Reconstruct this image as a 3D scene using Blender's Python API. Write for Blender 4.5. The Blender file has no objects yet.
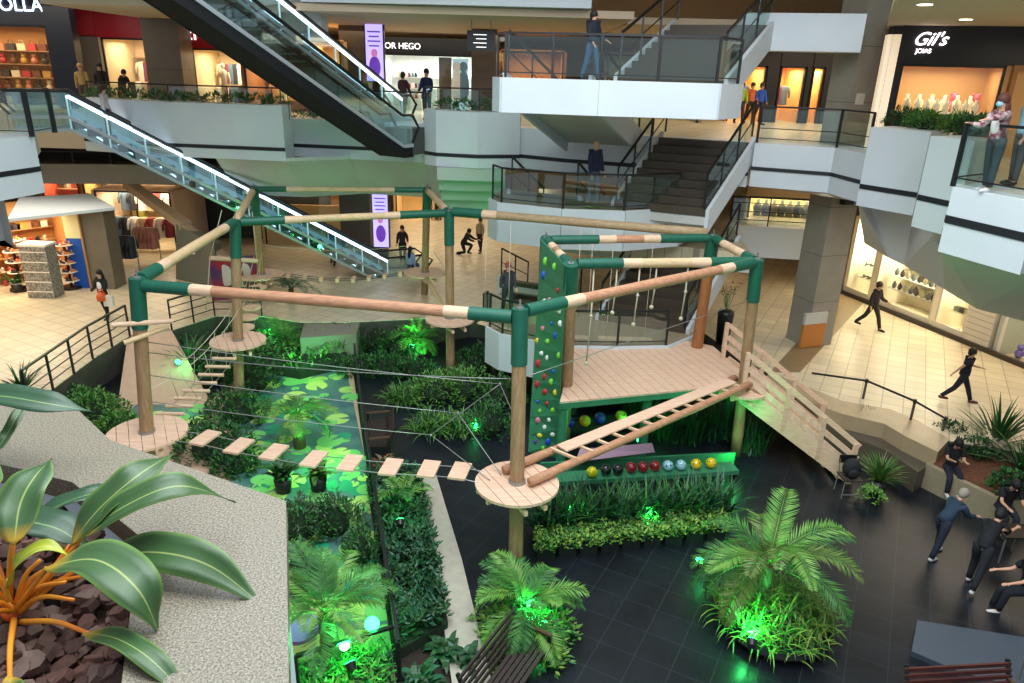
import bpy, bmesh, math, random
from mathutils import Vector, Matrix, Quaternion
random.seed(7)
S = bpy.context.scene
C = S.collection
PI = math.pi

# ------------------------------------------------------------------ camera
CZ = 9.0; F = 720.0; TH = math.radians(20.5); RO = math.radians(1.65)
cf = Vector((0, math.cos(TH), -math.sin(TH)))
cr0 = Vector((1, 0, 0)); cu0 = cr0.cross(cf)
cr = math.cos(RO)*cr0 + math.sin(RO)*cu0
cu = math.cos(RO)*cu0 - math.sin(RO)*cr0
cam = bpy.data.objects.new('camera', bpy.data.cameras.new('camera')); C.objects.link(cam)
m = Matrix((cr, cu, -cf)).transposed().to_4x4(); m.translation = (0, 0, CZ)
cam.matrix_world = m
cam.data.sensor_fit = 'HORIZONTAL'; cam.data.sensor_width = 36; cam.data.lens = F/1024*36
cam.data.clip_start = 0.05; cam.data.clip_end = 300
S.camera = cam

def P(px, py, z):
    """survey a pixel of the photograph onto the level z"""
    d = cf + cr*((px-512)/F) - cu*((py-341.5)/F)
    t = (z-CZ)/d.z
    return Vector((d.x*t, d.y*t, z))
def X(px, Y, z):
    k = (px-512)/F; zc = z-CZ
    a = cr.x - k*cf.x
    b = (cr.y*Y+cr.z*zc) - k*(cf.y*Y+cf.z*zc)
    return Vector((-b/a, Y, z))
def PY(px, py, Y):
    d = cf + cr*((px-512)/F) - cu*((py-341.5)/F)
    t = Y/d.y
    return Vector((d.x*t, Y, CZ+d.z*t))

# ------------------------------------------------------------------ world, exposure, big lights
S.view_settings.view_transform = 'Standard'; S.view_settings.look = 'None'
S.view_settings.gamma = 1; S.view_settings.use_curve_mapping = False
S.view_settings.exposure = 0.08
w = bpy.data.worlds.new('world'); S.world = w; w.use_nodes = True
bg = w.node_tree.nodes['Background']; bg.inputs[0].default_value = (.80, .90, 1, 1); bg.inputs[1].default_value = 0.42

def area(name, loc, size, power, color, rot=(0, 0, 0), sy=None):
    l = bpy.data.lights.new(name, 'AREA'); l.energy = power; l.color = color; l.size = size
    if sy: l.shape = 'RECTANGLE'; l.size_y = sy
    o = bpy.data.objects.new(name, l); C.objects.link(o); o.location = loc; o.rotation_euler = rot
    return o
def point(name, loc, power, color, r=.1):
    l = bpy.data.lights.new(name, 'POINT'); l.energy = power; l.color = color; l.shadow_soft_size = r
    o = bpy.data.objects.new(name, l); C.objects.link(o); o.location = loc
    return o
def spot(name, loc, target, power, color, ang=80, r=.08):
    l = bpy.data.lights.new(name, 'SPOT'); l.energy = power; l.color = color
    l.shadow_soft_size = r; l.spot_size = math.radians(ang); l.spot_blend = .6
    o = bpy.data.objects.new(name, l); C.objects.link(o); o.location = loc
    o.rotation_euler = (Vector(target)-Vector(loc)).to_track_quat('-Z', 'Y').to_euler()
    return o
area('skylight_and_fill', (0, 12, 19), 16, 2900, (.90, .96, 1), sy=14)
area('skylight_and_fill', (2, 4, 16), 10, 2100, (.90, .96, 1), (math.radians(50), 0, 0))  # added frontal fill, tilted to brighten the far walls
WARM = (1, .86, .66)
# ceiling lamps of the walkways, with added fill among them
area('ceiling_and_fill_lamps', (15.5, 21, 5.6), 7, 430, WARM, sy=9)
area('ceiling_and_fill_lamps', (9, 33, 6.6), 10, 520, WARM, sy=8)
area('ceiling_and_fill_lamps', (-3, 36, 4.6), 9, 330, WARM, sy=9)
area('ceiling_and_fill_lamps', (-17, 22, 5.6), 7, 420, WARM, sy=8)
area('ceiling_and_fill_lamps', (-4, 31, 10.3), 12, 260, WARM, sy=4)
area('ceiling_and_fill_lamps', (-19, 27, 10.8), 8, 200, WARM, sy=4)
area('ceiling_and_fill_lamps', (12, 27, 10.3), 9, 260, WARM, sy=7)
area('ceiling_and_fill_lamps', (14, 16, 10.2), 5, 120, WARM, sy=4)
point('ceiling_and_fill_lamps', (9, 33, 11.8), 260, WARM, .6)  # added fill that lightens the dark top ceiling and back wall
point('ceiling_and_fill_lamps', (-6, 33, 12), 160, WARM, .6)
area('ceiling_and_fill_lamps', (15, 30, 10.2), 8, 200, WARM, sy=8)

# ------------------------------------------------------------------ materials
MATS = {}
def lin(c):
    return tuple(((x/12.92) if x <= .04045 else ((x+.055)/1.055)**2.4) for x in c)
def mat(name, rgb, rough=.6, metal=0, noise=0, nscale=8, bump=0, bscale=40, spec=.5, emit=None, es=0, trans=0, coat=0, var=None):
    """rgb in 0-255 display values"""
    if name in MATS: return MATS[name]
    m = bpy.data.materials.new(name); m.use_nodes = True
    nt = m.node_tree; b = nt.nodes['Principled BSDF']
    c = lin([v/255 for v in rgb])
    b.inputs['Base Color'].default_value = (*c, 1)
    b.inputs['Roughness'].default_value = rough; b.inputs['Metallic'].default_value = metal
    b.inputs['Specular IOR Level'].default_value = spec
    if coat: b.inputs['Coat Weight'].default_value = coat
    tc = nt.nodes.new('ShaderNodeTexCoord')
    if noise or var:
        n = nt.nodes.new('ShaderNodeTexNoise'); n.inputs['Scale'].default_value = nscale; n.inputs['Detail'].default_value = 4
        nt.links.new(tc.outputs['Object'], n.inputs['Vector'])
        mx = nt.nodes.new('ShaderNodeMix'); mx.data_type = 'RGBA'
        c2 = lin([v/255 for v in var]) if var else tuple(v*(1-noise) for v in c)
        mx.inputs[6].default_value = (*c, 1); mx.inputs[7].default_value = (*c2, 1)
        rp = nt.nodes.new('ShaderNodeValToRGB'); rp.color_ramp.elements[0].position = .38; rp.color_ramp.elements[1].position = .62
        nt.links.new(n.outputs[0], rp.inputs[0]); nt.links.new(rp.outputs[0], mx.inputs[0])
        nt.links.new(mx.outputs[2], b.inputs['Base Color'])
    if bump:
        n = nt.nodes.new('ShaderNodeTexNoise'); n.inputs['Scale'].default_value = bscale
        nt.links.new(tc.outputs['Object'], n.inputs['Vector'])
        bp = nt.nodes.new('ShaderNodeBump'); bp.inputs['Strength'].default_value = bump; bp.inputs['Distance'].default_value = .02
        nt.links.new(n.outputs[0], bp.inputs['Height']); nt.links.new(bp.outputs[0], b.inputs['Normal'])
    if emit:
        b.inputs['Emission Color'].default_value = (*lin([v/255 for v in emit]), 1); b.inputs['Emission Strength'].default_value = es
    MATS[name] = m
    return m
def tilemat(name, rgb, grout, size, rot, rough, noise=.12, gw=.015, spec=.5, bumpy=0):
    m = mat(name, rgb, rough, noise=noise, nscale=1.2, spec=spec)
    nt = m.node_tree; b = nt.nodes['Principled BSDF']
    src = b.inputs['Base Color'].links[0].from_socket
    tc = [n for n in nt.nodes if n.type == 'TEX_COORD'][0]
    mp = nt.nodes.new('ShaderNodeMapping'); mp.inputs['Rotation'].default_value = (0, 0, math.radians(rot))
    nt.links.new(tc.outputs['Object'], mp.inputs[0])
    br = nt.nodes.new('ShaderNodeTexBrick'); br.offset = 0; br.inputs['Scale'].default_value = 1
    br.inputs['Brick Width'].default_value = size; br.inputs['Row Height'].default_value = size
    br.inputs['Mortar Size'].default_value = gw; br.inputs['Mortar Smooth'].default_value = .3
    br.inputs['Color1'].default_value = (1, 1, 1, 1); br.inputs['Color2'].default_value = (.86, .86, .86, 1)
    nt.links.new(mp.outputs[0], br.inputs[0])
    mul = nt.nodes.new('ShaderNodeMix'); mul.data_type = 'RGBA'; mul.blend_type = 'MULTIPLY'; mul.inputs[0].default_value = 1
    nt.links.new(src, mul.inputs[6]); nt.links.new(br.outputs[0], mul.inputs[7])
    mx = nt.nodes.new('ShaderNodeMix'); mx.data_type = 'RGBA'
    mx.inputs[7].default_value = (*lin([v/255 for v in grout]), 1)
    nt.links.new(mul.outputs[2], mx.inputs[6]); nt.links.new(br.outputs['Fac'], mx.inputs[0])
    nt.links.new(mx.outputs[2], b.inputs['Base Color'])
    return m
def glassmat(name, tint, alpha=.12, rough=.03):
    if name in MATS: return MATS[name]
    m = bpy.data.materials.new(name); m.use_nodes = True; nt = m.node_tree
    for n in list(nt.nodes): nt.nodes.remove(n)
    o = nt.nodes.new('ShaderNodeOutputMaterial'); t = nt.nodes.new('ShaderNodeBsdfTransparent'); g = nt.nodes.new('ShaderNodeBsdfGlossy')
    t.inputs[0].default_value = (*[v for v in tint], 1); g.inputs[1].default_value = rough; g.inputs[0].default_value = (.9, 1, 1, 1)
    mx = nt.nodes.new('ShaderNodeMixShader'); mx.inputs[0].default_value = alpha
    nt.links.new(t.outputs[0], mx.inputs[1]); nt.links.new(g.outputs[0], mx.inputs[2]); nt.links.new(mx.outputs[0], o.inputs[0])
    MATS[name] = m; return m
def woodmat(name, a, b_, scale=(1, 1, 14), rough=.62):
    if name in MATS: return MATS[name]
    m = mat(name, a, rough); nt = m.node_tree; b = nt.nodes['Principled BSDF']
    tc = [n for n in nt.nodes if n.type == 'TEX_COORD'][0]
    mp = nt.nodes.new('ShaderNodeMapping'); mp.inputs['Scale'].default_value = scale
    nt.links.new(tc.outputs['Object'], mp.inputs[0])
    n = nt.nodes.new('ShaderNodeTexNoise'); n.inputs['Scale'].default_value = 2.2; n.inputs['Detail'].default_value = 6; n.inputs['Roughness'].default_value = .65
    nt.links.new(mp.outputs[0], n.inputs[0])
    r = nt.nodes.new('ShaderNodeValToRGB'); r.color_ramp.elements[0].position = .3; r.color_ramp.elements[1].position = .7
    r.color_ramp.elements[0].color = (*lin([v/255 for v in a]), 1); r.color_ramp.elements[1].color = (*lin([v/255 for v in b_]), 1)
    nt.links.new(n.outputs[0], r.inputs[0]); nt.links.new(r.outputs[0], b.inputs['Base Color'])
    return m
WHITE = mat('white_panel', (206, 214, 220), .55, noise=.04, nscale=1)
SOFFIT = mat('grey_soffit', (194, 196, 192), .7, noise=.05, nscale=1)
SOFFITG = mat('pale_soffit', (176, 184, 178), .7)
CEIL = mat('beige_ceiling', (196, 176, 150), .8)
BLACK = mat('black_metal', (22, 24, 27), .4)
BLACKS = mat('black_stripe', (24, 28, 34), .5)
DKGREY = mat('dark_cladding', (46, 48, 50), .5)
TAUPE = mat('taupe_cladding', (110, 100, 86), .45, noise=.1, nscale=3)
BROWNCOL = mat('brown_column_stone', (98, 82, 64), .4, noise=.15, nscale=4)
SLATE = tilemat('dark_slate_tile', (26, 31, 38), (44, 50, 58), .62, 28, .34, noise=.35, gw=.008, spec=.35)
TILE = tilemat('cream_floor_tile', (214, 200, 170), (160, 146, 122), .52, 28, .34, noise=.06, gw=.014)
GLASS = glassmat('railing_glass', (.86, .93, .92), .09)
GLASSB = glassmat('escalator_glass', (.84, .95, .97), .2)
SHOPGL = glassmat('shop_glass', (.96, .97, .95), .05)
WOODP = woodmat('pine_board', (230, 198, 172), (206, 166, 138), (1, 12, 1))
WOODB = woodmat('pale_pine_board', (232, 202, 172), (206, 168, 134), (2, 2, 14))
LOG = woodmat('weathered_log', (176, 142, 104), (134, 102, 72), (9, 9, 1))
LOGP = woodmat('pink_brown_log', (200, 150, 116), (160, 112, 82), (1, 9, 9))
LOGY = woodmat('pale_log', (222, 196, 154), (190, 158, 116), (1, 9, 9))
GREENS = mat('green_sleeve', (20, 92, 72), .5, noise=.1, nscale=6)
GREENP = mat('green_paint_and_lamplight', (52, 124, 88), .55, noise=.15, nscale=5)
ROPE = mat('pale_rope', (200, 190, 165), .8)
CABLE = mat('steel_cable', (150, 152, 150), .4, metal=.6)
LEAFD = mat('leaf_dark', (20, 58, 26), .5, var=(34, 80, 36), nscale=3)
LEAFM = mat('leaf_mid', (36, 96, 38), .5, var=(66, 124, 48), nscale=4)
LEAFL = mat('leaf_light', (80, 136, 50), .5, var=(112, 154, 66), nscale=5)
LEAFB = mat('leaf_blue_green', (24, 72, 48), .45, var=(42, 96, 66), nscale=4)
TRUNK = mat('palm_trunk', (92, 66, 44), .9, noise=.4, nscale=20, bump=.6)
SOIL = mat('soil', (50, 38, 30), .95, noise=.4, nscale=20)
POT = mat('black_pot', (26, 28, 30), .5)
CONC = mat('pale_stone', (178, 172, 156), .7, noise=.12, nscale=6)

# ------------------------------------------------------------------ mesh builder
class MB:
    def __init__(s): s.v = []; s.f = []; s.m = []; s.mi = 0; s.smooth = []; s.sm = False
    def add(s, vs, fs):
        o = len(s.v); s.v += [tuple(v) for v in vs]
        for f in fs: s.f.append([i+o for i in f]); s.m.append(s.mi); s.smooth.append(s.sm)
        return s
    def box(s, c, d, rz=0, M_=None):
        hx, hy, hz = d[0]/2, d[1]/2, d[2]/2
        vs = [Vector((x, y, z)) for z in (-hz, hz) for x, y in ((-hx, -hy), (hx, -hy), (hx, hy), (-hx, hy))]
        R = M_ or Matrix.Rotation(rz, 3, 'Z')
        vs = [R @ v + Vector(c) for v in vs]
        return s.add(vs, [(3, 2, 1, 0), (4, 5, 6, 7), (0, 1, 5, 4), (1, 2, 6, 5), (2, 3, 7, 6), (3, 0, 4, 7)])
    def bar(s, a, b, w, h=None, up=(0, 0, 1)):
        a = Vector(a); b = Vector(b); h = h or w; d = b-a; L = d.length
        if L < 1e-6: return s
        d.normalize(); u = Vector(up); r = d.cross(u)
        if r.length < 1e-4: r = d.cross(Vector((0, 1, 0)))
        r.normalize(); u = r.cross(d)
        return s.box((a+b)/2, (L, w, h), M_=Matrix((d, -r, u)).transposed())
    def cyl(s, a, b, r0, r1=None, n=12, cap=True):
        a = Vector(a); b = Vector(b); r1 = r0 if r1 is None else r1
        d = (b-a).normalized(); x = d.orthogonal().normalized(); y = d.cross(x)
        vs = [a+(x*math.cos(2*PI*i/n)+y*math.sin(2*PI*i/n))*r0 for i in range(n)] + [b+(x*math.cos(2*PI*i/n)+y*math.sin(2*PI*i/n))*r1 for i in range(n)]
        s.sm = True; s.add(vs, [(i, (i+1) % n, n+(i+1) % n, n+i) for i in range(n)]); s.sm = False
        if cap: s.add(vs[:n], [tuple(range(n-1, -1, -1))]); s.add(vs[n:], [tuple(range(n))])
        return s
    def tube(s, pts, r, n=8):
        pts = [Vector(p) for p in pts]; k = len(pts); rs = r if isinstance(r, (list, tuple)) else [r]*k
        vs = []; x = None
        for i, p in enumerate(pts):
            d = (pts[min(i+1, k-1)]-pts[max(i-1, 0)]).normalized()
            if x is None: x = d.orthogonal().normalized()
            else: x = (x - d*x.dot(d)).normalized()
            y = d.cross(x)
            vs += [p+(x*math.cos(2*PI*j/n)+y*math.sin(2*PI*j/n))*rs[i] for j in range(n)]
        s.sm = True
        s.add(vs, [(i*n+j, i*n+(j+1) % n, (i+1)*n+(j+1) % n, (i+1)*n+j) for i in range(k-1) for j in range(n)] + [tuple(range(n-1, -1, -1)), tuple(range((k-1)*n, k*n))])
        s.sm = False; return s
    def prism(s, poly, z0, z1):
        n = len(poly)
        g0 = (lambda i: z0[i]) if isinstance(z0, (list, tuple)) else (lambda i: z0)
        g1 = (lambda i: z1[i]) if isinstance(z1, (list, tuple)) else (lambda i: z1)
        # keep counter-clockwise
        A = sum(poly[i][0]*poly[(i+1) % n][1]-poly[(i+1) % n][0]*poly[i][1] for i in range(n))
        idx = list(range(n)) if A > 0 else list(range(n-1, -1, -1))
        vs = [(poly[i][0], poly[i][1], g0(i)) for i in idx] + [(poly[i][0], poly[i][1], g1(i)) for i in idx]
        return s.add(vs, [tuple(range(n-1, -1, -1)), tuple(range(n, 2*n))] + [(i, (i+1) % n, n+(i+1) % n, n+i) for i in range(n)])
    def slab(s, quad, off):
        """solid from a planar-ish polygon and an offset vector"""
        n = len(quad); off = Vector(off); q = [Vector(p) for p in quad]
        return s.add(q+[p+off for p in q], [tuple(range(n-1, -1, -1)), tuple(range(n, 2*n))] + [(i, (i+1) % n, n+(i+1) % n, n+i) for i in range(n)])
    def ball(s, c, r, n=12, k=8, sc=(1, 1, 1)):
        c = Vector(c); vs = [c+Vector((0, 0, -r*sc[2]))]
        for j in range(1, k):
            t = -PI/2+PI*j/k
            vs += [c+Vector((math.cos(t)*math.cos(2*PI*i/n)*r*sc[0], math.cos(t)*math.sin(2*PI*i/n)*r*sc[1], math.sin(t)*r*sc[2])) for i in range(n)]
        vs.append(c+Vector((0, 0, r*sc[2])))
        fs = [(0, 1+(i+1) % n, 1+i) for i in range(n)]
        for j in range(k-2): fs += [(1+j*n+i, 1+j*n+(i+1) % n, 1+(j+1)*n+(i+1) % n, 1+(j+1)*n+i) for i in range(n)]
        T = len(vs)-1; fs += [(T-n+i, T-n+(i+1) % n, T) for i in range(n)]
        s.sm = True; s.add(vs, fs); s.sm = False; return s
    def build(s, name, mats, parent=None, local=False):
        me = bpy.data.meshes.new(name); me.from_pydata(s.v, [], s.f)
        for mm in (mats if isinstance(mats, (list, tuple)) else [mats]): me.materials.append(mm)
        me.polygons.foreach_set('material_index', s.m); me.polygons.foreach_set('use_smooth', s.smooth); me.update()
        o = bpy.data.objects.new(name, me); C.objects.link(o)
        if parent:
            o.parent = parent
            if not local: o.location = -wloc(parent)
        return o
def wloc(o):
    l = Vector((0, 0, 0))
    while o: l += o.location; o = o.parent
    return l
def thing(name, label, cat, loc=(0, 0, 0), group=None):
    o = bpy.data.objects.new(name, None); o.empty_display_size = .1; C.objects.link(o); o.location = loc
    o['label'] = label; o['category'] = cat
    if group: o['group'] = group
    return o
def tag(o, label=None, cat=None, group=None, kind=None):
    if label: o['label'] = label
    if cat: o['category'] = cat
    if group: o['group'] = group
    if kind: o['kind'] = kind
    return o
def struct(name, mb, mats): return tag(mb.build(name, mats), kind='structure')
def dup(root, loc=None, rz=None, label=None, group=None, sc=None):
    def cp(o, par):
        c = o.copy(); C.objects.link(c)
        if par: c.parent = par
        for ch in KIDS.get(o.name, None) or [x for x in o.children]: cp(ch, c)
        return c
    r = cp(root, None)
    if loc is not None: r.location = loc
    if rz is not None: r.rotation_euler = (0, 0, rz)
    if sc: r.scale = (sc, sc, sc)
    if label: r['label'] = label
    if group: r['group'] = group
    return r
KIDS = {}
def text(body, loc, size, rot, m, name, parent=None, shear=0, ext=.01, align='LEFT'):
    cu_ = bpy.data.curves.new('t', 'FONT'); cu_.body = body; cu_.size = size; cu_.extrude = ext; cu_.shear = shear; cu_.align_x = align
    t = bpy.data.objects.new('t', cu_); C.objects.link(t)
    dg = bpy.context.evaluated_depsgraph_get(); me = bpy.data.meshes.new_from_object(t.evaluated_get(dg))
    bpy.data.objects.remove(t)
    me.materials.clear(); me.materials.append(m)
    o = bpy.data.objects.new(name, me); C.objects.link(o); o.location = loc; o.rotation_euler = rot
    if parent: o.parent = parent; o.location = Vector(loc)-wloc(parent)
    return o

# ------------------------------------------------------------------ levels
GZ, L1, L2, L3 = .95, 4.1, 7.25, 10.4
LA, LB, LC = 1.95, 5.35, 8.85     # stair landings

# ------------------------------------------------------------------ floors
b = MB(); b.prism([(-24, 2), (24, 2), (24, 30), (-24, 30)], -.3, 0); struct('floor', b, SLATE)
gb = [(0, 412), (35, 402), (95, 357), (132, 334), (172, 330), (215, 316), (262, 316), (300, 322), (345, 322), (430, 318), (470, 312)]
pts = [P(x, y, GZ) for x, y in gb] + [Vector((.5, 24.2, 0)), Vector((6.3, 23.6, 0))]
pts += [P(x, y, GZ) for x, y in [(722, 345), (770, 374), (843, 403), (890, 410), (917, 422), (950, 441), (1000, 448), (1023, 452)]]
pts += [Vector((40, 12, 0)), Vector((40, 60, 0)), Vector((-45, 60, 0)), Vector((-45, 13, 0))]
b = MB(); b.prism([(p.x, p.y) for p in pts], 0, GZ-.03); struct('floor', b, mat('sunken_court_wall_stone', (70, 68, 62), .6, noise=.2, nscale=3))
b = MB(); b.prism([(p.x, p.y) for p in pts], GZ-.03, GZ); struct('floor', b, TILE)
# tan border band and lower step along the right of the sunken court
BAND = mat('tan_border_tile', (166, 146, 116), .35, noise=.08, nscale=3)
def band(pxs, pxs2, z0, z1, m_, name='trim_1'):
    b = MB(); q = [P(x, y, z1) for x, y in pxs] + [P(x, y, z1) for x, y in reversed(pxs2)]
    b.prism([(p.x, p.y) for p in q], z0, z1); return struct(name, b, m_)
band([(770, 372), (843, 401), (890, 409), (917, 420), (950, 439)], [(760, 385), (843, 414), (885, 424), (905, 436), (938, 452)], .0, GZ+.004, BAND)
band([(790, 390), (862, 424), (900, 440), (935, 462)], [(780, 402), (850, 436), (885, 450), (918, 472)], .0, .55, mat('dark_step_tile', (84, 76, 64), .4), 'trim_2')
band([(824, 424), (862, 440), (900, 458), (925, 470)], [(822, 429), (858, 446), (896, 464), (921, 476)], .0, .06, mat('drain_grating', (150, 150, 146), .5), 'trim_3')
# taupe floor strip running past the tall column
b = MB(); q = [P(x, y, GZ+.01) for x, y in [(842, 292), (866, 300), (800, 372), (770, 372)]]
b.prism([(p.x, p.y) for p in q], GZ-.02, GZ+.008); struct('trim_4', b, mat('taupe_floor_tile', (132, 112, 82), .35, noise=.1))
# slope down from the left walkway to the sunken garden
PINK = mat('salmon_paving', (206, 172, 146), .6, noise=.08, nscale=5)
q = [P(128, 333, GZ), P(172, 331, GZ), P(212, 405, .0), P(118, 405, .0)]
b = MB(); b.prism([(p.x, p.y) for p in q], [-.02]*4, [GZ, GZ, .02, .02]); struct('floor', b, PINK)
# garden paving (salmon) with the printed lily pads
q = [P(x, y, 0) for x, y in [(118, 405), (212, 400), (240, 375), (343, 345), (352, 365), (397, 690), (200, 740), (60, 600)]]
b = MB(); b.prism([(p.x, p.y) for p in q], -.05, .012); struct('floor', b, PINK)
q = [P(x, y, 0) for x, y in [(240, 378), (346, 368), (378, 520), (395, 683), (300, 700), (220, 560), (232, 470)]]
b = MB(); b.prism([(p.x, p.y) for p in q], -.04, .016)
q = [P(x, y, 0) for x, y in [(150, 392), (196, 392), (210, 412), (196, 440), (130, 440), (120, 420)]]
b.prism([(p.x, p.y) for p in q], -.04, .016)
struct('floor', b, mat('teal_water_print', (92, 132, 122), .4, var=(64, 104, 108), nscale=1.2))
b = MB()
PADM = [mat('pad_lime', (170, 214, 110), .45), mat('pad_green', (120, 200, 110), .45), mat('pad_teal', (40, 150, 110), .45), mat('pad_yellow', (196, 216, 120), .45)]
def inpoly(x, y, poly):
    c = False; n = len(poly)
    for i in range(n):
        x1, y1 = poly[i]; x2, y2 = poly[(i+1) % n]
        if (y1 > y) != (y2 > y) and x < (x2-x1)*(y-y1)/(y2-y1)+x1: c = not c
    return c
rr = random.Random(3); zz = .018
PADREG = [[(240, 380), (345, 370), (378, 520), (392, 660), (300, 690), (225, 560), (232, 470)], [(152, 392), (198, 392), (210, 412), (196, 440), (135, 440), (122, 420)]]
cnt = 0
while cnt < 260:
    px = rr.uniform(120, 400); py = rr.uniform(368, 690)
    if not any(inpoly(px, py, r_) for r_ in PADREG): continue
    c = P(px, py, 0); R_ = rr.uniform(.12, .34); a0 = rr.uniform(0, 6.28)
    zz += .00003; b.mi = rr.choice([0, 0, 1, 1, 2, 3])
    vs = [(c.x, c.y, zz)] + [(c.x+math.cos(a0+.25+i*5.8/14)*R_, c.y+math.sin(a0+.25+i*5.8/14)*R_, zz) for i in range(15)]
    b.add(vs, [tuple(range(16))]); cnt += 1
tag(b.build('lily_pad_print', PADM), 'lime and teal lily pads printed on the garden floor', 'floor print', kind='stuff')
# round pond print
pc = P(302, 628, 0)
b = MB()
for r_, z_, mi in ((.52, .030, 0), (.44, .032, 1), (.36, .034, 2)):
    b.mi = mi; n = 40
    b.add([(pc.x+math.cos(2*PI*i/n)*r_*.8, pc.y+math.sin(2*PI*i/n)*r_, z_) for i in range(n)], [tuple(range(n))])
tag(b.build('pond_print', [mat('pad_yellow', (0, 0, 0)), mat('pond_edge', (96, 74, 110), .5), mat('pond_water', (150, 170, 222), .35)]), 'pale blue oval pond with a violet and yellow rim printed on the garden floor', 'floor print')
# stone curb along the hedge strip
q = [P(x, y, .16) for x, y in [(418, 474), (436, 474), (462, 560), (492, 683), (504, 730), (455, 730), (452, 683), (440, 600)]]
b = MB(); b.prism([(p.x, p.y) for p in q], -.01, .16); struct('trim_5', b, CONC)
q = [P(x, y, .08) for x, y in [(366, 478), (420, 474), (442, 600), (452, 700), (400, 700)]]
b = MB(); b.prism([(p.x, p.y) for p in q], -.01, .08); struct('trim_6', b, SOIL)

# ------------------------------------------------------------------ balconies, soffits, ceilings
def wall(pl, z0, z1, back, name, m_):
    b = MB(); q = [(p.x, p.y) for p in pl] + [(p.x+back[0], p.y+back[1]) for p in reversed(pl)]
    b.prism(q, z0, z1); return struct(name, b, m_)
def stripe(pl, z0, z1, off, name='trim_7'):
    b = MB(); q = [(p.x+off[0], p.y+off[1]) for p in pl] + [(p.x-off[0]*2, p.y-off[1]*2) for p in reversed(pl)]
    b.prism(q, z0, z1); return struct(name, b, BLACKS)
# upper shopping level, far side: left planter, recess, centre planter
pl = [X(78, 26.5, 7.6), X(160, 25.5, 7.6), X(282, 25, 7.6)]
wall(pl, 5.95, 7.75, (0, 1.0), 'wall_left', WHITE); stripe(pl, 6.28, 6.40, (0, -.02))
pl2 = [X(282, 26.6, 7), X(350, 26.2, 7), X(424, 25.8, 7)]
wall(pl2, 5.95, L2, (0, 1.0), 'wall_back', WHITE); stripe(pl2, 6.28, 6.40, (0, -.02))
pl3 = [X(424, 25.4, 7), X(436, 24.9, 7), X(478, 24.6, 7), X(520, 25.0, 7)]
wall(pl3, 5.95, 7.75, (0, 1.0), 'wall_back', WHITE); stripe(pl3, 6.28, 6.40, (0, -.02))
pl4 = [X(510, 25.4, 7), Vector((1.5, 24.2, 0)), Vector((4.2, 23.2, 0)), Vector((6.9, 22.0, 0))]
wall(pl4, 5.95, L2, (0, .8), 'wall_back', WHITE); stripe(pl4, 6.28, 6.40, (0, -.02))
# L2 floor slab far
q = [(p.x, p.y+.3) for p in pl+pl2+pl3+pl4] + [(8.9, 21.2), (9.4, 20), (12, 18), (30, 16), (34, 46), (-40, 46), (-40, 27)]
b = MB(); b.prism(q, 6.6, L2-.002); struct('floor', b, TILE)
b = MB(); b.prism(q, 5.97, 6.59); struct('ceiling', b, CEIL)
# sloping soffit under the far side (front bottom edge back to the shops' heads)
def soffit(front, back, name='ceiling', m_=SOFFIT, th=.12):
    b = MB()
    for i in range(len(front)-1):
        b.slab([front[i], front[i+1], back[i+1], back[i]], (0, .0, th))
    return struct(name, b, m_)
fr = [Vector((p.x, p.y+.02, 5.95)) for p in [X(215, 25.3, 6)] + [pl[-1]] + pl2[1:] + [X(436, 25, 6)]]
soffit(fr, [Vector((p.x*1.02, p.y+2.4, 4.35)) for p in fr])
# stepped soffit panels under the centre planter (catch green light)
for i in range(4):
    z1 = 5.94-i*.42; y0 = 24.7+i*.55
    a = X(437+i*2, y0, z1); c = X(505, y0, z1)
    b = MB(); b.prism([(a.x, a.y), (c.x, c.y), (c.x, c.y+1.6), (a.x, a.y+1.6)], z1-.42, z1); struct('ceiling', b, SOFFITG)
# right side blocks
a0, a1, a2 = P(755, 143, L2), P(835, 148, L2), P(866, 154, L2)
blk1 = [a0, a1, a2]
wall(blk1, 6.0, L2, (.9, .75), 'wall_right', WHITE); stripe(blk1, 6.48, 6.58, (-.02, -.025))
blk2 = [P(871, 127, 7.95), P(931, 132, 7.95)]
wall(blk2, 5.98, 7.95, (.95, .75), 'wall_right', WHITE); stripe(blk2, 6.42, 6.54, (-.015, -.025))
blk3 = [P(931, 136, 7.95), P(975, 141, 7.95)]
wall(blk3, 5.98, 7.95, (1.0, .6), 'wall_right', WHITE); stripe(blk3, 6.58, 6.70, (-.015, -.025))
blk4 = [P(953, 187, L2), P(1040, 203, L2)]
wall(blk4, 6.05, L2, (1.1, .9), 'wall_right', WHITE); stripe(blk4, 6.6, 6.74, (-.01, -.03))
q = [(a2.x+.2, a2.y+.2), (blk2[0].x+.8, blk2[0].y+.6), (blk2[1].x+.6, blk2[1].y+.1), (blk3[0].x+.8, blk3[0].y+.4), (blk3[1].x+.6, blk3[1].y+.2), (blk4[0].x+.9, blk4[0].y+.6), (blk4[1].x+.5, blk4[1].y+.2), (11, 8), (30, 8), (30, 20), (11, 21)]
b = MB(); b.prism(q, 6.6, L2-.004); struct('floor', b, TILE)
SOFR = mat('right_soffit', (200, 200, 198), .7)
sf = [blk1[2], P(866, 200, 6), P(914, 209, 6), P(940, 228, 6), P(940, 247, 6), P(1040, 276, 6)]
sf = [Vector((p.x+.05, p.y+.05, 6.02)) for p in sf]
sb = [P(864, 243, 4.6), P(889, 258, 4.5), P(904, 265, 4.4), P(945, 290, 4.3), P(977, 309, 4.2), P(1050, 328, 4.1)]
soffit(sf, sb, m_=SOFR)
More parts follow.
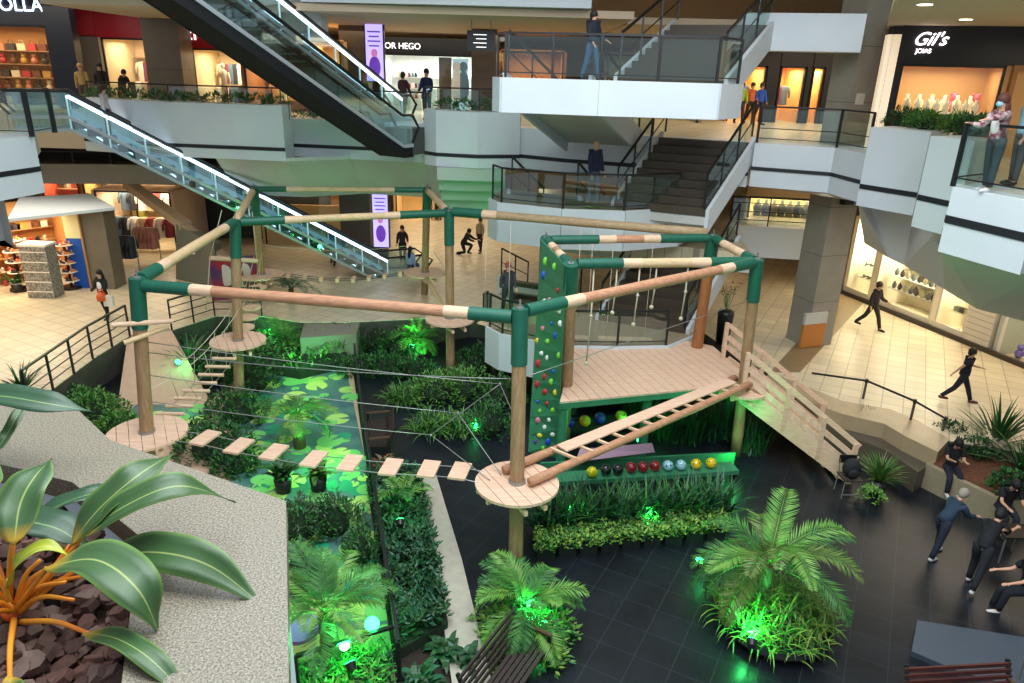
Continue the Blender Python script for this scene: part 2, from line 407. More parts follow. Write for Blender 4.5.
# lighter inner step of the soffit
sf2 = [p+Vector((.15, .1, -.35)) for p in [P(900, 232, 5.6), P(950, 262, 5.4), P(1040, 300, 5.3)]]
soffit([P(914, 224, 5.6), P(942, 250, 5.5), P(1040, 285, 5.4)], [P(934, 252, 5.0), P(962, 276, 5.0), P(1050, 312, 5.0)], m_=WHITE, th=.06)
b = MB(); b.prism([(10.2, 19), (12, 15), (13, 10), (30, 9), (32, 40), (7, 40), (7.5, 23)], 5.9, 5.98); struct('ceiling', b, CEIL)
# near left block
nl = [P(-40, 143, L2), P(24, 137, L2), P(34, 136, L2)]
nl = [nl[0], nl[1], nl[2]]
wall(nl, 5.9, L2, (-1.0, 1.2), 'wall_left', WHITE); stripe(nl, 6.42, 6.54, (.01, -.03))
b = MB(); b.prism([(nl[0].x, nl[0].y+.2), (nl[2].x-.2, nl[2].y+.2), (nl[2].x-.9, 19.4), (-16, 19.6), (-24, 16)], 6.7, L2-.003); struct('floor', b, TILE)
b = MB()
q = [P(-40, 196, 5.85), P(3, 194, 5.85), P(4, 200, 5.85)]
b.prism([(p.x, p.y) for p in q] + [(q[2].x-2, q[2].y+2), (q[0].x-2, q[0].y+2)], 4.7, 5.9); struct('ceiling', b, SOFFIT)
# mezzanine on the left, behind the escalator
m0, m1, m2 = X(34, 30, 5), X(110, 30.5, 5), X(275, 31, 5)
wall([m0, m1, m2], 4.15, 4.95, (0, .4), 'wall_left', mat('beige_parapet', (140, 138, 128), .6))
b = MB(); b.prism([(m0.x-6, 30.4), (m1.x, 30.9), (m2.x, 31.2), (m2.x, 36), (m0.x-6, 36)], 4.2, 4.4); struct('floor', b, TILE)
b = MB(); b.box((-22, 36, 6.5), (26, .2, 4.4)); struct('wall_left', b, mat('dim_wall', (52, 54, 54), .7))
# mezzanine slab on the right behind the tall column
r0, r1 = X(728, 25.6, L1), X(846, 25.0, L1)
wall([r0, r1], 3.0, L1, (0, .6), 'wall_right', WHITE)
b = MB(); b.prism([(r0.x, 26), (r1.x, 25), (r1.x+1, 33), (r0.x, 33)], 3.4, L1-.02); struct('floor', b, TILE)
b = MB(); b.prism([(r0.x, 26), (r1.x, 25), (r1.x+1, 33), (r0.x, 33)], 3.02, 3.38); struct('ceiling', b, CEIL)
b = MB(); b.box((14, 33, 5.0), (16, .2, 2.0)); struct('wall_right', b, mat('cream_wall', (214, 196, 160), .7))
# level three slabs
def l3(pl, z0, z1, back, m_=WHITE): return wall(pl, z0, z1, back, 'wall_back', m_)
l3([X(300, 22.6, 11), X(420, 22.2, 11), X(592, 22, 11)], 10.72, 12.0, (0, .6))
l3([X(740, 22, 10), X(792, 21.6, 10), X(862, 21.2, 10)], 9.76, 10.72, (.3, .8))
l3([X(212, 24, 10), X(245, 23.6, 10), X(322, 24, 10)], 9.75, 10.9, (0, .8), SOFFIT)
b = MB(); b.prism([(-14, 22.9), (3.2, 22.4), (3.2, 46), (-14, 46)], 10.5, 10.7); struct('ceiling', b, CEIL)
b = MB(); b.prism([(P(886, 30, 10.42).x, P(886, 30, 10.42).y), (P(896, -6, 10.42).x, P(896, -6, 10.42).y), (11, 8), (40, 8), (40, 46), (P(886, 30, 10.42).x+1, 46)], 10.42, 10.6); struct('ceiling', b, CEIL)
b = MB(); b.prism([(3.3, 24.5), (6.8, 24.2), (6.8, 46), (3.3, 46)], 10.5, 10.7); struct('ceiling', b, CEIL)
b = MB(); b.prism([(-20, 19), (40, 14), (40, 46), (-20, 46)], 13.4, 13.6); struct('ceiling', b, CEIL)
b = MB(); b.prism([(-40, 26.6), (-14.2, 25), (-14.2, 46), (-40, 46)], 12.6, 12.8); struct('ceiling', b, CEIL)
# enclosing far walls
WALLB = mat('warm_wall', (186, 158, 120), .8)
b = MB(); b.box((-3, 46.2, 7), (90, .3, 14)); struct('wall_back', b, WALLB)
b = MB(); b.box((31, 27, 6), (.3, 40, 12)); struct('wall_right', b, WALLB)
b = MB(); b.box((-31, 27, 6), (.3, 40, 12)); struct('wall_left', b, WALLB)
# ------------------------------------------------------------------ rope course
GL = (.05, 1, .22)
TZ, DZ = 5.1, 1.9
def course_post(key, top_px, disc_px, label, disc=True, r=.13, tz=TZ, dz=DZ, sleeve=.95, disc_r=.78, log=LOG, base=None, joist=0.5):
    T = P(*top_px, tz)
    D = P(*disc_px, dz)
    d = (D-T)/(D.z-T.z)
    B0 = T + d*(-T.z) if base is None else base
    t = thing('course_post', label, 'post', (B0.x, B0.y, 0))
    MBp = MB(); n = 8
    pts_ = [B0+(T-B0)*(i/n) for i in range(n+1)]
    MBp.tube(pts_, [r*(1.06-.08*i/n+.02*math.sin(i*2.3)) for i in range(n+1)], 14).build('log', log, t)
    u = (T-B0).normalized()
    slv = MB().cyl(T-u*sleeve, T+u*.06, r*1.14, n=16).build('sleeve', GREENS, t)
    MB().cyl(T+u*.06, T+u*.22, .018, n=6).cyl(T+u*.055, T+u*.085, .07, n=10).build('bolt', CABLE, slv)
    if disc:
        b = MB(); n = 28
        c = Vector((D.x, D.y, dz))
        # planked disc: strips across
        a = joist
        k = 7; w = 2*disc_r/k
        for i in range(k):
            x0 = -disc_r+i*w+.006; x1 = x0+w-.012
            xs = [x0+(x1-x0)*j/4 for j in range(5)]
            up = [(x, math.sqrt(max(disc_r**2-x*x, 0))) for x in xs]; dn = [(x, -y) for x, y in reversed(up)]
            pl_ = []
            for p in up+dn:
                q = (c.x+p[0]*math.cos(a)-p[1]*math.sin(a), c.y+p[0]*math.sin(a)+p[1]*math.cos(a))
                if not pl_ or (abs(q[0]-pl_[-1][0])+abs(q[1]-pl_[-1][1])) > 1e-4: pl_.append(q)
            if len(pl_) > 3: b.prism(pl_, dz-.055, dz)
        pf = b.build('platform', WOODP, t)
        j = MB()
        for s_ in (-1, 1):
            for ang in (a, a+PI/2):
                o = Vector((math.cos(ang+PI/2), math.sin(ang+PI/2), 0))*s_*(r+.07)
                dd = Vector((math.cos(ang), math.sin(ang), 0))
                zc = dz-.11 if ang == a else dz-.20
                j.bar(c+o-dd*disc_r*.93+Vector((0, 0, zc-dz)), c+o+dd*disc_r*.93+Vector((0, 0, zc-dz)), .07, .09)
        j.build('joist', WOODB, pf)
        MB().cyl(c+Vector((0, 0, .0)), c+Vector((0, 0, .05)), r*1.25, n=14).build('collar', CABLE, t)
    POSTS[key] = (T, D, B0)
    return t
POSTS = {}
course_post('A', (137, 281), (147, 432), 'leaning log post with green sleeve and round platform, nearest the granite planter at left')
course_post('B', (520, 312), (517, 482), 'front centre log post whose round plank platform holds the foot of the log ladder', disc_r=.78)
course_post('C', (757, 262), (743, 388), 'log post at the right corner of the wooden deck, green sleeve on top', disc_r=.60)
course_post('D', (713, 238), (697, 347), 'reddish log post standing on the far right corner of the deck', disc=False, r=.15, log=woodmat('reddish_log', (176, 116, 70), (140, 86, 50), (9, 9, 1)))
course_post('E', (571, 266), (566, 385), 'log post beside the climbing wall, green below from the lamps', disc=False, r=.15)
course_post('F', (546, 240), (541, 345), 'log post behind the far edge of the climbing wall', disc=False)
course_post('G', (449, 213), (450, 318), 'log post with round platform in the back centre, in front of another post', disc_r=.76)
course_post('H', (427, 190), (425, 272), 'rearmost centre log post with round platform at the end of the stepping bridge', disc_r=.78)
course_post('I', (254, 189), (261, 274), 'rearmost left log post with round platform, above the red banner', disc_r=.80)
course_post('J', (235, 222), (238, 340), 'left middle log post with round platform between two log step bridges', disc_r=.74)
def sleeved_beam(p, q, label, r=.10, g0=.16, g1=.16, log=LOGP, sag=0, sl=1.0):
    p = Vector(p); q = Vector(q)
    t = thing('log_beam', label, 'beam', (p+q)/2)
    L = (q-p).length; d = (q-p).normalized(); n = 8
    MB().tube([p+d*L*i/n for i in range(n+1)], [r*(1+.03*math.sin(i*1.9)) for i in range(n+1)], 14).build('log', log, t)
    if g0: MB().cyl(p-d*.02, p+d*g0, r*1.16, n=16).build('sleeve', GREENS, t); MB().cyl(p+d*g0, p+d*(g0+.45), r*1.05, n=14, cap=False).build('peeled_band', WOODB, t)
    if g1: MB().cyl(q-d*g1, q+d*.02, r*1.16, n=16).build('sleeve', GREENS, t); MB().cyl(q-d*(g1+.45), q-d*g1, r*1.05, n=14, cap=False).build('peeled_band', WOODB, t)
    return t
def pt(k): return POSTS[k][0]
def beam(a, b_, label, za=0, zb=0, **k):
    A = pt(a)+Vector((0, 0, za)); B_ = pt(b_)+Vector((0, 0, zb)); d = (B_-A).normalized()
    return sleeved_beam(A+d*.16, B_-d*.16, label, **k)
beam('A', 'J', 'log beam rising from the left front post to the left middle post', g0=.75, g1=.6, log=LOGY, r=.11)
beam('J', 'I', 'short log beam between the two left rear posts', g0=0, g1=.5, log=LOGY)
beam('I', 'H', 'pale log beam across the far end of the course', g0=.9, g1=.95, log=LOGY, r=.08)
beam('H', 'G', 'short pale log beam between the two back centre posts', g0=0, g1=.2, log=LOGY)
beam('J', 'G', 'long log beam across the back third of the course', g0=1.1, g1=1.3, log=LOGY, r=.10)
beam('A', 'B', 'long pinkish log beam across the front of the course', za=-.08, zb=-.1, g0=.95, g1=.75, r=.105)
beam('B', 'C', 'log beam rising from the front centre post to the deck corner post', g0=.85, g1=.75, r=.105)
beam('E', 'C', 'yellowish log beam from the climbing wall to the deck corner post', za=.05, g0=1.0, g1=1.0, log=LOGY, r=.105)
beam('C', 'D', 'short pale log beam between the two deck posts', g0=.45, g1=.5, log=LOGY)
beam('F', 'E', 'short log beam along the top of the climbing wall', g0=.5, g1=.5, log=LOG)
beam('F', 'D', 'reddish log beam from the climbing wall to the far deck post', g0=1.2, g1=1.3, r=.10)
beam('G', 'D', 'long pale log beam in front of the lower stair landing', za=.05, zb=.12, g0=.9, g1=0, log=woodmat('greyish_log', (186, 160, 124), (150, 124, 92), (1, 9, 9)), r=.12)

# deck
D0, D1, D2, D3, D4, D5 = P(560, 402, 1.9), P(735, 385, 1.9), P(745, 374, 1.9), P(713, 346, 1.9), P(676, 338, 1.9), P(572, 349, 1.9)
D45 = P(645, 347, 1.9)
deck = thing('wooden_deck', 'large plank deck raised on posts coloured lamplight green, behind the climbing wall', 'deck', (D0.x, D0.y, 0))
poly = [D0, D1, D2, D3, D4, D45, D5]
ax = (D4-D1).normalized(); ax.z = 0  # plank direction goes away to the back left
ax = (P(640, 346, 1.9)-P(700, 392, 1.9)).normalized(); px_ = Vector((-ax.y, ax.x, 0))
def clip(poly, n, d, keep):
    out = []
    for i in range(len(poly)):
        a = poly[i]; c = poly[(i+1) % len(poly)]; da = a.dot(n)-d; dc = c.dot(n)-d
        if keep*da >= 0: out.append(a)
        if da*dc < 0: out.append(a+(c-a)*(da/(da-dc)))
    return out
ds = [p.dot(px_) for p in poly]; lo, hi = min(ds), max(ds); k = 22; w_ = (hi-lo)/k
for i in range(k):
    q = clip(poly, px_, lo+i*w_+.007, 1)
    q = clip(q, px_, lo+(i+1)*w_-.007, -1) if len(q) > 2 else q
    if len(q) > 2:
        MB().prism([(p.x, p.y) for p in q], 1.86, 1.90).build('plank', WOODP, deck)
b = MB()
for i in range(len(poly)):
    a, c = poly[i], poly[(i+1) % len(poly)]
    b.bar(a+Vector((0, 0, -.11)), c+Vector((0, 0, -.11)), .05, .14)
for f_ in (.2, .4, .6, .8): b.bar(D5.lerp(D4, f_)+Vector((0, 0, -.12)), D0.lerp(D1, f_)+Vector((0, 0, -.12)), .06, .14)
b.build('frame', GREENP, deck)  # green lamplight on the deck edge put into the frame colour
for p in (D0+Vector((.1, .15, 0)), D2+Vector((-.25, .1, 0)), D4+Vector((-.1, -.15, 0)), D5+Vector((.15, -.1, 0)), D0.lerp(D1, .5)+Vector((0, .3, 0))):
    MB().cyl((p.x, p.y, 0), (p.x, p.y, 1.8), .12, n=12).build('leg', GREENP, deck)  # legs carry the same lamplight green in their colour

# climbing wall: slightly twisted board with holds
TL, TR = P(541, 240, 5.15), P(569, 266, 5.1)
BR, BL = P(556, 458, .12), P(528, 452, .15)
TR = TR+Vector((-.05, -.12, 0)); BR = BR
cw = thing('climbing_wall', 'tall narrow green climbing board with coloured holds', 'climbing wall', (BL.x, BL.y, 0))
N = 12
def cwp(u, v): return (BL.lerp(BR, u)).lerp(TL.lerp(TR, u), v)
nrm = ((TR-BR).cross(BL-BR)).normalized()
if nrm.y > 0: nrm = -nrm
vs = []
for s_ in (0, 1):
    for j in range(N+1):
        for i in (0, 1): vs.append(cwp(i, j/N)-nrm*.06*s_)
o_ = 2*(N+1); fs = []
for j in range(N):
    fs += [(2*j, 2*j+1, 2*j+3, 2*j+2), (o_+2*j+1, o_+2*j, o_+2*j+2, o_+2*j+3), (2*j+2, o_+2*j+2, o_+2*j, 2*j), (2*j+1, o_+2*j+1, o_+2*j+3, 2*j+3)]
fs += [(0, o_, o_+1, 1), (2*N+1, o_+2*N+1, o_+2*N, 2*N)]
MB().add(vs, fs).build('board', GREENP, cw)
HC = {'red': mat('hold_red', (190, 30, 50), .5), 'blue': mat('hold_blue', (30, 80, 190), .5), 'white': mat('hold_white', (225, 225, 220), .5), 'lime': mat('hold_lime', (120, 200, 60), .5), 'yellow': mat('hold_yellow', (220, 200, 60), .5), 'pink': mat('hold_pink', (200, 120, 140), .5), 'violet': mat('hold_violet', (90, 60, 140), .5)}
holds = [(.6, .95, 'lime'), (.25, .93, 'lime'), (.2, .86, 'blue'), (.75, .86, 'red'), (.85, .78, 'white'), (.5, .78, 'pink'), (.3, .75, 'white'), (.9, .72, 'white'), (.6, .68, 'blue'), (.75, .64, 'blue'), (.3, .62, 'pink'), (.5, .58, 'lime'), (.3, .5, 'white'), (.5, .5, 'white'), (.75, .46, 'blue'), (.2, .44, 'red'), (.45, .40, 'red'), (.7, .4, 'lime'), (.85, .36, 'yellow'), (.2, .34, 'red'), (.5, .33, 'red'), (.6, .28, 'red'), (.25, .26, 'blue'), (.8, .26, 'lime'), (.35, .22, 'lime'), (.7, .2, 'white'), (.3, .17, 'pink'), (.55, .15, 'white'), (.85, .13, 'white'), (.4, .1, 'yellow'), (.7, .08, 'blue'), (.25, .06, 'violet'), (.55, .04, 'lime'), (.15, .68, 'lime'), (.9, .56, 'lime'), (.1, .54, 'yellow')]
rr = random.Random(5)
for u, v, c in holds:
    q = cwp(u, v)+nrm*.015
    MB().ball(q, rr.uniform(.05, .085), 8, 5, (1, .7, rr.uniform(.8, 1.5))).build('hold_'+c, HC[c], cw)

# log ladder from the front post's platform up to the deck corner
def ladder():
    a0_, a1_ = P(505, 478, 2.05), P(538, 476, 2.08)
    L0, L1_ = P(504, 470, 2.0), P(735, 378, 2.10)
    R0, R1 = P(530, 482, 2.02), P(752, 383, 2.12)
    t = thing('log_ladder', 'ladder of two round logs and rungs rising from the front platform to the deck', 'ladder', R0)
    for p, q in ((L0, L1_), (R0, R1)):
        n = 10; MB().tube([p.lerp(q, i/n) for i in range(n+1)], [.085+.006*math.sin(i*2) for i in range(n+1)], 12).build('rail', LOGP, t)
    for i in range(13):
        f_ = .16+.76*i/12; p = L0.lerp(L1_, f_)+Vector((0, 0, .08)); q = R0.lerp(R1, f_)+Vector((0, 0, .08)); e = (q-p)*.2
        MB().bar(p, q+e*.3, .055, .045).build('rung', WOODB, t)
    p, q = L0.lerp(L1_, .17), L0.lerp(L1_, .93); w2 = (R0-L0)*.33; up = Vector((0, 0, .125))
    MB().bar(p+w2+up, q+w2+up, .30, .03).build('plank', WOODP, t)
ladder()

# bridges
def cable(t, p, q, r=.009, sag=0, n=8, m_=CABLE, name='cable'):
    p = Vector(p); q = Vector(q)
    pts_ = [p.lerp(q, i/n)-Vector((0, 0, sag*4*(i/n)*(1-i/n))) for i in range(n+1)]
    return MB().tube(pts_, r, 5).build(name, m_, t)
def plank_bridge():
    pxs = [(205, 438), (239, 446), (274, 452), (314, 459), (350, 463), (391, 467), (429, 469), (460, 471)]
    t = thing('plank_bridge', 'swaying bridge of eight square planks on wires between the two front platforms', 'rope bridge', P(330, 460, DZ))
    cs = [P(x, y, DZ-.05-.12*math.sin(PI*(i+1)/9)) for i, (x, y) in enumerate(pxs)]
    A, B_ = POSTS['A'][1], POSTS['B'][1]
    for i, c in enumerate(cs):
        d = (cs[min(i+1, 7)]-cs[max(i-1, 0)]); d.z = 0; d.normalize()
        MB().box(c, (.34, .60, .045), math.atan2(d.y, d.x)).build('plank', WOODP, t)
    d = (B_-A).normalized(); sd = Vector((-d.y, d.x, 0))*.2
    for s_ in (1, -1):
        pts_ = [A+d*.7+sd*s_] + [c+sd*s_-Vector((0, 0, .03)) for c in cs] + [B_-d*.7+sd*s_]
        MB().tube(pts_, .012, 5).build('wire', CABLE, t)
plank_bridge()
def log_steps(a, b_, n, label, ln=.62, r=.045, disc=False, zs=0):
    A, B_ = POSTS[a][1].copy(), POSTS[b_][1].copy(); A.z += zs; B_.z += zs
    d = (B_-A); d.z = 0; L = d.length; d.normalize(); sd = Vector((-d.y, d.x, 0))
    t = thing('log_step_bridge' if not disc else 'disc_step_bridge', label, 'rope bridge', (A+B_)/2)
    st = .85; prev = []
    for i in range(n):
        c = A+d*(st+(L-2*st)*(i+.5)/n)-Vector((0, 0, .10+.10*math.sin(PI*(i+.5)/n)))
        if disc: MB().cyl(c, c+Vector((0, 0, .05)), .3, n=16).build('disc', WOODB, t)
        else: MB().cyl(c-sd*ln/2, c+sd*ln/2, r, n=10).build('log_step', WOODB, t)
        prev.append(c)
    for s_ in (1, -1):
        MB().tube([A+d*.7+sd*s_*ln*.36]+[c+sd*s_*ln*.36-Vector((0, 0, .03)) for c in prev]+[B_-d*.7+sd*s_*ln*.36], .01, 5).build('wire', CABLE, t)
        TA, TB = POSTS[a][0], POSTS[b_][0]
        hA = A.lerp(TA, .3)+sd*s_*.12; hB = B_.lerp(TB, .3)+sd*s_*.12
        MB().tube([hA.lerp(hB, j/8)-Vector((0, 0, .3*4*(j/8)*(1-j/8))) for j in range(9)], .01, 5).build('hand_rope', ROPE, t)
        for j in (2, 4, 6):
            h = hA.lerp(hB, j/8)-Vector((0, 0, .3*4*(j/8)*(1-j/8))); f_ = prev[min(n-1, int(n*j/8))]+sd*s_*ln*.36
            MB().tube([h, f_], .007, 5).build('rope', ROPE, t)
log_steps('A', 'J', 8, 'bridge of pale log steps climbing from the left front platform to the left middle platform')
log_steps('J', 'I', 5, 'bridge of round wooden discs between the two left rear platforms', disc=True)
def footholds():
    A, B_ = POSTS['I'][1], POSTS['H'][1]; d = (B_-A).normalized()
    t = thing('foothold_bridge', 'wire bridge with eight small white footholds across the far end of the course', 'rope bridge', (A+B_)/2)
    for i in range(8):
        c = A+d*(1.0+((B_-A).length-1.9)*i/7)-Vector((0, 0, .05+.2*math.sin(PI*i/7)))
        MB().box(c, (.14, .34, .16)).build('foothold', WOODB, t)
    for s_ in (-.12, .12):
        MB().tube([A+Vector((.6, s_, 0))]+[A+d*(1.0+((B_-A).length-1.9)*i/7)+Vector((0, s_, -.05-.2*math.sin(PI*i/7))) for i in range(8)]+[B_-Vector((.6, s_, 0))], .012, 5).build('wire', BLACK, t)
    for x_ in (92, 372):
        pass
    hA, hB = A+Vector((0, 0, 1.1)), B_+Vector((0, 0, 1.1))
    cable(t, hA, hB, .01, .25, m_=ROPE, name='hand_rope')
footholds()
p, q = P(427, 279, 2.0), P(446, 312, 2.05)
t = thing('balance_log', 'round balance log between the two back centre platforms', 'log', (p+q)/2)
MB().tube([p.lerp(q, i/4) for i in range(5)], .09, 10).build('log', LOGY, t); MB().tube([p+Vector((.25, 0, 1)), q+Vector((.25, 0, 1))], .012, 5).build('hand_rope', ROPE, t)
# loose planks bridging from the back centre platform to the deck
for i, ((x0, y0), (x1, y1)) in enumerate((((480, 322), (513, 331)), ((572, 337), (589, 338)), ((598, 338), (652, 340)))):
    p, q = P(x0, y0, 1.98), P(x1, y1, 1.98)
    t = thing('hanging_plank', ['pale plank hung between the back centre platform and the climbing wall', 'short pale plank just right of the climbing wall, behind the deck', 'longest pale plank, along the far edge of the deck'][i], 'plank', (p+q)/2)
    MB().bar(p, q, .26, .05).build('board', WOODB, t)
    for f_ in (.15, .85):
        c = p.lerp(q, f_); MB().tube([c+Vector((0, 0, .02)), c+Vector((0, .0, 3.1))], .01, 5).build('rope', ROPE, t)
        MB().ball(c-Vector((0, 0, .06)), .06, 8, 6).build('knot', GREENP, t)
# knotted hanging ropes
E_, C_ = pt('E'), pt('C')
rl = ['leftmost, nearest the climbing wall', 'second from the climbing wall', 'third from the climbing wall, middle', 'fourth from the climbing wall', 'rightmost, nearest the deck corner post']
for i, f_ in enumerate((.12, .24, .36, .45, .62)):
    p = E_.lerp(C_, f_); L_ = [2.3, 1.1, 1.4, 1.0, 1.3][i]
    t = thing('hanging_rope', 'knotted pale rope hanging above the deck, '+rl[i], 'rope', p)
    MB().tube([p-Vector((0, 0, .1)), p-Vector((0, .03, L_*.5)), p-Vector((.03, 0, L_))], .018, 6).build('rope', ROPE, t)
    MB().ball(p-Vector((.03, 0, L_)), .05, 8, 6).build('knot', ROPE, t); MB().ball(p-Vector((0, .03, L_*.5)), .04, 8, 6).build('knot', ROPE, t)
p, q = P(163, 92, 0), None
# hand cables along the plank bridge, gathered to a knot right of centre
A, B_ = POSTS['A'], POSTS['B']
def al(k, f_): return k[1].lerp(k[0], f_)
hc = thing('hand_cable', 'set of three steel hand cables strung above the plank bridge', 'cable', (A[1]+B_[1])/2)
K1, K2 = P(500, 384, 3.0), P(430, 435, 2.6)
K1 = PY(500, 384, 13.2); K2 = PY(431, 435, 12.9); K3 = PY(458, 413, 13.0)
cable(hc, al(A, .62), K1, sag=.05); cable(hc, al(A, .40), K3, sag=.05); cable(hc, al(A, .22), K2, sag=.05)
for k_ in (K1, K3, K2): MB().ball(k_, .03, 8, 6).build('clamp', CABLE, hc)
cable(hc, K1, K2); cable(hc, K2, B_[1]+Vector((-.5, 0, .02))); cable(hc, K1, al(B_, .35)); cable(hc, K3, B_[1]+Vector((-.3, .2, .02)))
hc2 = thing('hand_cable', 'thin cable running from the front centre post to the deck corner post', 'cable', (pt('B')+pt('C'))/2)
cable(hc2, al(B_, .62), al(POSTS['C'], .72))
cable(hc2, al(A, .55), al(B_, .62), sag=.1)
hc3 = thing('trapeze_bar', 'short round wooden bar tied across the left front post', 'bar', al(A, .55))
ya = al(A, .5).y
MB().cyl(PY(112, 325, ya-.25), PY(173, 321, ya+.1), .05, n=10).build('bar', WOODB, hc3)
MB().cyl(PY(124, 343, ya-.35), PY(168, 327, ya+.2), .05, n=10).build('bar', LOGY, hc3)
hc4 = thing('trapeze_bar', 'short round wooden bar hung by ropes in front of the red banner', 'bar', PY(244, 260, 20.5))
p, q = PY(210, 258, 20.3), PY(257, 261, 21.3)
MB().cyl(p, q, .07, n=10).build('bar', WOODB, hc4)
for c, e in ((p, PY(206, 310, 20.3)), (p+Vector((1.0, 0, 0)), PY(227, 330, 20.3)), (q, q+Vector((0, 0, 1.5))), (p, p+Vector((.5, 0, 1.4)))): MB().tube([c, e], .012, 5).build('rope', ROPE, hc4)

# deck stair on the right
def deck_stair():
    top = P(722, 366, 1.9); topR = P(716, 345, 1.9)
    # direction down to the right
    bot = P(852, 482, 0.05); botR = P(880, 452, .05)
    t = thing('wooden_stair', 'wooden stair with board railings leading down from the deck to the dark floor', 'stair', (bot.x, bot.y, 0))
    T0, T1 = P(745, 392, 1.9), P(718, 347, 1.9)
    wv = (T1-T0); B0, B1 = bot, bot+Vector((wv.x, wv.y, 0))*.72
    T1 = T0+Vector((wv.x, wv.y, 0))*.72
    n = 8
    for i in range(n):
        f_ = (i+.5)/n; a = T0.lerp(B0, f_); c = T1.lerp(B1, f_); a.z = c.z = 1.9*(1-(i+1)/(n+0.3))
        d = (B0-T0); d.z = 0; d.normalize()
        MB().slab([a-d*.2, a+d*.2, c+d*.2, c-d*.2], (0, 0, .04)).build('tread', WOODP, t)
    for a, c, nm in ((T0, B0, 'stringer'), (T1, B1, 'stringer')):
        MB().bar(a-Vector((0, 0, .1)), c+Vector((0, 0, .12)), .05, .42).build(nm, WOODB, t)
        for k_, f_ in enumerate((-.02, .36, .68, .97)):
            p = a.lerp(c, f_); MB().box(p+Vector((0, 0, .42)), (.10, .10, 1.1)).build('baluster', WOODB, t)
        for h in (.35, .62, .95):
            MB().bar(a+Vector((0, 0, h)), c+Vector((0, 0, h)), .04, .13 if h < .9 else .12).build('rail', WOODB if h > .9 else WOODP, t)
deck_stair()

# ------------------------------------------------------------------ balls on the green rack
p0, p1 = P(548, 478, .55), P(722, 468, .55)
rk = thing('ball_rack', 'long green painted ledge under the deck that carries the front row of balls', 'rack', (p0.x, p0.y, 0))
MB().bar(P(540, 480, .48), P(735, 468, .48), .42, .10).build('shelf', GREENP, rk)
MB().bar(P(540, 474, .25)+Vector((0, .1, 0)), P(735, 463, .25)+Vector((0, .1, 0)), .06, .48).build('board', GREENP, rk)
MB().slab([P(575, 462, .62), P(655, 452, .62), P(652, 443, .8), P(580, 449, .8)], (0, .05, -.06)).build('ramp', mat('mauve_board', (150, 120, 140), .5), rk)
BC = [('yellow', (216, 206, 20)), ('black', (24, 30, 34)), ('black', (24, 30, 34)), ('red', (140, 24, 34)), ('red', (140, 24, 34)), ('red', (140, 24, 34)), ('pale blue', (150, 205, 215)), ('pale blue', (150, 205, 215)), ('yellow', (222, 190, 30)), ('yellow', (222, 190, 30))]
bx = [(592, 472), (606, 470), (618, 469.5), (631, 467.5), (643, 467), (655, 466), (668, 465.5), (681, 465), (696, 464), (711, 463)]
pos = ['lime yellow ball at the left end of the front row', 'left one of the two black balls', 'right one of the two black balls', 'left one of the three dark red balls', 'middle one of the three dark red balls', 'right one of the three dark red balls', 'left one of the two pale blue balls', 'right one of the two pale blue balls', 'yellow ball next to the pale blue ones on the front row', 'yellow ball at the right end of the front row']
HOLE = mat('ball_hole', (10, 10, 12), .6)
def game_ball(c, m_, label, r=.125, holes=True, group='balls under the deck'):
    t = thing('game_ball', label, 'ball', c-Vector((0, 0, r)), group)
    shl = MB().ball(c, r, 18, 12).build('shell', m_, t)
    b = MB(); rr_ = random.Random(int(c.x*100))
    for i in range(7):
        v = Vector((rr_.uniform(-1, 1), rr_.uniform(-1, .1), rr_.uniform(.1, 1))).normalized(); x = v.orthogonal().normalized(); y = v.cross(x)
        b.add([c+v*(r+.001)+(x*math.cos(k*PI/3)+y*math.sin(k*PI/3))*.016 for k in range(6)], [(0, 1, 2, 3, 4, 5)])
    b.build('spot', HOLE, shl)
for i, (x, y) in enumerate(bx):
    c = P(x, y, .655); game_ball(c, mat('ball_%s_%d' % (BC[i][0].replace(' ', '_'), BC[i][1][1]), BC[i][1], .18, coat=.5), pos[i]+' on the green ledge')
for i, (x, y, nm, c_) in enumerate(((569, 422, 'blue', (24, 60, 190)), (585, 421, 'yellow', (216, 200, 30)), (600, 418, 'blue', (24, 60, 190)), (621, 416, 'yellow', (200, 200, 60)))):
    c = P(x, y, .72)
    game_ball(c, mat('back_ball_%s_%d' % (nm, c_[0]), c_, .2, coat=.4), ['leftmost blue ball on the rear shelf under the deck', 'yellow ball between the two blue balls on the rear shelf', 'right blue ball on the rear shelf', 'yellow green ball at the right end of the rear shelf'][i], .15)
MB()
rs = thing('ball_rack', 'dark rear shelf under the deck holding four balls', 'rack', P(590, 425, 0))
MB().bar(P(562, 427, .5), P(632, 421, .5), .4, .1).build('shelf', mat('dark_green_shelf', (20, 50, 40), .6), rs)
MB().bar(P(562, 427, .22), P(632, 421, .22), .1, .44).build('board', mat('dark_green_shelf', (20, 50, 40), .6), rs)
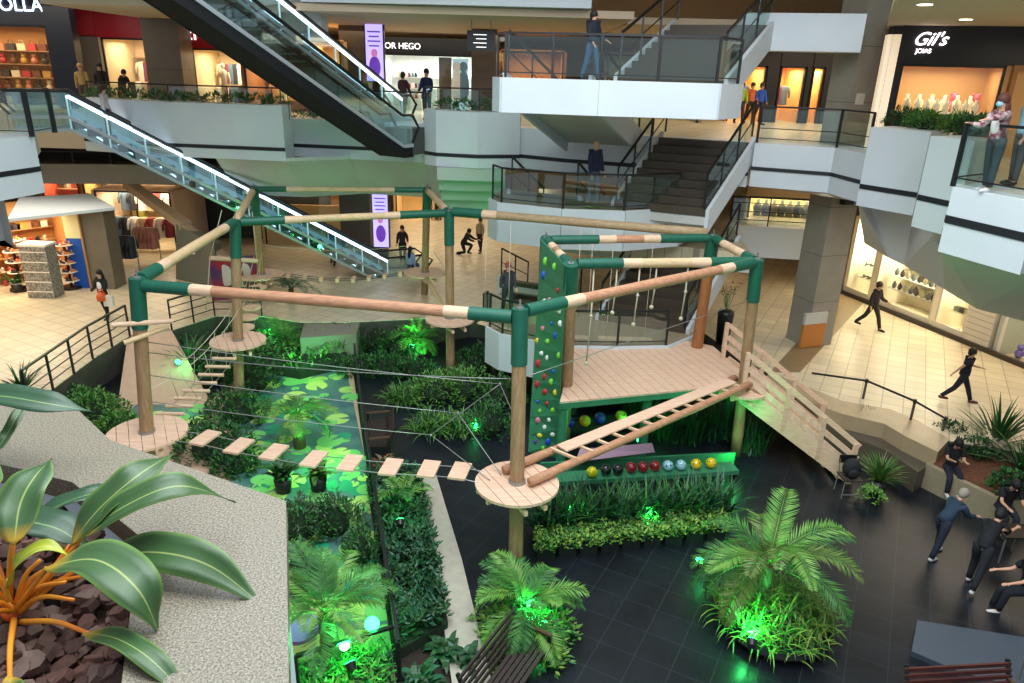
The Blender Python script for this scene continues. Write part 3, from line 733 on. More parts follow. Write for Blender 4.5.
# ------------------------------------------------------------------ railings
def railing(pts3, label, h=1.0, gap=1.4, bars=(), glass=True, r=.025, post=.05, closed=False, m_=BLACK, glabel=None, cat='railing', toprail=True, hg=None, split=None):
    pts3 = [Vector(p) for p in pts3]
    t = thing('glass_railing' if glass else 'bar_railing', label, cat, pts3[0])
    up = Vector((0, 0, 1))
    posts = []
    for i in range(len(pts3)-1):
        a, c = pts3[i], pts3[i+1]; L = (c-a).length; n = max(1, round(L/gap))
        for j in range(n): posts.append(a.lerp(c, j/n))
        if toprail: MB().bar(a+up*h, c+up*h, .06, .05).build('top_rail', m_, t)
        for bh in bars: MB().bar(a+up*bh, c+up*bh, .025, .025).build('bar', m_, t)
        if glass:
            gh = hg or h-.06
            for j in range(n):
                p, q = a.lerp(c, (j+.03)/n), a.lerp(c, (j+.97)/n)
                b = MB(); nn = (q-p).cross(up).normalized()*.012
                b.slab([p+up*.06, q+up*.06, q+up*gh, p+up*gh], nn); b.build('glass_panel', GLASS, t)
    posts.append(pts3[-1])
    for p in posts: MB().box(p+up*(h/2), (post, post, h)).build('post', m_, t)
    return t
# stair tower -----------------------------------------------------------------
STEPD = mat('dark_brown_step', (74, 64, 52), .45, noise=.1)
CARPET = mat('landing_tile', (150, 136, 112), .4)
LPOLY = [(-.62, 18.5), (-.45, 17.9), (1.05, 16.9), (2.35, 16.15), (3.9, 17.3), (5.3, 19.6), (2.0, 20.6), (-.4, 20.3)]
LAP = [P(x, y, 1.95) for x, y in ((487, 327), (500, 334), (560, 346), (618, 347), (668, 346), (698, 334))]
LBQ = [P(x, y, LB) for x, y in ((490, 199), (499, 203), (562, 209.5), (625, 211.5), (680, 208), (707, 197))]
LBP = [(p.x, p.y) for p in LBQ]+[(LBQ[-1].x-.4, LBQ[-1].y+1.2), (2.0, LBQ[2].y+2.4), (LBQ[0].x+.3, LBQ[0].y+2.2)]
LP = {LA: [(p.x, p.y) for p in LAP]+[(LAP[-1].x-.3, LAP[-1].y+2.2), (LAP[0].x+.4, LAP[0].y+2.4)], LB: LBP,
      LC: [(-.62, 19.2), (-.42, 18.6), (1.9, 18.2), (4.7, 18.0), (5.5, 19.0), (5.6, 20.4), (2.0, 20.8), (-.4, 20.6)]}
UPV = Vector((2.0, 3.3, 0))
names = {LA: 'lowest', LB: 'middle', LC: 'upper'}
tower = {}
for z in (LA, LB, LC):
    pl_ = LP[z]
    t = thing('stair_landing', '%s white landing of the central stair tower' % names[z], 'stair landing', (2, 18, z-.9))
    b = MB(); b.prism(pl_, z-.28, z-.012); b.build('slab', WHITE, t)
    MB().prism([(x*.985+.03, y*.99+.18) for x, y in pl_], z-.012, z).build('floor_tile', CARPET, t)
    hh = {LA: 1.1, LB: 1.15, LC: .78}[z]
    fr_ = [Vector((x, y, 0)) for x, y in pl_[:6]]
    b = MB()
    for i in range(5):
        a, c = fr_[i], fr_[i+1]; n_ = (c-a).cross(Vector((0, 0, 1))).normalized()*.06
        b.slab([Vector((a.x, a.y, z-hh)), Vector((c.x, c.y, z-hh)), Vector((c.x, c.y, z+.03)), Vector((a.x, a.y, z+.03))], n_)
    b.build('fascia', WHITE, t)
    mx_, my_ = sum(x for x, y in pl_)/len(pl_), sum(y for x, y in pl_)/len(pl_); q = [(mx_+(x-mx_)*.9, my_+(y-my_)*.9) for x, y in pl_]
    MB().prism(q, z-hh, z-.3).build('soffit', SOFFIT, t)
    rl_ = [Vector((x*.97+.06, y*.985+.27, z+.03)) for x, y in (pl_[:5])]
    railing(rl_, 'black railing with glass around the %s stair landing' % names[z], 1.0, 1.5, (.12,), post=.06)
def flight(a, c, width_vec, n, label, right=True, m_=STEPD, rails=True):
    """a: foot, c: head (near-side corner points), width_vec across"""
    t = thing('stair_flight', label, 'stair', a)
    for i in range(n):
        p0, p1 = a.lerp(c, i/n), a.lerp(c, (i+1)/n); z = a.z+(c.z-a.z)*(i+1)/n
        b = MB(); b.prism([(p0.x, p0.y), (p1.x, p1.y), (p1.x+width_vec.x, p1.y+width_vec.y), (p0.x+width_vec.x, p0.y+width_vec.y)], z-(c.z-a.z)/n-.02, z); b.build('step', m_, t)
    dn = Vector((0, 0, -.42))
    b = MB(); w_ = width_vec
    b.slab([a+Vector((0, 0, -.08)), c+Vector((0, 0, -.16)), c+w_+Vector((0, 0, -.16)), a+w_+Vector((0, 0, -.08))], (0, 0, -.2)); b.build('soffit', SOFFIT, t)
    for s_, o in ((1, Vector((0, 0, 0))), (2, w_)):
        e = w_.normalized()*.1*(-1 if s_ == 1 else 1)
        p, q = a+o, c+o
        b = MB(); b.slab([p+Vector((0, 0, -.55)), q+Vector((0, 0, -.55)), q+Vector((0, 0, .16)), p+Vector((0, 0, .16))], e); b.build('stringer', WHITE, t)
    if rails:
        for s_, o in (('near', Vector((0, 0, 0))), ('far', w_)):
            e = w_.normalized()*(.05 if s_ == 'near' else -.05)
            railing([a+o+e+Vector((0, 0, .16)), c+o+e+Vector((0, 0, .16))], 'sloping %s side rail of the %s' % (s_, label.replace('stair flight ', 'flight ')), 1.0, 1.2, (.5,), post=.05, glass=(s_ == 'near'))
wv = Vector((-2.45, 1.05, 0))
for z, zt, lb in ((LA, L1, 'stair flight rising right from the lowest landing'), (LB, L2, 'stair flight rising right from the middle landing'), (LC, L3, 'stair flight rising right from the upper landing')):
    a = Vector((4.95, 18.6, z)); c = a+UPV+Vector((0, 0, zt-z))
    if z == LA: a = P(688, 338, LA)+Vector((0, .35, 0)); c = P(737, 240, L1)
    if z == LB: a = Vector((5.35, 20.35, z)); c = Vector((6.95, 22.1, L2))
    flight(a, c, wv, 9, lb)
for z, zt, lb in ((GZ, LA, 'stair flight rising left from the ground floor'), (L1, LB, 'stair flight rising left to the middle landing'), (L2, LC, 'stair flight rising left to the upper landing')):
    a = Vector((3.7, 22.7, z)); e = Vector((1.75, 19.5, zt))
    if zt == LB: a = Vector((3.0, 24.3, z)); e = Vector((1.9, 22.3, zt))
    if zt == LA: a = Vector((2.6, 26.4, z)); e = Vector((1.6, 24.3, zt))
    flight(a, e, Vector((-2.1, .9, 0)), 9, lb, rails=True)
# shared floors linking the tower to the galleries
b = MB(); b.prism([(1.2, 23.4), (7.1, 21.2), (r0.x+.2, 26), (r0.x, 33), (1.0, 33)], 3.6, L1-.01); struct('floor', b, TILE)
b = MB(); b.prism([(1.2, 23.4), (7.1, 21.2), (r0.x+.2, 26), (r0.x, 33), (1.0, 33)], 3.5, 3.59); struct('ceiling', b, SOFFIT)
b = MB(); b.prism([(5.3, 19.4), (6.0, 21.6), (3.0, 22.8), (2.2, 20.9)], 0, LA-.4)
# gallery railings
railing([p+Vector((.08, .1, 0)) for p in blk1], 'black glass railing on the right gallery beside the tall column', 1.02, 1.9, (.14, .42), post=.06)
railing([blk4[0]+Vector((.05, .1, 0)), blk4[1]+Vector((.05, .1, 0))], 'near right black glass railing the masked woman leans on', 1.12, 3.0, (.16,), post=.07)
railing([blk4[0]+Vector((.05, .12, 0)), blk4[0]+Vector((1.4, 1.1, 0))], 'short side railing at the near right corner of the gallery', 1.12, 1.6, (.16,), post=.05)
railing([p+Vector((0, .75, -.0)) for p in [Vector((q.x, q.y, L2)) for q in pl]], 'thin glass railing behind the left planter of the far gallery', .98+.05, 2.4, post=.03)
railing([Vector((p.x, p.y+.1, L2)) for p in pl2], 'glass railing on the recessed part of the far gallery', 1.02, 2.2, post=.04)
railing([Vector((p.x, p.y+.75, L2)) for p in pl3], 'glass railing behind the centre planter of the far gallery', 1.2, 2.0, post=.03)
railing([Vector((p.x, p.y+.15, L2)) for p in pl4[:3]], 'glass railing of the far gallery behind the stair tower', 1.02, 2.0, post=.04)
railing([r0+Vector((.1, .15, 0)), r1+Vector((0, .15, 0))], 'railing of the right mezzanine behind the tall column', 1.0, 1.5, (.2, .5, .8), post=.04)
railing([Vector((p.x, p.y+.1, 4.95)) for p in (m0, m1, m2)], 'black railing above the beige parapet of the left mezzanine', 1.0, 1.9, (.5,), post=.05, glass=False)
railing([Vector((nl[1].x-1.6, nl[1].y+.2, L2)), Vector((nl[1].x+.1, nl[1].y+.15, L2)), Vector((nl[2].x-.1, nl[2].y+1.0, L2))], 'near left black glass railing by the head of the escalator', 1.05, 1.6, (.12,), post=.09)
railing([X(205, 24.3, 10.9)+Vector((0, 0, .0)), X(245, 23.8, 10.9), X(300, 24.2, 10.9)], 'black bar railing on the top level at the upper left', 1.0, .9, (.4,), glass=False, post=.05)
railing([P(30, 408, GZ), P(93, 359, GZ), P(130, 336, GZ)], 'black bar railing beside the left walkway, nearest the granite planter', 1.0, 1.2, (.25, .5, .75), glass=False, post=.05)
railing([P(172, 330, GZ), P(215, 316, GZ), P(262, 316, GZ)], 'black bar railing at the head of the salmon slope', 1.0, 1.0, (.25, .5, .75), glass=False, post=.04)
railing([P(356, 372, .0), P(360, 412, 0), P(400, 690, 0)], 'black framed glass fence between the lily floor and the hedge', .95, 1.6, (.1,), post=.06)
railing([P(398, 668, 0), P(300, 700, 0)], 'short black fence at the bottom beside the bright green lamp', .85, 1.6, post=.05)
railing([Vector((LAP[0].x, LAP[0].y+.3, LA)), Vector((LAP[0].x-.2, LAP[0].y+2, LA-.6)), Vector((LAP[0].x, LAP[0].y+3.4, GZ))], 'black railing going down from the lowest landing to the far floor', 1.0, 1.1, (.5,), post=.05)

# ------------------------------------------------------------------ tall columns
def column(c, w, d, z0, z1, label, m_, rz=0, signs=None):
    t = thing('square_column', label, 'column', (c[0], c[1], z0))
    MB().box((c[0], c[1], (z0+z1)/2), (w, d, z1-z0), rz).build('shaft', m_, t)
    b = MB()
    for k in range(1, int((z1-z0)/1.5)):
        b.box((c[0], c[1], z0+k*1.5), (w+.006, d+.006, .012), rz)
    b.build('joint_lines', mat('joint', (60, 58, 52), .7), t)
    return t
GREYCOL = mat('grey_stone_column', (138, 134, 122), .4, noise=.1, nscale=2)
cc = P(810, 346, GZ)
tc = column((cc.x+.1, cc.y+.45), 1.0, .95, GZ, 13, 'tall grey square column right of the stair tower, through all levels', GREYCOL, .35)
MB().box((cc.x-.05, cc.y-.12, GZ+.42), (.86, .1, .78), .35).build('wood_panel', mat('amber_wood', (176, 112, 48), .5), tc)
MB().box((cc.x-.05, cc.y-.14, GZ+1.0), (.86, .1, .36), .35).build('grey_panel', mat('white_box', (180, 180, 176), .5), tc)
MB().box((cc.x+.1, cc.y-.05, 8.55), (.30, .04, .30), .35).build('sign', mat('notice', (190, 188, 180), .5), tc)
MB().box((cc.x+.25, cc.y-.05, 5.75), (.36, .3, .4), .35).build('speaker', BLACK, tc)
def cshop(px, Y, w, label, m_=BROWNCOL, z0=L2, z1=11.6): 
    p = X(px, Y, 8.5); return column((p.x, p.y), w, w*.8, z0, z1, label, m_)
cshop(172, 29.2, 1.35, 'wide taupe column between the two red shop fronts on the upper gallery', TAUPE)
cshop(357, 30, 1.05, 'brown column left of the glowing screen on the upper gallery', BROWNCOL)
cshop(484, 30, .95, 'brown column right of the footwear shop below the black hanging sign')
p = X(357, 32, 3); column((p.x, p.y), 1.3, 1.0, GZ, 4.6, 'dark brown column on the ground floor left of the glowing totem', mat('dark_brown_stone', (74, 62, 48), .5))
p = X(812, 30, 3); 

# ------------------------------------------------------------------ escalators
COOL = mat('cool_tube', (235, 245, 255), .4, emit=(225, 240, 255), es=3.0)
STEPM = mat('escalator_step', (70, 74, 78), .4, metal=.6)
STEEL = mat('brushed_steel', (180, 190, 196), .3, metal=.5)
STRUT = mat('pale_strut', (200, 225, 228), .4, emit=(150, 215, 225), es=.35)
def escalator(top, bot, label, w=1.25, lit=True, truss=BLACK, side=Vector((-.88, .48, 0)), depth=.75, glass_side=True, hb=.95, level=1.6, casing=False):
    top = Vector(top); bot = Vector(bot); t = thing('escalator', label, 'escalator', bot)
    up = Vector((0, 0, 1)); d = top-bot; hd = Vector((d.x, d.y, 0)).normalized()
    # profile: level run, incline, level run
    path = [bot-hd*level, bot, top, top+hd*level]
    dn = up*-depth
    for s_ in (0, 1):
        o = side*(w*s_); e = side*(.05 if s_ == 0 else -.05)
        nm = 'near' if s_ == 0 else 'far'
        b = MB()
        for i in range(3): b.slab([path[i]+o+dn, path[i+1]+o+dn, path[i+1]+o-up*.05, path[i]+o-up*.05], e)
        b.build('side_panel', GLASSB if glass_side else truss, t)
        b = MB()
        for i in range(3): b.slab([path[i]+o, path[i+1]+o, path[i+1]+o+up*hb, path[i]+o+up*hb], e*.3)
        b.build('balustrade', GLASSB, t)
        hp = [path[0]+o+up*.1, path[0]-hd*.35+o+up*.55, path[0]+o+up*(hb+.02), path[1]+o+up*(hb+.02), path[2]+o+up*(hb+.02), path[3]+o+up*(hb+.02), path[3]+hd*.35+o+up*.55, path[3]+o+up*.1]
        MB().tube(hp, .045, 8).build('handrail', BLACK, t)
        b = MB()
        for i in range(3): b.bar(path[i]+o+up*.02, path[i+1]+o+up*.02, .08, .10)
        b.build('skirt_rail', STEEL, t)
        b = MB()
        for i in range(3): b.bar(path[i]+o+dn, path[i+1]+o+dn, .08, .09)
        b.build('lower_chord', STEEL if glass_side else truss, t)
        if lit:
            b = MB()
            b.bar(path[1]+o+up*(hb-.12), path[2]+o+up*(hb-.12), .06, .08)
            b.build('light_tube', COOL, t)
            L = (top-bot).length; n = int(L/1.15)
            for k in range(n+1):
                p = bot.lerp(top, k/n)+o
                MB().bar(p+dn, p+up*(hb-.1)+hd*.0, .035, .05).build('strut', STRUT, t)
    if lit:
        b = MB(); L = (top-bot).length; n = int(L/1.15)
        for k in range(n):
            p = bot.lerp(top, (k+.1)/n)+side*.35; q = bot.lerp(top, (k+.8)/n)+side*.35
            b.bar(p+dn*.75, q+dn*.35, .04, .04)
        b.build('inner_light', COOL, t)
    b = MB()
    for i in range(3): b.slab([path[i]+dn, path[i+1]+dn, path[i+1]+side*w+dn, path[i]+side*w+dn], (0, 0, -.04))
    b.build('underside', truss if not lit else STEEL, t)
    if casing:
        cz = Vector((0, 0, -1.35)); p, q = bot-side*.03, bot.lerp(top, .34)-side*.03
        MB().slab([p+cz, q+cz*.9, q-up*.12, p-up*.12], side*(w-.1)).build('casing', mat('grey_casing', (124, 130, 122), .5), t)
    if lit:
        b = MB(); o = side*(w*.62); b.slab([bot+o+dn*.9, top+o+dn*.9, top+o+up*.25, bot+o+up*.25], side*.02)
        b.build('added_glow_panel', mat('added_glow_frosted', (150, 180, 190), .5, emit=(130, 175, 190), es=.45), t)  # added glowing panel, gives the truss its pale inner glow
    L = Vector((d.x, d.y, 0)).length; n = int(L/.4)
    b = MB()
    for k in range(n):
        p = bot+d*((k+.5)/n)+side*(w/2)
        b.box(p+up*(-.12 if lit else -.06), (.42 if lit else .36, w-.16, .22 if lit else .10), math.atan2(hd.y, hd.x))
    b.build('steps', STEPM, t)
    return t
bt = P(388, 277, GZ); tp = P(72, 130, L2-.38); tp = Vector((tp.x, tp.y, L2))
dd = (tp-bt); hd = Vector((dd.x, dd.y, 0)).normalized()
sd = Vector((hd.y, -hd.x, 0)); sd = sd if sd.y > 0 else -sd
escalator(tp, bt, 'glass sided lit escalator running from the near left gallery down to the ground floor', side=sd, depth=.38, hb=.78)
hdu = Vector((-.48, -.88, 0))
e2 = X(402, 27, 8); e2.z = L2
sd2 = Vector((-.88, .48, 0))
escalator(e2+hdu*11+Vector((0, 0, 5.5)), e2, 'lit glass escalator descending from the top left to the two people', side=sd2, depth=.14, w=1.2, level=.5, casing=True, hb=.85)
b_ = X(412, 23.6, 7)+sd2*.35; b_.z = 6.66
escalator(b_+hdu*13+Vector((0, 0, 6.5)), b_, 'unlit escalator with black underside crossing in front of the red shop', side=sd2, depth=.30, lit=False, glass_side=False, truss=mat('black_cladding', (26, 28, 30), .75, spec=.2), w=.92, level=.5)
t = thing('escalator_pit', 'dark pit box under the foot of the black escalator', 'cladding', b_)
MB().slab([b_+Vector((.1, .2, -.3)), b_+Vector((.1, .2, .55)), b_+Vector((.55, 1.1, .55)), b_+Vector((.55, 1.1, -.3))], sd2*.9).build('casing', mat('dark_casing', (66, 70, 66), .5), t)
# escalator base wall on the ground floor at left + dark void behind
b0_, b1_ = P(216, 312, GZ), P(172, 300, GZ)
t = thing('ramp_wall', 'taupe sloping side wall of a lower escalator on the left ground floor', 'wall panel', b0_)
w0, w1 = X(135, 30, 3.9), X(216, 27, 1.2)
MB().slab([X(176, 27.5, GZ), X(217, 26.5, GZ), X(214, 26.5, 2.65), X(176, 27.5, 3.15)], (.1, .5, 0)).build('wall', mat('grey_olive_panel', (98, 98, 86), .5), t)
MB().bar(X(128, 31, 4.1), X(186, 27.5, 3.1), .45, .30).bar(X(186, 27.5, 3.1), X(240, 26.3, 1.8), .35, .1).build('coping', mat('taupe_coping', (168, 146, 118), .5), t)
MB().box(X(195, 27.0, 2.3)+Vector((0, -.28, 0)), (.2, .02, .22)).build('notice', mat('white_notice', (230, 230, 226), .5), t)
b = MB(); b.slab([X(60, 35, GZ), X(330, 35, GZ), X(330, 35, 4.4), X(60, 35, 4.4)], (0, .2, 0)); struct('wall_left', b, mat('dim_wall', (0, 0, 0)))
# ------------------------------------------------------------------ shops
def garment_mesh(name, m_, h=.8, w=.42):
    b = MB(); n = 10; rows = [(-.02, .05, .03), (0, .12, .05), (-.05, w/2, .07), (-.25, w/2*.85, .09), (-h*.6, w/2*.9, .10), (-h, w/2*1.05, .11)]
    vs = []
    for z, rx, ry in rows: vs += [(rx*math.cos(2*PI*i/n), ry*math.sin(2*PI*i/n)*(1+.15*math.sin(i*3)), z) for i in range(n)]
    b.sm = True; b.add(vs, [(j*n+i, j*n+(i+1) % n, (j+1)*n+(i+1) % n, (j+1)*n+i) for j in range(len(rows)-1) for i in range(n)]); b.sm = False
    for s_ in (-1, 1): b.tube([(s_*w*.42, 0, -.06), (s_*w*.62, 0, -.3), (s_*w*.64, .02, -.5)], [.06, .05, .045], 6)
    return b
PROTO = {}
def proto(kind, col):
    k = (kind, col)
    if k not in PROTO:
        m_ = mat('goods_%s_%d_%d_%d' % (kind, *col), col, .6)
        if kind == 'garment': me = garment_mesh(kind, m_)
        elif kind == 'bag':
            me = MB(); me.box((0, 0, .14), (.34, .14, .26)); me.tube([(-.1, 0, .26), (-.08, 0, .40), (.08, 0, .40), (.1, 0, .26)], .012, 5)
        elif kind == 'shoe':
            me = MB(); me.ball((0, .02, .05), .06, 8, 5, (.8, 2.1, .7)); me.ball((0, -.07, .10), .05, 8, 5, (.8, 1, 1)); me.box((0, 0, .012), (.09, .26, .024))
        elif kind == 'plush':
            me = MB(); me.ball((0, 0, .14), .14, 8, 6); me.ball((0, 0, .34), .10, 8, 6); me.ball((-.08, 0, .42), .04, 6, 4); me.ball((.08, 0, .42), .04, 6, 4)
        elif kind == 'bust':
            me = MB(); me.tube([(0, 0, 0), (0, 0, .06), (0, 0, .2), (0, -.02, .30), (0, 0, .36), (0, 0, .48)], [.12, .10, .13, .12, .05, .045], 10)
        elif kind == 'vase':
            me = MB(); me.tube([(0, 0, 0), (0, 0, .08), (0, 0, .2), (0, 0, .26), (0, 0, .3)], [.05, .09, .08, .03, .045], 10)
        elif kind == 'box':
            me = MB(); me.box((0, 0, .08), (.26, .18, .16)); me.box((0, 0, .17), (.27, .19, .03))
        elif kind == 'mannequin':
            me = MB(); me.tube([(0, 0, .0), (0, 0, .02)], [.16, .16], 12); me.tube([(-.08, 0, .03), (-.09, 0, .45), (-.08, 0, .85)], [.04, .05, .08], 8); me.tube([(.08, 0, .03), (.09, 0, .45), (.08, 0, .85)], [.04, .05, .08], 8)
            me.tube([(0, 0, .8), (0, 0, 1.0), (0, 0, 1.3), (0, 0, 1.42), (0, 0, 1.5)], [.14, .11, .17, .13, .05], 10); me.ball((0, 0, 1.62), .10, 10, 7, (.85, 1, 1.15))
            for s_ in (-1, 1): me.tube([(s_*.18, 0, 1.38), (s_*.24, 0, 1.08), (s_*.22, -.06, .82)], [.05, .04, .03], 7)
        o = me.build(kind, m_); PROTO[k] = [o, False, me]
    return PROTO[k]
def goods(kind, col, loc, rz, label, cat, group, sc=1):
    pr = proto(kind, col)
    if not pr[1]: pr[1] = True; o = pr[0]
    else: o = pr[0].copy(); C.objects.link(o)
    o.location = loc; o.rotation_euler = (0, 0, rz); o.scale = (sc, sc, sc); o['label'] = label; o['category'] = cat; o['group'] = group
    return o
CREAMW = mat('shop_wall_cream', (226, 206, 172), .8); SHELF = mat('shop_shelf_wood', (176, 130, 84), .6); SHELFW = mat('shop_shelf_white', (225, 220, 208), .5)
LAMPW = mat('shop_lamp', (255, 240, 210), .5, emit=(255, 232, 190), es=7)
def shop(A, B_, z0, z1, label, wall_m=CREAMW, fascia=None, fh=1.0, fz=None, depth=2.6, floor_m=TILE, power=60, col=(1, .82, .55), glass=True, shelves=(), shelf_m=SHELF, frame=BLACK, jamb=.12):
    A = Vector((A.x, A.y, 0)); B_ = Vector((B_.x, B_.y, 0)); u = (B_-A); L = u.length; u.normalize(); n = Vector((-u.y, u.x, 0))
    if n.y < 0: n = -n
    up = Vector((0, 0, 1))
    t = thing('shop_front', label, 'shop', (A.x, A.y, z0))
    W = lambda a, d, z: A+u*a+n*d+up*z
    MB().slab([W(0, depth, z0), W(L, depth, z0), W(L, depth, z1), W(0, depth, z1)], n*.08).build('back_wall', wall_m, t)
    b = MB(); b.slab([W(0, 0, z0), W(0, depth, z0), W(0, depth, z1), W(0, 0, z1)], -u*jamb); b.build('side_wall', wall_m, t)
    b = MB(); b.slab([W(L, 0, z0), W(L, depth, z0), W(L, depth, z1), W(L, 0, z1)], u*jamb); b.build('side_wall', wall_m, t)
    MB().slab([W(0, 0, z1), W(L, 0, z1), W(L, depth, z1), W(0, depth, z1)], up*.06).build('ceiling_panel', wall_m, t)
    b = MB()
    b.slab([W(0, 0, z0), W(0, 0, z1), W(.07, 0, z1), W(.07, 0, z0)], n*.07); b.slab([W(L-.07, 0, z0), W(L-.07, 0, z1), W(L, 0, z1), W(L, 0, z0)], n*.07); b.slab([W(0, 0, z1-.07), W(L, 0, z1-.07), W(L, 0, z1), W(0, 0, z1)], n*.07)
    b.build('frame', frame, t)
    if fascia: MB().slab([W(-jamb, -.06, fz or z1), W(L+jamb, -.06, fz or z1), W(L+jamb, -.06, (fz or z1)+fh), W(-jamb, -.06, (fz or z1)+fh)], n*.2).build('fascia', fascia, t)
    if glass: MB().slab([W(.1, .03, z0+.05), W(L-.1, .03, z0+.05), W(L-.1, .03, z1-.08), W(.1, .03, z1-.08)], n*.01).build('glass_pane', SHOPGL, t)
    for zz_ in shelves: MB().slab([W(.1, depth-.45, z0+zz_), W(L-.1, depth-.45, z0+zz_), W(L-.1, depth-.02, z0+zz_), W(.1, depth-.02, z0+zz_)], up*.03).build('shelf', shelf_m, t)
    k = max(1, int(L/1.1))
    for i in range(k): MB().cyl(W((i+.5)*L/k, .6, z1-.03), W((i+.5)*L/k, .6, z1-.001), .07, n=10).build('ceiling_lamp', LAMPW, t)
    ang = math.atan2(u.y, u.x)
    c = W(L/2, depth*.45, z1-.12); l = area('shop_light', c, L*.8, power, col, (0, 0, ang), sy=depth*.5)
    return t, W, L, ang
rg = random.Random(11)
CLO = [(226, 216, 200), (40, 40, 44), (150, 60, 50), (90, 110, 130), (200, 170, 130), (120, 40, 60), (240, 236, 228)]
BAGC = [(200, 150, 70), (120, 70, 40), (190, 60, 60), (230, 210, 170), (60, 50, 50), (210, 130, 90)]
def colname(c):
    r_, g_, b_ = c
    if max(c) < 60: return 'black'
    if min(c) > 195: return 'white'
    if r_ > 180 and g_ > 140: return 'tan'
    if b_ > r_: return 'blue'
    if r_ > 100 and g_ < 90: return 'red'
    return 'brown'
def fill(W, L, ang, z, d, kind, cols, n, where, cat, sc=1, x0=.3, face=0):
    for i in range(n):
        c = cols[(i*5+int(z*7)) % len(cols)]
        p = W(x0+(L-2*x0)*(i+.5)/n, d, z)
        goods(kind, c, p, ang+face, '%s %s %s' % (colname(c), cat, where), cat, cat+'s '+where, sc)
# L2 COLLA
t, W, L, an = shop(X(-90, 29, 8), X(57, 29, 8), L2, 10.15, 'warm lit toy and bag shop with blue white lettering at the top left', wall_m=mat('amber_shop_wall', (190, 130, 70), .7), fascia=mat('navy_black_fascia', (16, 22, 38), .4), fh=1.3, shelves=(.5, 1.0, 1.5, 2.0), power=90, depth=2.0)
for zz_ in (.03, .53, 1.03, 1.53, 2.03): fill(W, L, an, L2+zz_, 1.75, 'plush' if int(zz_*2) % 2 else 'bag', BAGC, 12, 'on the shelves of the toy and bag shop', 'toy' if int(zz_*2) % 2 else 'bag', .95)
LETB = mat('letter_blue_white', (210, 225, 255), .4, emit=(190, 215, 255), es=4)
text('COLLA', W(L-2.02, -.1, 10.62), .66, (PI/2, 0, an), LETB, 'lettering', t)
p = X(72, 28.7, 8); column((p.x, p.y), .95, .4, L2, 11.6, 'dark navy pillar between the toy shop and the red shop', mat('navy_pillar', (22, 26, 40), .35))
RED = mat('red_fascia', (176, 22, 40), .4)
t, W, L, an = shop(X(108, 30.5, 8), X(152, 30.5, 8), L2, 9.85, 'red fronted clothes shop left of the wide taupe column', fascia=RED, fh=1.25, power=60, shelves=(1.9,))
MB().slab([W(-1.0, -.1, L2), W(-.1, -.1, L2), W(-.1, -.1, 9.9), W(-1.0, -.1, 9.9)], (0, .2, 0)).build('pier', mat('grey_pier', (120, 116, 110), .6), t)
MB().slab([W(-1.0, -.1, 9.86), W(-.1, -.1, 9.86), W(-.1, -.1, 11.1), W(-1.0, -.1, 11.1)], (0, .2, 0)).build('fascia', RED, t)
fill(W, L, an, L2+1.75, 2.2, 'garment', CLO, 6, 'hanging in the left red shop', 'garment')
fill(W, L, an, L2+.95, 1.2, 'garment', CLO, 5, 'on the low rack of the left red shop', 'garment', .8)
t, W, L, an = shop(X(196, 30.5, 8), X(272, 30.5, 8), L2, 9.55, 'red fronted clothes shop right of the wide taupe column', fascia=RED, fh=1.3, power=110)
text('EN', W(-.25, -.1, 9.85), .80, (PI/2, 0, an), mat('letter_white', (240, 240, 240), .4, emit=(255, 255, 255), es=1.6), 'lettering', t)
fill(W, L*.5, an, L2+1.75, 2.0, 'garment', CLO, 5, 'hanging in the right red shop', 'garment')
goods('mannequin', (226, 216, 200), W(.9, .7, L2+.05), 0, 'pale mannequin in the window of the right red shop', 'mannequin', 'shop mannequins')
fill(W, L*.8, an, L2+.85, 1.2, 'garment', CLO, 6, 'on the low rack of the right red shop', 'garment', .75)
t, W, L, an = shop(X(246, 28.3, 8), X(309, 28.3, 8), L2-.02, 9.35, 'dark framed shop with golden clothes above the grey recess', wall_m=mat('amber_wall', (170, 110, 56), .7), fascia=BLACK, fh=.35, power=60, shelves=(1.2, 1.9))
fill(W, L, an, L2+1.15, 2.2, 'garment', [(220, 180, 110), (200, 140, 70), (240, 220, 180)], 8, 'in the dark framed golden shop', 'garment', .9)
fill(W, L, an, L2+1.93, 2.3, 'bag', BAGC, 7, 'on the top shelf of the dark framed shop', 'bag')
t, W, L, an = shop(X(313, 29, 8), X(343, 29, 8), L2, 9.9, 'bright tan shop entrance left of the brown column', wall_m=mat('bright_tan', (235, 190, 130), .7), power=50, glass=False)
# glowing screens
SCR = mat('screen_lavender', (200, 190, 250), .3, emit=(176, 160, 250), es=1.3)
def screen(px0, px1, Y, z0, z1, label):
    a, c = X(px0, Y, (z0+z1)/2), X(px1, Y, (z0+z1)/2); t = thing('advert_screen', label, 'screen', (a.x, a.y, z0))
    w_ = c.x-a.x; mx_ = (a.x+c.x)/2
    MB().box((mx_, Y+.12, (z0+z1)/2), (w_+.1, .2, z1-z0+.1)).build('casing', BLACK, t)
    dsp = MB().box((mx_, Y, (z0+z1)/2), (w_, .04, z1-z0)).build('display', SCR, t)
    b = MB(); b.ball((mx_, Y-.03, z0+(z1-z0)*.50), .12, 10, 8, (1, .2, 1.2)); b.build('picture_head', mat('print_pink', (220, 150, 190), .4, emit=(210, 120, 190), es=.6), dsp)
    b = MB(); b.ball((mx_, Y-.03, z0+(z1-z0)*.25), .24, 12, 8, (.9, .1, 1.6)); b.build('picture_body', mat('print_violet', (110, 60, 170), .4, emit=(110, 60, 190), es=.6), dsp)
    for k in range(4): MB().box((mx_, Y-.03, z1-.25-k*.16), (w_*(.6 if k % 2 else .75), .01, .05)).build('caption_line', mat('print_dark', (100, 80, 170), .4, emit=(100, 80, 170), es=.5), dsp)
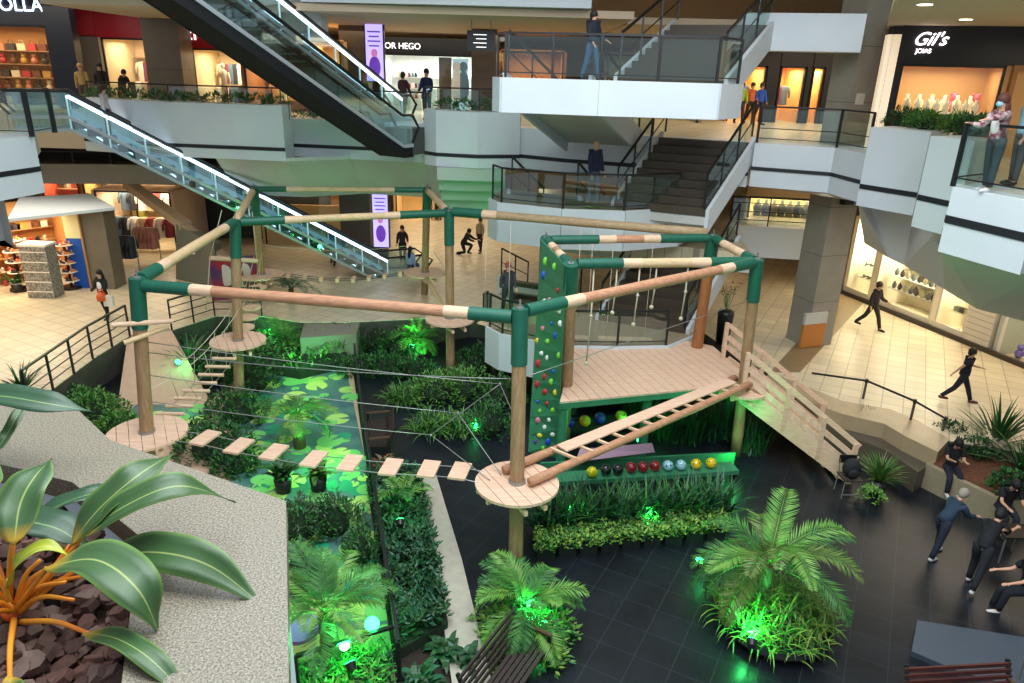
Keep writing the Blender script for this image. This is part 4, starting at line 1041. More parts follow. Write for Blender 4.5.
screen(366, 383, 28.6, 8.55, 10.5, 'glowing lavender advert screen on the upper gallery')
screen(373, 388, 31.5, 1.55, 3.95, 'glowing lavender advert totem on the ground floor')
p = X(380.5, 31.7, 1.4); t = thing('totem_stand', 'black stand under the ground floor advert totem', 'stand', (p.x, p.y, GZ)); MB().box((p.x, p.y, 1.25), (.7, .3, .6)).build('base', BLACK, t)
# footwear shop
t, W, L, an = shop(X(383, 32, 8), X(480, 32, 8), L2, 9.6, 'bright footwear shop with black sign band in the upper centre', wall_m=mat('white_shop_wall', (236, 238, 236), .6), fascia=mat('black_fascia', (18, 20, 24), .4), fh=.62, shelves=(.5, .95, 1.4), shelf_m=SHELFW, power=150, col=(.95, 1, 1))
text('OR HEGO', W(.15, -.1, 9.78), .33, (PI/2, 0, an), mat('letter_white', (240, 240, 240)), 'lettering', t)
for z_ in (.53, .98, 1.43): fill(W, L*.5, an, L2+z_, 2.3, 'shoe', CLO, 10, 'on the shelves of the footwear shop', 'shoe', 1.3)
b = MB(); b.slab([W(L*.57, .3, L2), W(L*.7, .3, L2), W(L*.7, .3, 9.5), W(L*.57, .3, 9.5)], (0, .1, 0)); b.build('pillar', BROWNCOL, t)
ps = thing('photo_poster', 'backlit poster of pale figures in the window of the footwear shop', 'poster', W(L*.72, .35, L2))
PST = mat('poster_pale', (170, 200, 215), .5, emit=(150, 190, 210), es=.7)
MB().slab([W(L*.71, .3, L2+.15), W(L*.87, .3, L2+.15), W(L*.87, .3, 9.45), W(L*.71, .3, 9.45)], (0, .04, 0)).build('panel', PST, ps)
for k in (0, 1):
    b = MB(); x_ = L*(.755+.07*k); b.ball(W(x_, .27, L2+1.9), .17, 10, 8, (1, .15, 1.2)); b.ball(W(x_, .27, L2+1.1), .3, 10, 8, (.8, .1, 2.2)); b.build('figure', mat('poster_fig_%d' % k, ((235, 235, 240), (90, 120, 150))[k], .5), ps)
hs = PY(481, 41, 24.5); t = thing('hanging_sign', 'black hanging direction sign above the centre planter', 'sign', hs)
MB().box(hs, (.88, .08, .60)).build('panel', BLACK, t)
for k in range(4): MB().box(hs+Vector((-.03+.04*(k % 2), -.05, .18-.12*k)), (.42-.1*(k % 2), .01, .018)).build('text_line', mat('letter_white', (0, 0, 0)), t)
for s_ in (-.3, .3): MB().cyl(hs+Vector((s_, 0, .3)), hs+Vector((s_, 0, 1.2)), .012, n=6).build('rod', CABLE, t)
# shop behind upper landing
t, W, L, an = shop(X(500, 31, 8), X(562, 31, 8), L2, 9.8, 'golden lit shop behind the upper landing man', wall_m=mat('amber_wall', (0, 0, 0)), power=80, shelves=(.8, 1.4))
fill(W, L, an, L2+.83, 2.3, 'vase', BAGC, 8, 'in the golden shop behind the upper landing', 'vase', 1.3)
t, W, L, an = shop(X(600, 31, 8), X(700, 31, 8), L2, 9.8, 'dim shop behind the right half of the upper landing', wall_m=mat('greyish_wall', (130, 128, 120), .7), power=60, shelves=(.8, 1.4))
fill(W, L, an, L2+1.43, 2.3, 'box', CLO, 10, 'in the dim shop behind the upper landing', 'box')
# right far black facade
FB = mat('black_facade', (22, 22, 24), .4)
for i, (x0, x1, lb) in enumerate(((728, 762, 'leftmost bright opening of the black shop row at upper right'), (776, 801, 'second bright opening of the black shop row at upper right'), (808, 819, 'narrow third opening of the black shop row at upper right'), (831, 852, 'fourth opening of the black shop row, beside the grey column'))):
    t, W, L, an = shop(X(x0, 33, 8), X(x1, 33, 8), L2, 9.55, lb, wall_m=mat('golden_wall', (230, 180, 100), .7), fascia=FB, fh=1.0, power=70, jamb=.05)
    if L > .8: fill(W, L, an, L2+1.5, 1.2, 'garment', CLO, max(2, int(L*1.5)), 'in the black shop row, opening %s' % ['one', 'two', 'three', 'four'][i], 'garment')
for x0, x1 in ((762, 776), (801, 808), (819, 831)):
    a, c = X(x0, 33, 8), X(x1, 33, 8); b = MB(); b.slab([a+Vector((0, 0, L2-8)), c+Vector((0, 0, L2-8)), c+Vector((0, 0, 2.55)), a+Vector((0, 0, 2.55))], (0, .3, 0)); struct('wall_back', b, FB)
# jewellery shop
t, W, L, an = shop(PY(899, 75, 20.6), PY(1006, 72, 19.9), L2+1.0, 9.5, 'black fronted jewellery shop with lit display window at the top right', wall_m=mat('honey_wood', (206, 160, 100), .5), fascia=mat('black_fascia', (0, 0, 0)), fh=1.2, fz=9.5, depth=1.5, power=38, col=(1, .88, .66), floor_m=SHELF)
MB().slab([W(-.3, -.04, L2), W(L+.1, -.04, L2), W(L+.1, -.04, L2+1.0), W(-.3, -.04, L2+1.0)], (0, .2, 0)).build('plinth', mat('bronze_plinth', (100, 70, 44), .4), t)
MB().slab([W(-.34, -.07, L2), W(-.0, -.07, L2), W(-.0, -.07, 10.4), W(-.34, -.07, 10.4)], (0, .3, 0)).build('jamb', FB, t)
MB().slab([W(0, 0, L2+1.0), W(L, 0, L2+1.0), W(L, 1.4, L2+1.0), W(0, 1.4, L2+1.0)], (0, 0, .03)).build('display_floor', SHELFW, t)
LW = mat('letter_pink_white', (255, 240, 245), .4, emit=(255, 236, 242), es=4)
text("Gil's", W(.14, -.12, 9.95), .45, (PI/2, 0, an), LW, 'lettering', t, shear=.4, ext=.02)
text("JOIAS", W(.26, -.12, 9.76), .15, (PI/2, 0, an), LW, 'lettering', t)
fill(W, L, an, L2+1.03, .35, 'bust', [(240, 230, 200)], 8, 'in the window of the jewellery shop', 'bust', .75)
fill(W, L, an, L2+1.03, .8, 'bust', [(240, 230, 200)], 6, 'at the back of the jewellery window', 'bust', .95)
for k, x_ in enumerate((.66, .88)):
    o = goods('plush', (226, 110, 130), W(L*x_, .9, L2+1.05), 0, 'pink flower display at the back of the jewellery window', 'display', 'pink displays in the jewellery window', 1.1)
d0, d1 = W(L+.12, 0, L2), W(L+1.9, 0, L2)
t = thing('wood_door', 'light wooden doorway right of the jewellery window', 'door', d0)
MB().slab([d0+Vector((0, 0, 0)), d1, d1+Vector((0, 0, 2.2)), d0+Vector((0, 0, 2.2))], (0, .15, 0)).build('panel', mat('honey_wood', (0, 0, 0)), t)
MB().bar(d0+Vector((.05, -.05, 0)), d0+Vector((.05, -.05, 2.25)), .12).bar(d0+Vector((0, -.05, 2.2)), d1+Vector((0, -.05, 2.2)), .12).build('frame', mat('amber_frame', (160, 110, 60), .5), t)
MB().slab([d0+Vector((-.1, 0, 2.25)), d1+Vector((0, 0, 2.25)), d1+Vector((0, 0, 3.2)), d0+Vector((-.1, 0, 3.2))], (0, .15, 0)).build('lintel', FB, t)
a, c = PY(882, 70, 20.7), PY(895, 70, 20.5)
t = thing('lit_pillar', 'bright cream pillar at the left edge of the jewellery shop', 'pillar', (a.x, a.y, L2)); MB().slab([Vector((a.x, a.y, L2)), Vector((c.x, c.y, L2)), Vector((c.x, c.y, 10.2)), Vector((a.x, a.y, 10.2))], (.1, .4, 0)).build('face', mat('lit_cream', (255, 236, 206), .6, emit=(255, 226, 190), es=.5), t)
for k, (x, y) in enumerate(((966, 19), (925, 4))):
    p = P(x, y, 10.41); p.z = 10.42
    t = thing('downlight', 'round ceiling downlight at the upper right, number %s from the jewellery sign' % ['one', 'two', 'three', 'four'][k] if 0 else ['round ceiling downlight nearest the jewellery sign', 'round ceiling downlight above the jewellery sign', 'round ceiling downlight left of the grey column'][k], 'lamp', p)
    MB().cyl(p-Vector((0, 0, .03)), p, .13, n=16).build('lens', LAMPW, t); MB().cyl(p-Vector((0, 0, .02)), p, .16, n=16, cap=True).build('rim', SHELFW, t)

# ground floor right: homeware shop row along a line
ga, gb_ = P(842, 293, GZ), P(1050, 378, GZ)
gd = (gb_-ga); gl = gd.length; gu = gd.normalized()
segs = [(0, .17, 'narrow bright homeware shop bay just right of the grey column', 'shoe'), (.17, .50, 'wide bright homeware window with glass shelves on the right ground floor', 'vase'), (.50, .66, 'homeware bay with warm shelves right of the wide window', 'box')]
for i, (f0, f1, lb, kd) in enumerate(segs):
    t, W, L, an = shop(ga+gu*gl*f0+gu*.1, ga+gu*gl*f1-gu*.1, GZ, 4.1, lb, wall_m=mat('bright_cream_wall', (250, 240, 214), .6), power=130, shelves=(.5, 1.0, 1.5, 2.0), shelf_m=SHELFW, depth=1.6, frame=SHELFW, col=(1, .92, .72))
    for z_ in (.53, 1.03, 1.53, 2.03): fill(W, L, an, GZ+z_, 1.35, kd, [(200, 190, 160), (150, 140, 120), (230, 225, 210), (90, 80, 70)], max(4, int(L*4)), 'on the shelves of homeware bay %s' % ['one', 'two', 'three'][i], {'shoe': 'ornament', 'vase': 'vase', 'box': 'box'}[kd], 1.0)
    MB().slab([W(0, -.05, GZ), W(L, -.05, GZ), W(L, -.05, GZ+.35), W(0, -.05, GZ+.35)], (0, .1, 0)).build('plinth', SHELFW, t)
    for zz_ in (.75, 1.25): MB().slab([W(.15, .35, GZ+zz_), W(L-.15, .35, GZ+zz_), W(L-.15, .6, GZ+zz_), W(.15, .6, GZ+zz_)], (0, 0, .025)).build('glass_shelf', SHELFW, t); fill(W, L, an, GZ+zz_+.03, .48, kd, [(120, 130, 130), (200, 190, 160), (70, 66, 60)], max(3, int(L*3)), 'at the front of homeware bay %s' % ['one', 'two', 'three'][i], {'shoe': 'ornament', 'vase': 'vase', 'box': 'box'}[kd], .9)
W = lambda f_, d, z: ga+gu*gl*f_+Vector((-gu.y, gu.x, 0))*d*(1 if -gu.y*0+gu.x > 0 else -1)+Vector((0, 0, z-GZ))
t = thing('slat_counter', 'white slatted corner counter topped with purple goods on the right ground floor', 'counter', W(.68, 0, GZ))
q = [W(.655, -.05, GZ), W(.76, -.05, GZ), W(.76, 1.0, GZ), W(.655, 1.0, GZ)]
MB().prism([(p.x, p.y) for p in q], GZ, GZ+1.5).build('body', SHELFW, t)
for k in range(7):
    z_ = GZ+.15+k*.2; MB().slab([W(.655, -.07, z_), W(.76, -.07, z_), W(.76, -.07, z_+.02), W(.655, -.07, z_+.02)], (0, .02, 0)).build('groove', mat('groove', (170, 165, 150), .6), t)
q = [W(.655, .5, GZ), W(.70, .5, GZ), W(.70, 1.4, GZ), W(.655, 1.4, GZ)]
MB().prism([(p.x, p.y) for p in q], GZ, 4.1).build('tall_panel', SHELFW, t)
for k in range(4): goods('bag', (90, 50, 140), W(.71+.012*k, .35, GZ+1.5), .3*k, 'purple bag lying on the white slatted counter', 'bag', 'purple bags on the slatted counter', .8)
t, W2, L, an = shop(ga+gu*gl*.79, ga+gu*gl*1.0, GZ, 4.1, 'pale shop with purple window goods at the far right of the ground floor', wall_m=mat('pale_grey_wall', (180, 184, 178), .6), power=50, frame=SHELFW, depth=2.4)
for k in range(8): goods('plush', [(100, 80, 200), (200, 120, 200), (60, 160, 190)][k % 3], W2(.4+k*.42, .5, GZ+.02), 0, '%s toy in the window at the far right of the ground floor' % ['violet', 'pink', 'teal'][k % 3], 'toy', 'toys in the far right window', 1)
b = MB(); b.slab([ga-gu*.3+Vector((0, -.08, 0)), gb_+Vector((0, -.08, 0)), gb_+Vector((0, -.08, .16)), ga-gu*.3+Vector((0, -.08, .16))], (-.05, -.18, 0)); struct('baseboard_right', b, mat('dark_kerb', (70, 62, 54), .5))
# mezzanine shop right
t, W, L, an = shop(X(748, 27.2, 4.5), X(830, 26.8, 4.5), L1, 4.92, 'yellow lit shop on the right mezzanine behind the grey column', wall_m=mat('yellow_wall', (244, 224, 160), .7), power=70, depth=1.2, fascia=mat('tan_bulkhead', (196, 168, 130), .7), fh=1.3, fz=4.92)
fill(W, L, an, L1+.02, .5, 'bust', [(90, 80, 70), (60, 60, 60)], 8, 'in the yellow mezzanine shop', 'bust', 1.3)
# left ground: shoe shop, clothes shop
t, W, L, an = shop(P(-60, 318, GZ), P(93, 289, GZ), GZ, 3.9, 'warm lit shoe shop on the left ground floor under the pale canopy', wall_m=mat('amber_shop_wall', (0, 0, 0)), shelves=(.5, 1.0, 1.5, 2.0, 2.5), power=220, depth=3.0, glass=False, frame=SHELF)
for z_ in (.03, .53, 1.03, 1.53, 2.03, 2.53): fill(W, L, an, GZ+z_, 2.7, 'shoe' if z_ < 1.8 else 'box', BAGC+CLO[:3], 18, 'on the back shelves of the left shoe shop', 'shoe' if z_ < 1.8 else 'box', 1.25)
def rack(px, py, label, round_=True, h=1.9):
    p = P(px, py, GZ); t = thing('display_rack', label, 'display rack', p)
    MB().cyl(p, p+Vector((0, 0, .08)), .38, n=16).build('base', BLACK, t); MB().cyl(p, p+Vector((0, 0, h)), .05, n=8).build('pole', BLACK, t)
    for k in range(5):
        z_ = .3+k*(h-.35)/4; MB().cyl(p+Vector((0, 0, z_)), p+Vector((0, 0, z_+.03)), .34, n=16).build('tray', SHELFW, t)
        for j in range(5):
            a = j*2*PI/5+k; goods('shoe', BAGC[(j+k) % 6], p+Vector((math.cos(a)*.22, math.sin(a)*.22, z_+.03)), a, '%s shoe on the %s' % (colname(BAGC[(j+k) % 6]), label.split(' in ')[0]), 'shoe', 'shoes on the '+label.split(' in ')[0], .9)
rack(22, 290, 'tall black round shoe rack in front of the left shoe shop')
rack(72, 288, 'slimmer round shoe rack in front of the blue pillar', h=1.7)
p = P(47, 296, GZ); t = thing('wire_stand', 'glass and wire stand of small silver goods at the mouth of the left shoe shop', 'display stand', p)
MB().box(p+Vector((0, 0, .95)), (.95, .6, 1.85)).build('body', mat('wire_grey', (150, 150, 140), .5, var=(90, 86, 76), nscale=14), t); MB().box(p+Vector((0, 0, 1.92)), (1.0, .65, .08)).build('cap', SHELFW, t)
for i in range(5): MB().box(p+Vector((0, -.31, .25+i*.36)), (.93, .03, .03)).build('shelf_edge', SHELFW, t)
p = P(80, 290, GZ); t = thing('blue_pillar', 'square pillar clad blue below and cream above beside the shoe shop', 'pillar', p+Vector((.1, .6, 0)))
MB().box(p+Vector((.1, .6, .95)), (.85, .7, 1.9)).build('blue_cladding', mat('royal_blue', (20, 80, 170), .4), t); MB().box(p+Vector((.1, .6, 2.45)), (.84, .69, 1.1)).build('cream_cladding', mat('cream_clad', (226, 220, 170), .5), t)
p = P(103, 290, GZ); t = thing('square_column', 'taupe column beside the white topped woman on the left ground floor', 'column', p+Vector((0, .5, 0)))
MB().box(p+Vector((0, .5, 1.5)), (.85, .8, 3.0)).build('shaft', TAUPE, t); MB().box(p+Vector((-.44, .1, 1.5)), (.06, .06, 3.0)).build('bronze_edge', mat('bronze_plinth', (0, 0, 0)), t)
b = MB(); b.slab([P(8, 222, 3.95), P(20, 200, 3.95), P(90, 196, 3.95), P(116, 210, 3.95)], (0, 0, .1))
tag(b.build('canopy', mat('pale_canopy', (186, 196, 204), .5)), 'pale flat canopy over the left shoe shop', 'canopy')
b = MB(); b.slab([P(105, 206, 3.9), P(160, 212, 3.9), P(215, 270, 2.2), P(205, 262, 2.9)], (0, .2, .1))
t, W, L, an = shop(X(96, 31.5, 3), X(172, 31.5, 3), GZ, 3.7, 'clothes shop with racks behind the ramp wall at left', wall_m=mat('blush_wall', (226, 196, 170), .7), power=160, depth=3.2, glass=False)
for d_, z_ in ((.6, 1.5), (1.6, 2.5), (2.6, 2.6)): fill(W, L, an, GZ+z_, d_, 'garment', CLO, 7, 'on the racks of the left ground floor clothes shop', 'garment', 1.1, face=.6)
for k, (x, y) in enumerate(((128, 272), (108, 286), (150, 262))):
    p = P(x, y, GZ); t = thing('clothes_rack', ['clothes rail with dark coats behind the taupe column', 'clothes rail with cream coats beside the taupe column', 'clothes rail with mixed tops near the ramp wall'][k], 'clothes rack', p)
    MB().tube([p+Vector((-.5, 0, 0)), p+Vector((-.5, 0, 1.5)), p+Vector((.5, 0, 1.5)), p+Vector((.5, 0, 0))], .02, 6).build('frame', CABLE, t)
    cl = [(40, 40, 44), (226, 206, 180), (170, 110, 90)][k]
    for j in range(5): goods('garment', cl, p+Vector((-.35+j*.17, 0, 1.48)), 1.3, '%s garment on the %s' % (colname(cl), ['rail behind the taupe column', 'rail beside the taupe column', 'rail near the ramp wall'][k]), 'garment', 'garments on the '+['rail behind the taupe column', 'rail beside the taupe column', 'rail near the ramp wall'][k], 1.1)
# back row under the left mezzanine
for i, (x0, x1, c_, lb) in enumerate(((40, 78, (200, 90, 60), 'red and tan shop strip under the left mezzanine'), (82, 128, (220, 180, 110), 'golden shop strip under the left mezzanine'), (132, 176, (200, 190, 90), 'olive yellow shop strip behind the stair rail at left'))):
    t, W, L, an = shop(X(x0, 33.5, 3.6), X(x1, 33.5, 3.6), 1.0, 4.15, lb, wall_m=mat('strip_wall_%d' % i, c_, .7), power=60, depth=1.4, shelves=(1.6, 2.2, 2.7))
    for z_ in (2.23, 2.73): fill(W, L, an, 1.0+z_, 1.15, 'bag', BAGC, 6, 'in the %s' % lb.split(' shop')[0]+' strip', 'bag')
# shop at the far end of the ground floor
t, W, L, an = shop(X(262, 34, 3), X(344, 34, 3), GZ, 4.3, 'orange lit shop at the far end behind the escalator', wall_m=mat('tan_panel', (214, 170, 110), .6), power=120, fascia=SOFFIT, fh=.4, depth=2, shelves=(2.4,))
for k in range(7): goods('plush', [(255, 120, 40), (230, 200, 60), (210, 60, 40)][k % 3], W(.5+k*.32, .6, GZ+2.45), 0, '%s display piece in the far orange shop' % ['orange', 'yellow', 'red'][k % 3], 'display', 'bright pieces in the far orange shop', 1.2)
MB().slab([W(.1, .1, GZ), W(L-.1, .1, GZ), W(L-.1, .1, GZ+1.9), W(.1, .1, GZ+1.9)], (0, .1, 0)).build('lower_panel', mat('tan_panel', (0, 0, 0)), t)
# back wall shops beyond the far floor
for i, (x0, x1) in enumerate(((395, 432), (440, 490), (700, 760))):
    t, W, L, an = shop(X(x0, 41, 3), X(x1, 41, 3), GZ, 4.2, ['cream shop at the far end right of the totem', 'brown shop at the far end behind the kneeling group', 'cream shop at the far end right of the stair tower'][i], wall_m=mat('far_wall_%d' % i, [(230, 200, 150), (150, 110, 80), (230, 200, 150)][i], .7), power=90, shelves=(1.2,))
    fill(W, L, an, GZ+1.25, 2.2, 'box', CLO, 5, 'in far shop %s' % ['one', 'two', 'three'][i], 'box', 1.4)
# notice board / red banner behind the left posts
a, c = PY(208, 255, 24.5), PY(258, 262, 25.2)
t = thing('banner', 'red and purple printed banner behind the left middle post', 'banner', (a.x, a.y, GZ))
MB().slab([Vector((a.x, a.y, GZ+.1)), Vector((c.x, c.y, GZ+.1)), Vector((c.x, c.y, 2.6)), Vector((a.x, a.y, 2.6))], (0, .06, 0)).build('sheet', mat('banner_red', (150, 20, 40), .5, var=(70, 30, 90), nscale=1.6), t)
b = MB(); 
for (u_, v_, r_) in ((.3, .6, .32), (.55, .35, .25), (.72, .7, .2)): b.ball(Vector((a.x+(c.x-a.x)*u_, a.y+(c.y-a.y)*u_-.03, GZ+.1+1.5*v_)), r_, 7, 5, (1, .06, 1.3))
b.build('print', mat('banner_print', (190, 180, 170), .5), t)
# ------------------------------------------------------------------ plants
def leafq(b, c, d, L, w, up=Vector((0, 0, 1)), fold=.25):
    d = d.normalized(); s_ = d.cross(up)
    if s_.length < .05: s_ = d.cross(Vector((1, 0, 0)))
    s_.normalize(); n = s_.cross(d)
    m_ = c+d*L*.45-n*fold*w
    b.add([c, m_+s_*w/2+n*fold*w, c+d*L, m_-s_*w/2+n*fold*w, m_], [(0, 4, 1), (4, 2, 1), (0, 3, 4), (4, 3, 2)])
def rvec(r_, upb=.3):
    a = r_.uniform(0, 2*PI); z = r_.uniform(-.5, 1)+upb
    return Vector((math.cos(a), math.sin(a), z)).normalized()
SEED = [0]
def R_():
    SEED[0] += 1; return random.Random(SEED[0]*13+1)
def shrub(loc, rx, ry, h, n, label, mats=None, leaf=.13, w=.06, cat='shrub', base_h=.0, pot=None, name='leafy_shrub', core=True, yaw=0, group=None):
    r_ = R_(); mats = mats or [LEAFD, LEAFM]
    loc = Vector(loc); t = thing(name, label, cat, loc, group); b = MB()
    for i in range(n):
        a = r_.uniform(0, 2*PI); e = math.asin(r_.uniform(0, 1)); k = r_.uniform(.82, 1.05)*(1+.12*math.sin(a*5)+.08*math.sin(a*9+e*6))
        dx, dy, dz = math.cos(a)*math.cos(e), math.sin(a)*math.cos(e), math.sin(e)
        x_, y_ = dx*rx*k, dy*ry*k; x2, y2 = x_*math.cos(yaw)-y_*math.sin(yaw), x_*math.sin(yaw)+y_*math.cos(yaw)
        c = loc+Vector((x2, y2, base_h+dz*h*k))
        o = Vector((x2, y2, dz*h)).normalized(); d = (o*.7+rvec(r_, .1)*.8)
        b.mi = r_.choice(range(len(mats))); leafq(b, c, d, leaf*r_.uniform(.7, 1.3), w*r_.uniform(.8, 1.2))
    b.build('foliage', mats, t)
    if core:
        k = MB(); k.tube([loc, loc+Vector((0, 0, base_h+h*.3)), loc+Vector((0, 0, base_h+h*.7))], [min(rx, ry)*.6, min(rx, ry)*.65, min(rx, ry)*.3], 8); k.build('stems', mat('dark_stems', (26, 44, 24), .9), t)
    if pot: MB().tube([loc, loc+Vector((0, 0, pot[1]))], [pot[0]*.8, pot[0]], 16).build('pot', POT, t)
    return t
def frond(b, r_, base, az, el, L, nl=22, lw=.035, ll=.35, droop=1.0):
    pts_ = []; p = Vector(base); e = el
    k = 9
    for i in range(k+1):
        pts_.append(p.copy()); d = Vector((math.cos(az)*math.cos(e), math.sin(az)*math.cos(e), math.sin(e))); p = p+d*(L/k); e -= droop*(.10+.022*i)
    b.tube(pts_, [.014*(1-i/(k+1.5)) for i in range(k+1)], 4)
    for i in range(nl):
        f_ = .16+.84*i/nl; q = f_*k; j = min(int(q), k-1); c = pts_[j].lerp(pts_[j+1], q-j); d = (pts_[j+1]-pts_[j]).normalized()
        s_ = d.cross(Vector((0, 0, 1))).normalized(); n = s_.cross(d)
        l_ = ll*math.sin(PI*(.12+.86*f_))**.7
        for sg in (-1, 1):
            dd_ = (s_*sg*.85+d*.65+n*(.18-r_.uniform(0, .45))).normalized()
            leafq(b, c, dd_, l_*r_.uniform(.85, 1.1), lw*.72, n, .2)
def palm(loc, th, n, L, label, mats=None, tr=.09, ll=.35, el=(.2, 1.2), droop=1.0, name='potted_palm', nl=22, lean=(0, 0), cat='palm', crown_dz=0):
    r_ = R_(); mats = mats or [LEAFM, LEAFL]; loc = Vector(loc); t = thing(name, label, cat, loc)
    top = loc+Vector((lean[0], lean[1], th))
    if th > .15:
        k = 10; MB().tube([loc.lerp(top, i/k) for i in range(k+1)], [tr*(1.25-.3*i/k+.08*(i % 2)) for i in range(k+1)], 10).build('trunk', TRUNK, t)
    b = MB()
    for i in range(n):
        b.mi = r_.choice(range(len(mats))); frond(b, r_, top, i*2.399+r_.uniform(-.2, .2), r_.uniform(*el), L*r_.uniform(.8, 1.1), nl, .035, ll, droop*r_.uniform(.8, 1.2))
    b.build('fronds', mats, t)
    return t
def blades(loc, n, L, label, w=.03, mats=None, spread=1.0, el=(.5, 1.45), droop=.12, rad=.05, name='spiky_plant', cat='plant', pot=None, group=None, ell=(1, 1), kind=None, yaw=0, dome=False):
    r_ = R_(); mats = mats or [LEAFM, LEAFD]; loc = Vector(loc); t = thing(name, label, cat, loc, group); b = MB(); z0 = pot[1] if pot else 0
    for i in range(n):
        az = r_.uniform(0, 2*PI); e = r_.uniform(*el); l_ = L*r_.uniform(.7, 1.1); q = math.sqrt(r_.uniform(0, 1))*rad; a2 = r_.uniform(0, 2*PI)
        x_, y_ = math.cos(a2)*q*ell[0], math.sin(a2)*q*ell[1]
        p = loc+Vector((x_*math.cos(yaw)-y_*math.sin(yaw), x_*math.sin(yaw)+y_*math.cos(yaw), z0+(.35*(1-(q/max(rad, .01))**2) if dome else 0))); vs = []; k = 4
        for j in range(k+1):
            d = Vector((math.cos(az)*math.cos(e), math.sin(az)*math.cos(e), math.sin(e))); s_ = d.cross(Vector((0, 0, 1))).normalized(); ww = w*(1, 1.15, .9, .6, .05)[j]/2
            vs += [p-s_*ww, p+s_*ww]; p = p+d*l_/k; e -= droop*(1+j)
        b.mi = r_.choice(range(len(mats))); b.add(vs, [(2*j, 2*j+1, 2*j+3, 2*j+2) for j in range(k)])
    b.build('leaves', mats, t)
    if pot: MB().tube([loc, loc+Vector((0, 0, pot[1]))], [pot[0]*.8, pot[0]], 16).build('pot', POT, t)
    return t
def bed(poly_px, z, h, n, label, mats=None, leaf=.12, w=.06, kind='stuff', cat='planting', name='planting_bed', bump=.25, zb=None):
    """a continuous planting nobody could count plant by plant"""
    r_ = R_(); mats = mats or [LEAFD, LEAFM]; b = MB(); pp = [P(x, y, z) for x, y in poly_px]; q = [(p.x, p.y) for p in pp]
    x0, x1 = min(p[0] for p in q), max(p[0] for p in q); y0, y1 = min(p[1] for p in q), max(p[1] for p in q); c_ = 0
    ph = r_.uniform(0, 6)
    while c_ < n:
        x_, y_ = r_.uniform(x0, x1), r_.uniform(y0, y1)
        if not inpoly(x_, y_, q): continue
        hh = h*(1-bump+bump*math.sin(x_*3.1+ph)*math.cos(y_*2.7+ph)); zz_ = z+hh*(1-r_.uniform(0, 1)**2*.8)
        b.mi = r_.choice(range(len(mats))); leafq(b, Vector((x_, y_, zz_)), rvec(r_, .35), leaf*r_.uniform(.7, 1.3), w*r_.uniform(.8, 1.2)); c_ += 1
    b.mi = len(mats); b.prism(q, z-.02, z+h*.35)
    o = b.build(name, mats+[mat('dark_stems', (0, 0, 0))]); return tag(o, label, cat, kind=kind)
YG = [mat('leaf_yellow_green', (132, 160, 66), .5), LEAFL, LEAFM]
# the large palm with its skirt on the dark floor
c = P(772, 628, 0)
palm(c+Vector((-.15, .25, .2)), .95, 22, 1.75, 'large feathery palm rising from the round bed at lower right', ll=.36, tr=.10, el=(-.1, 1.25), nl=52, droop=1.1, mats=[LEAFM, mat('leaf_olive', (88, 112, 46), .5), LEAFL])
blades(c+Vector((0, .1, .12)), 900, .52, 'round skirt of grassy plants at the foot of the large palm', w=.028, mats=YG, rad=.95, el=(.2, 1.3), droop=.25, name='grassy_skirt', dome=True)
t = thing('round_tray', 'black round tray under the large palm bed', 'planter', c); MB().tube([c, c+Vector((0, 0, .2))], [.8, .95], 28).build('tray', POT, t)
# areca clump left of it
c = P(524, 640, 0)
palm(c+Vector((0, .1, .1)), .5, 26, 1.15, 'dense bushy palm clump around the foot of the front centre post', ll=.30, el=(.2, 1.35), droop=1.2, nl=34, tr=.04)
shrub(c+Vector((0, 0, 0)), .85, .75, .5, 900, 'low leafy ring around the bushy palm clump', mats=[LEAFM, LEAFL, YG[0]], leaf=.12, w=.06)
# hedge strip between fence and curb
bed([(368, 484), (418, 480), (436, 560), (448, 632), (400, 660), (392, 600)], .08, .62, 3600, 'dark glossy hedge between the glass fence and the stone curb', mats=[LEAFD, LEAFD, LEAFB], leaf=.15, w=.07, kind='stuff', cat='hedge', name='hedge')
for i, (x, y, s_) in enumerate(((447, 655, 1), (420, 684, .9), (468, 664, .8))):
    blades(P(x, y, .1), 46, .42*s_, ['largest broad leaved plant at the lower end of the curb', 'broad leaved plant at the bottom edge beside the curb', 'small broad leaved plant nearest the lower bench'][i], w=.13, mats=[LEAFB, LEAFD], el=(.2, 1.3), droop=.22, name='broad_leaved_plant', rad=.15)
# palms on the lily floor
palm(P(334, 668, 0), 1.0, 16, 1.35, 'palm with thick trunk behind the bright green lamp at the bottom', tr=.13, ll=.34, el=(0, 1.35), nl=42, lean=(-.1, .1))
palm(P(300, 448, 0), .95, 16, 1.25, 'palm with bare trunk standing on the lily floor, lit green', tr=.12, ll=.32, el=(-.1, 1.2), nl=40)
for i, (x, y) in enumerate(((284, 492), (319, 490))):
    blades(P(x, y, 0), 34, .62, ['left one of the two black potted plants in front of the palm trunk', 'right one of the two black potted plants in front of the palm trunk'][i], w=.15, mats=[LEAFM, LEAFL] if i else [LEAFM, LEAFD], el=(.6, 1.45), droop=.16, name='broad_leaved_plant', pot=(.2, .34), rad=.1)
for i, (x, y, rx, n, lb) in enumerate(((300, 535, .62, 800, 'dark shrub at the left end of the row on the lily floor'), (335, 530, .6, 800, 'middle dark shrub in the row on the lily floor'), (362, 560, .35, 500, 'narrow shrub against the glass fence'), (300, 585, .6, 700, 'dark shrub behind the left side of the lamp lit palm'))):
    shrub(P(x, y, 0), rx, rx*.8, .75, n, lb, leaf=.12, w=.05, mats=[LEAFD, LEAFM, mat('leaf_greyish', (80, 104, 72), .5)])
bed([(292, 672), (350, 655), (392, 662), (396, 720), (290, 730)], .02, .4, 900, 'low ferny planting at the bottom behind the short black fence', mats=[LEAFM, LEAFL], leaf=.16, w=.05)
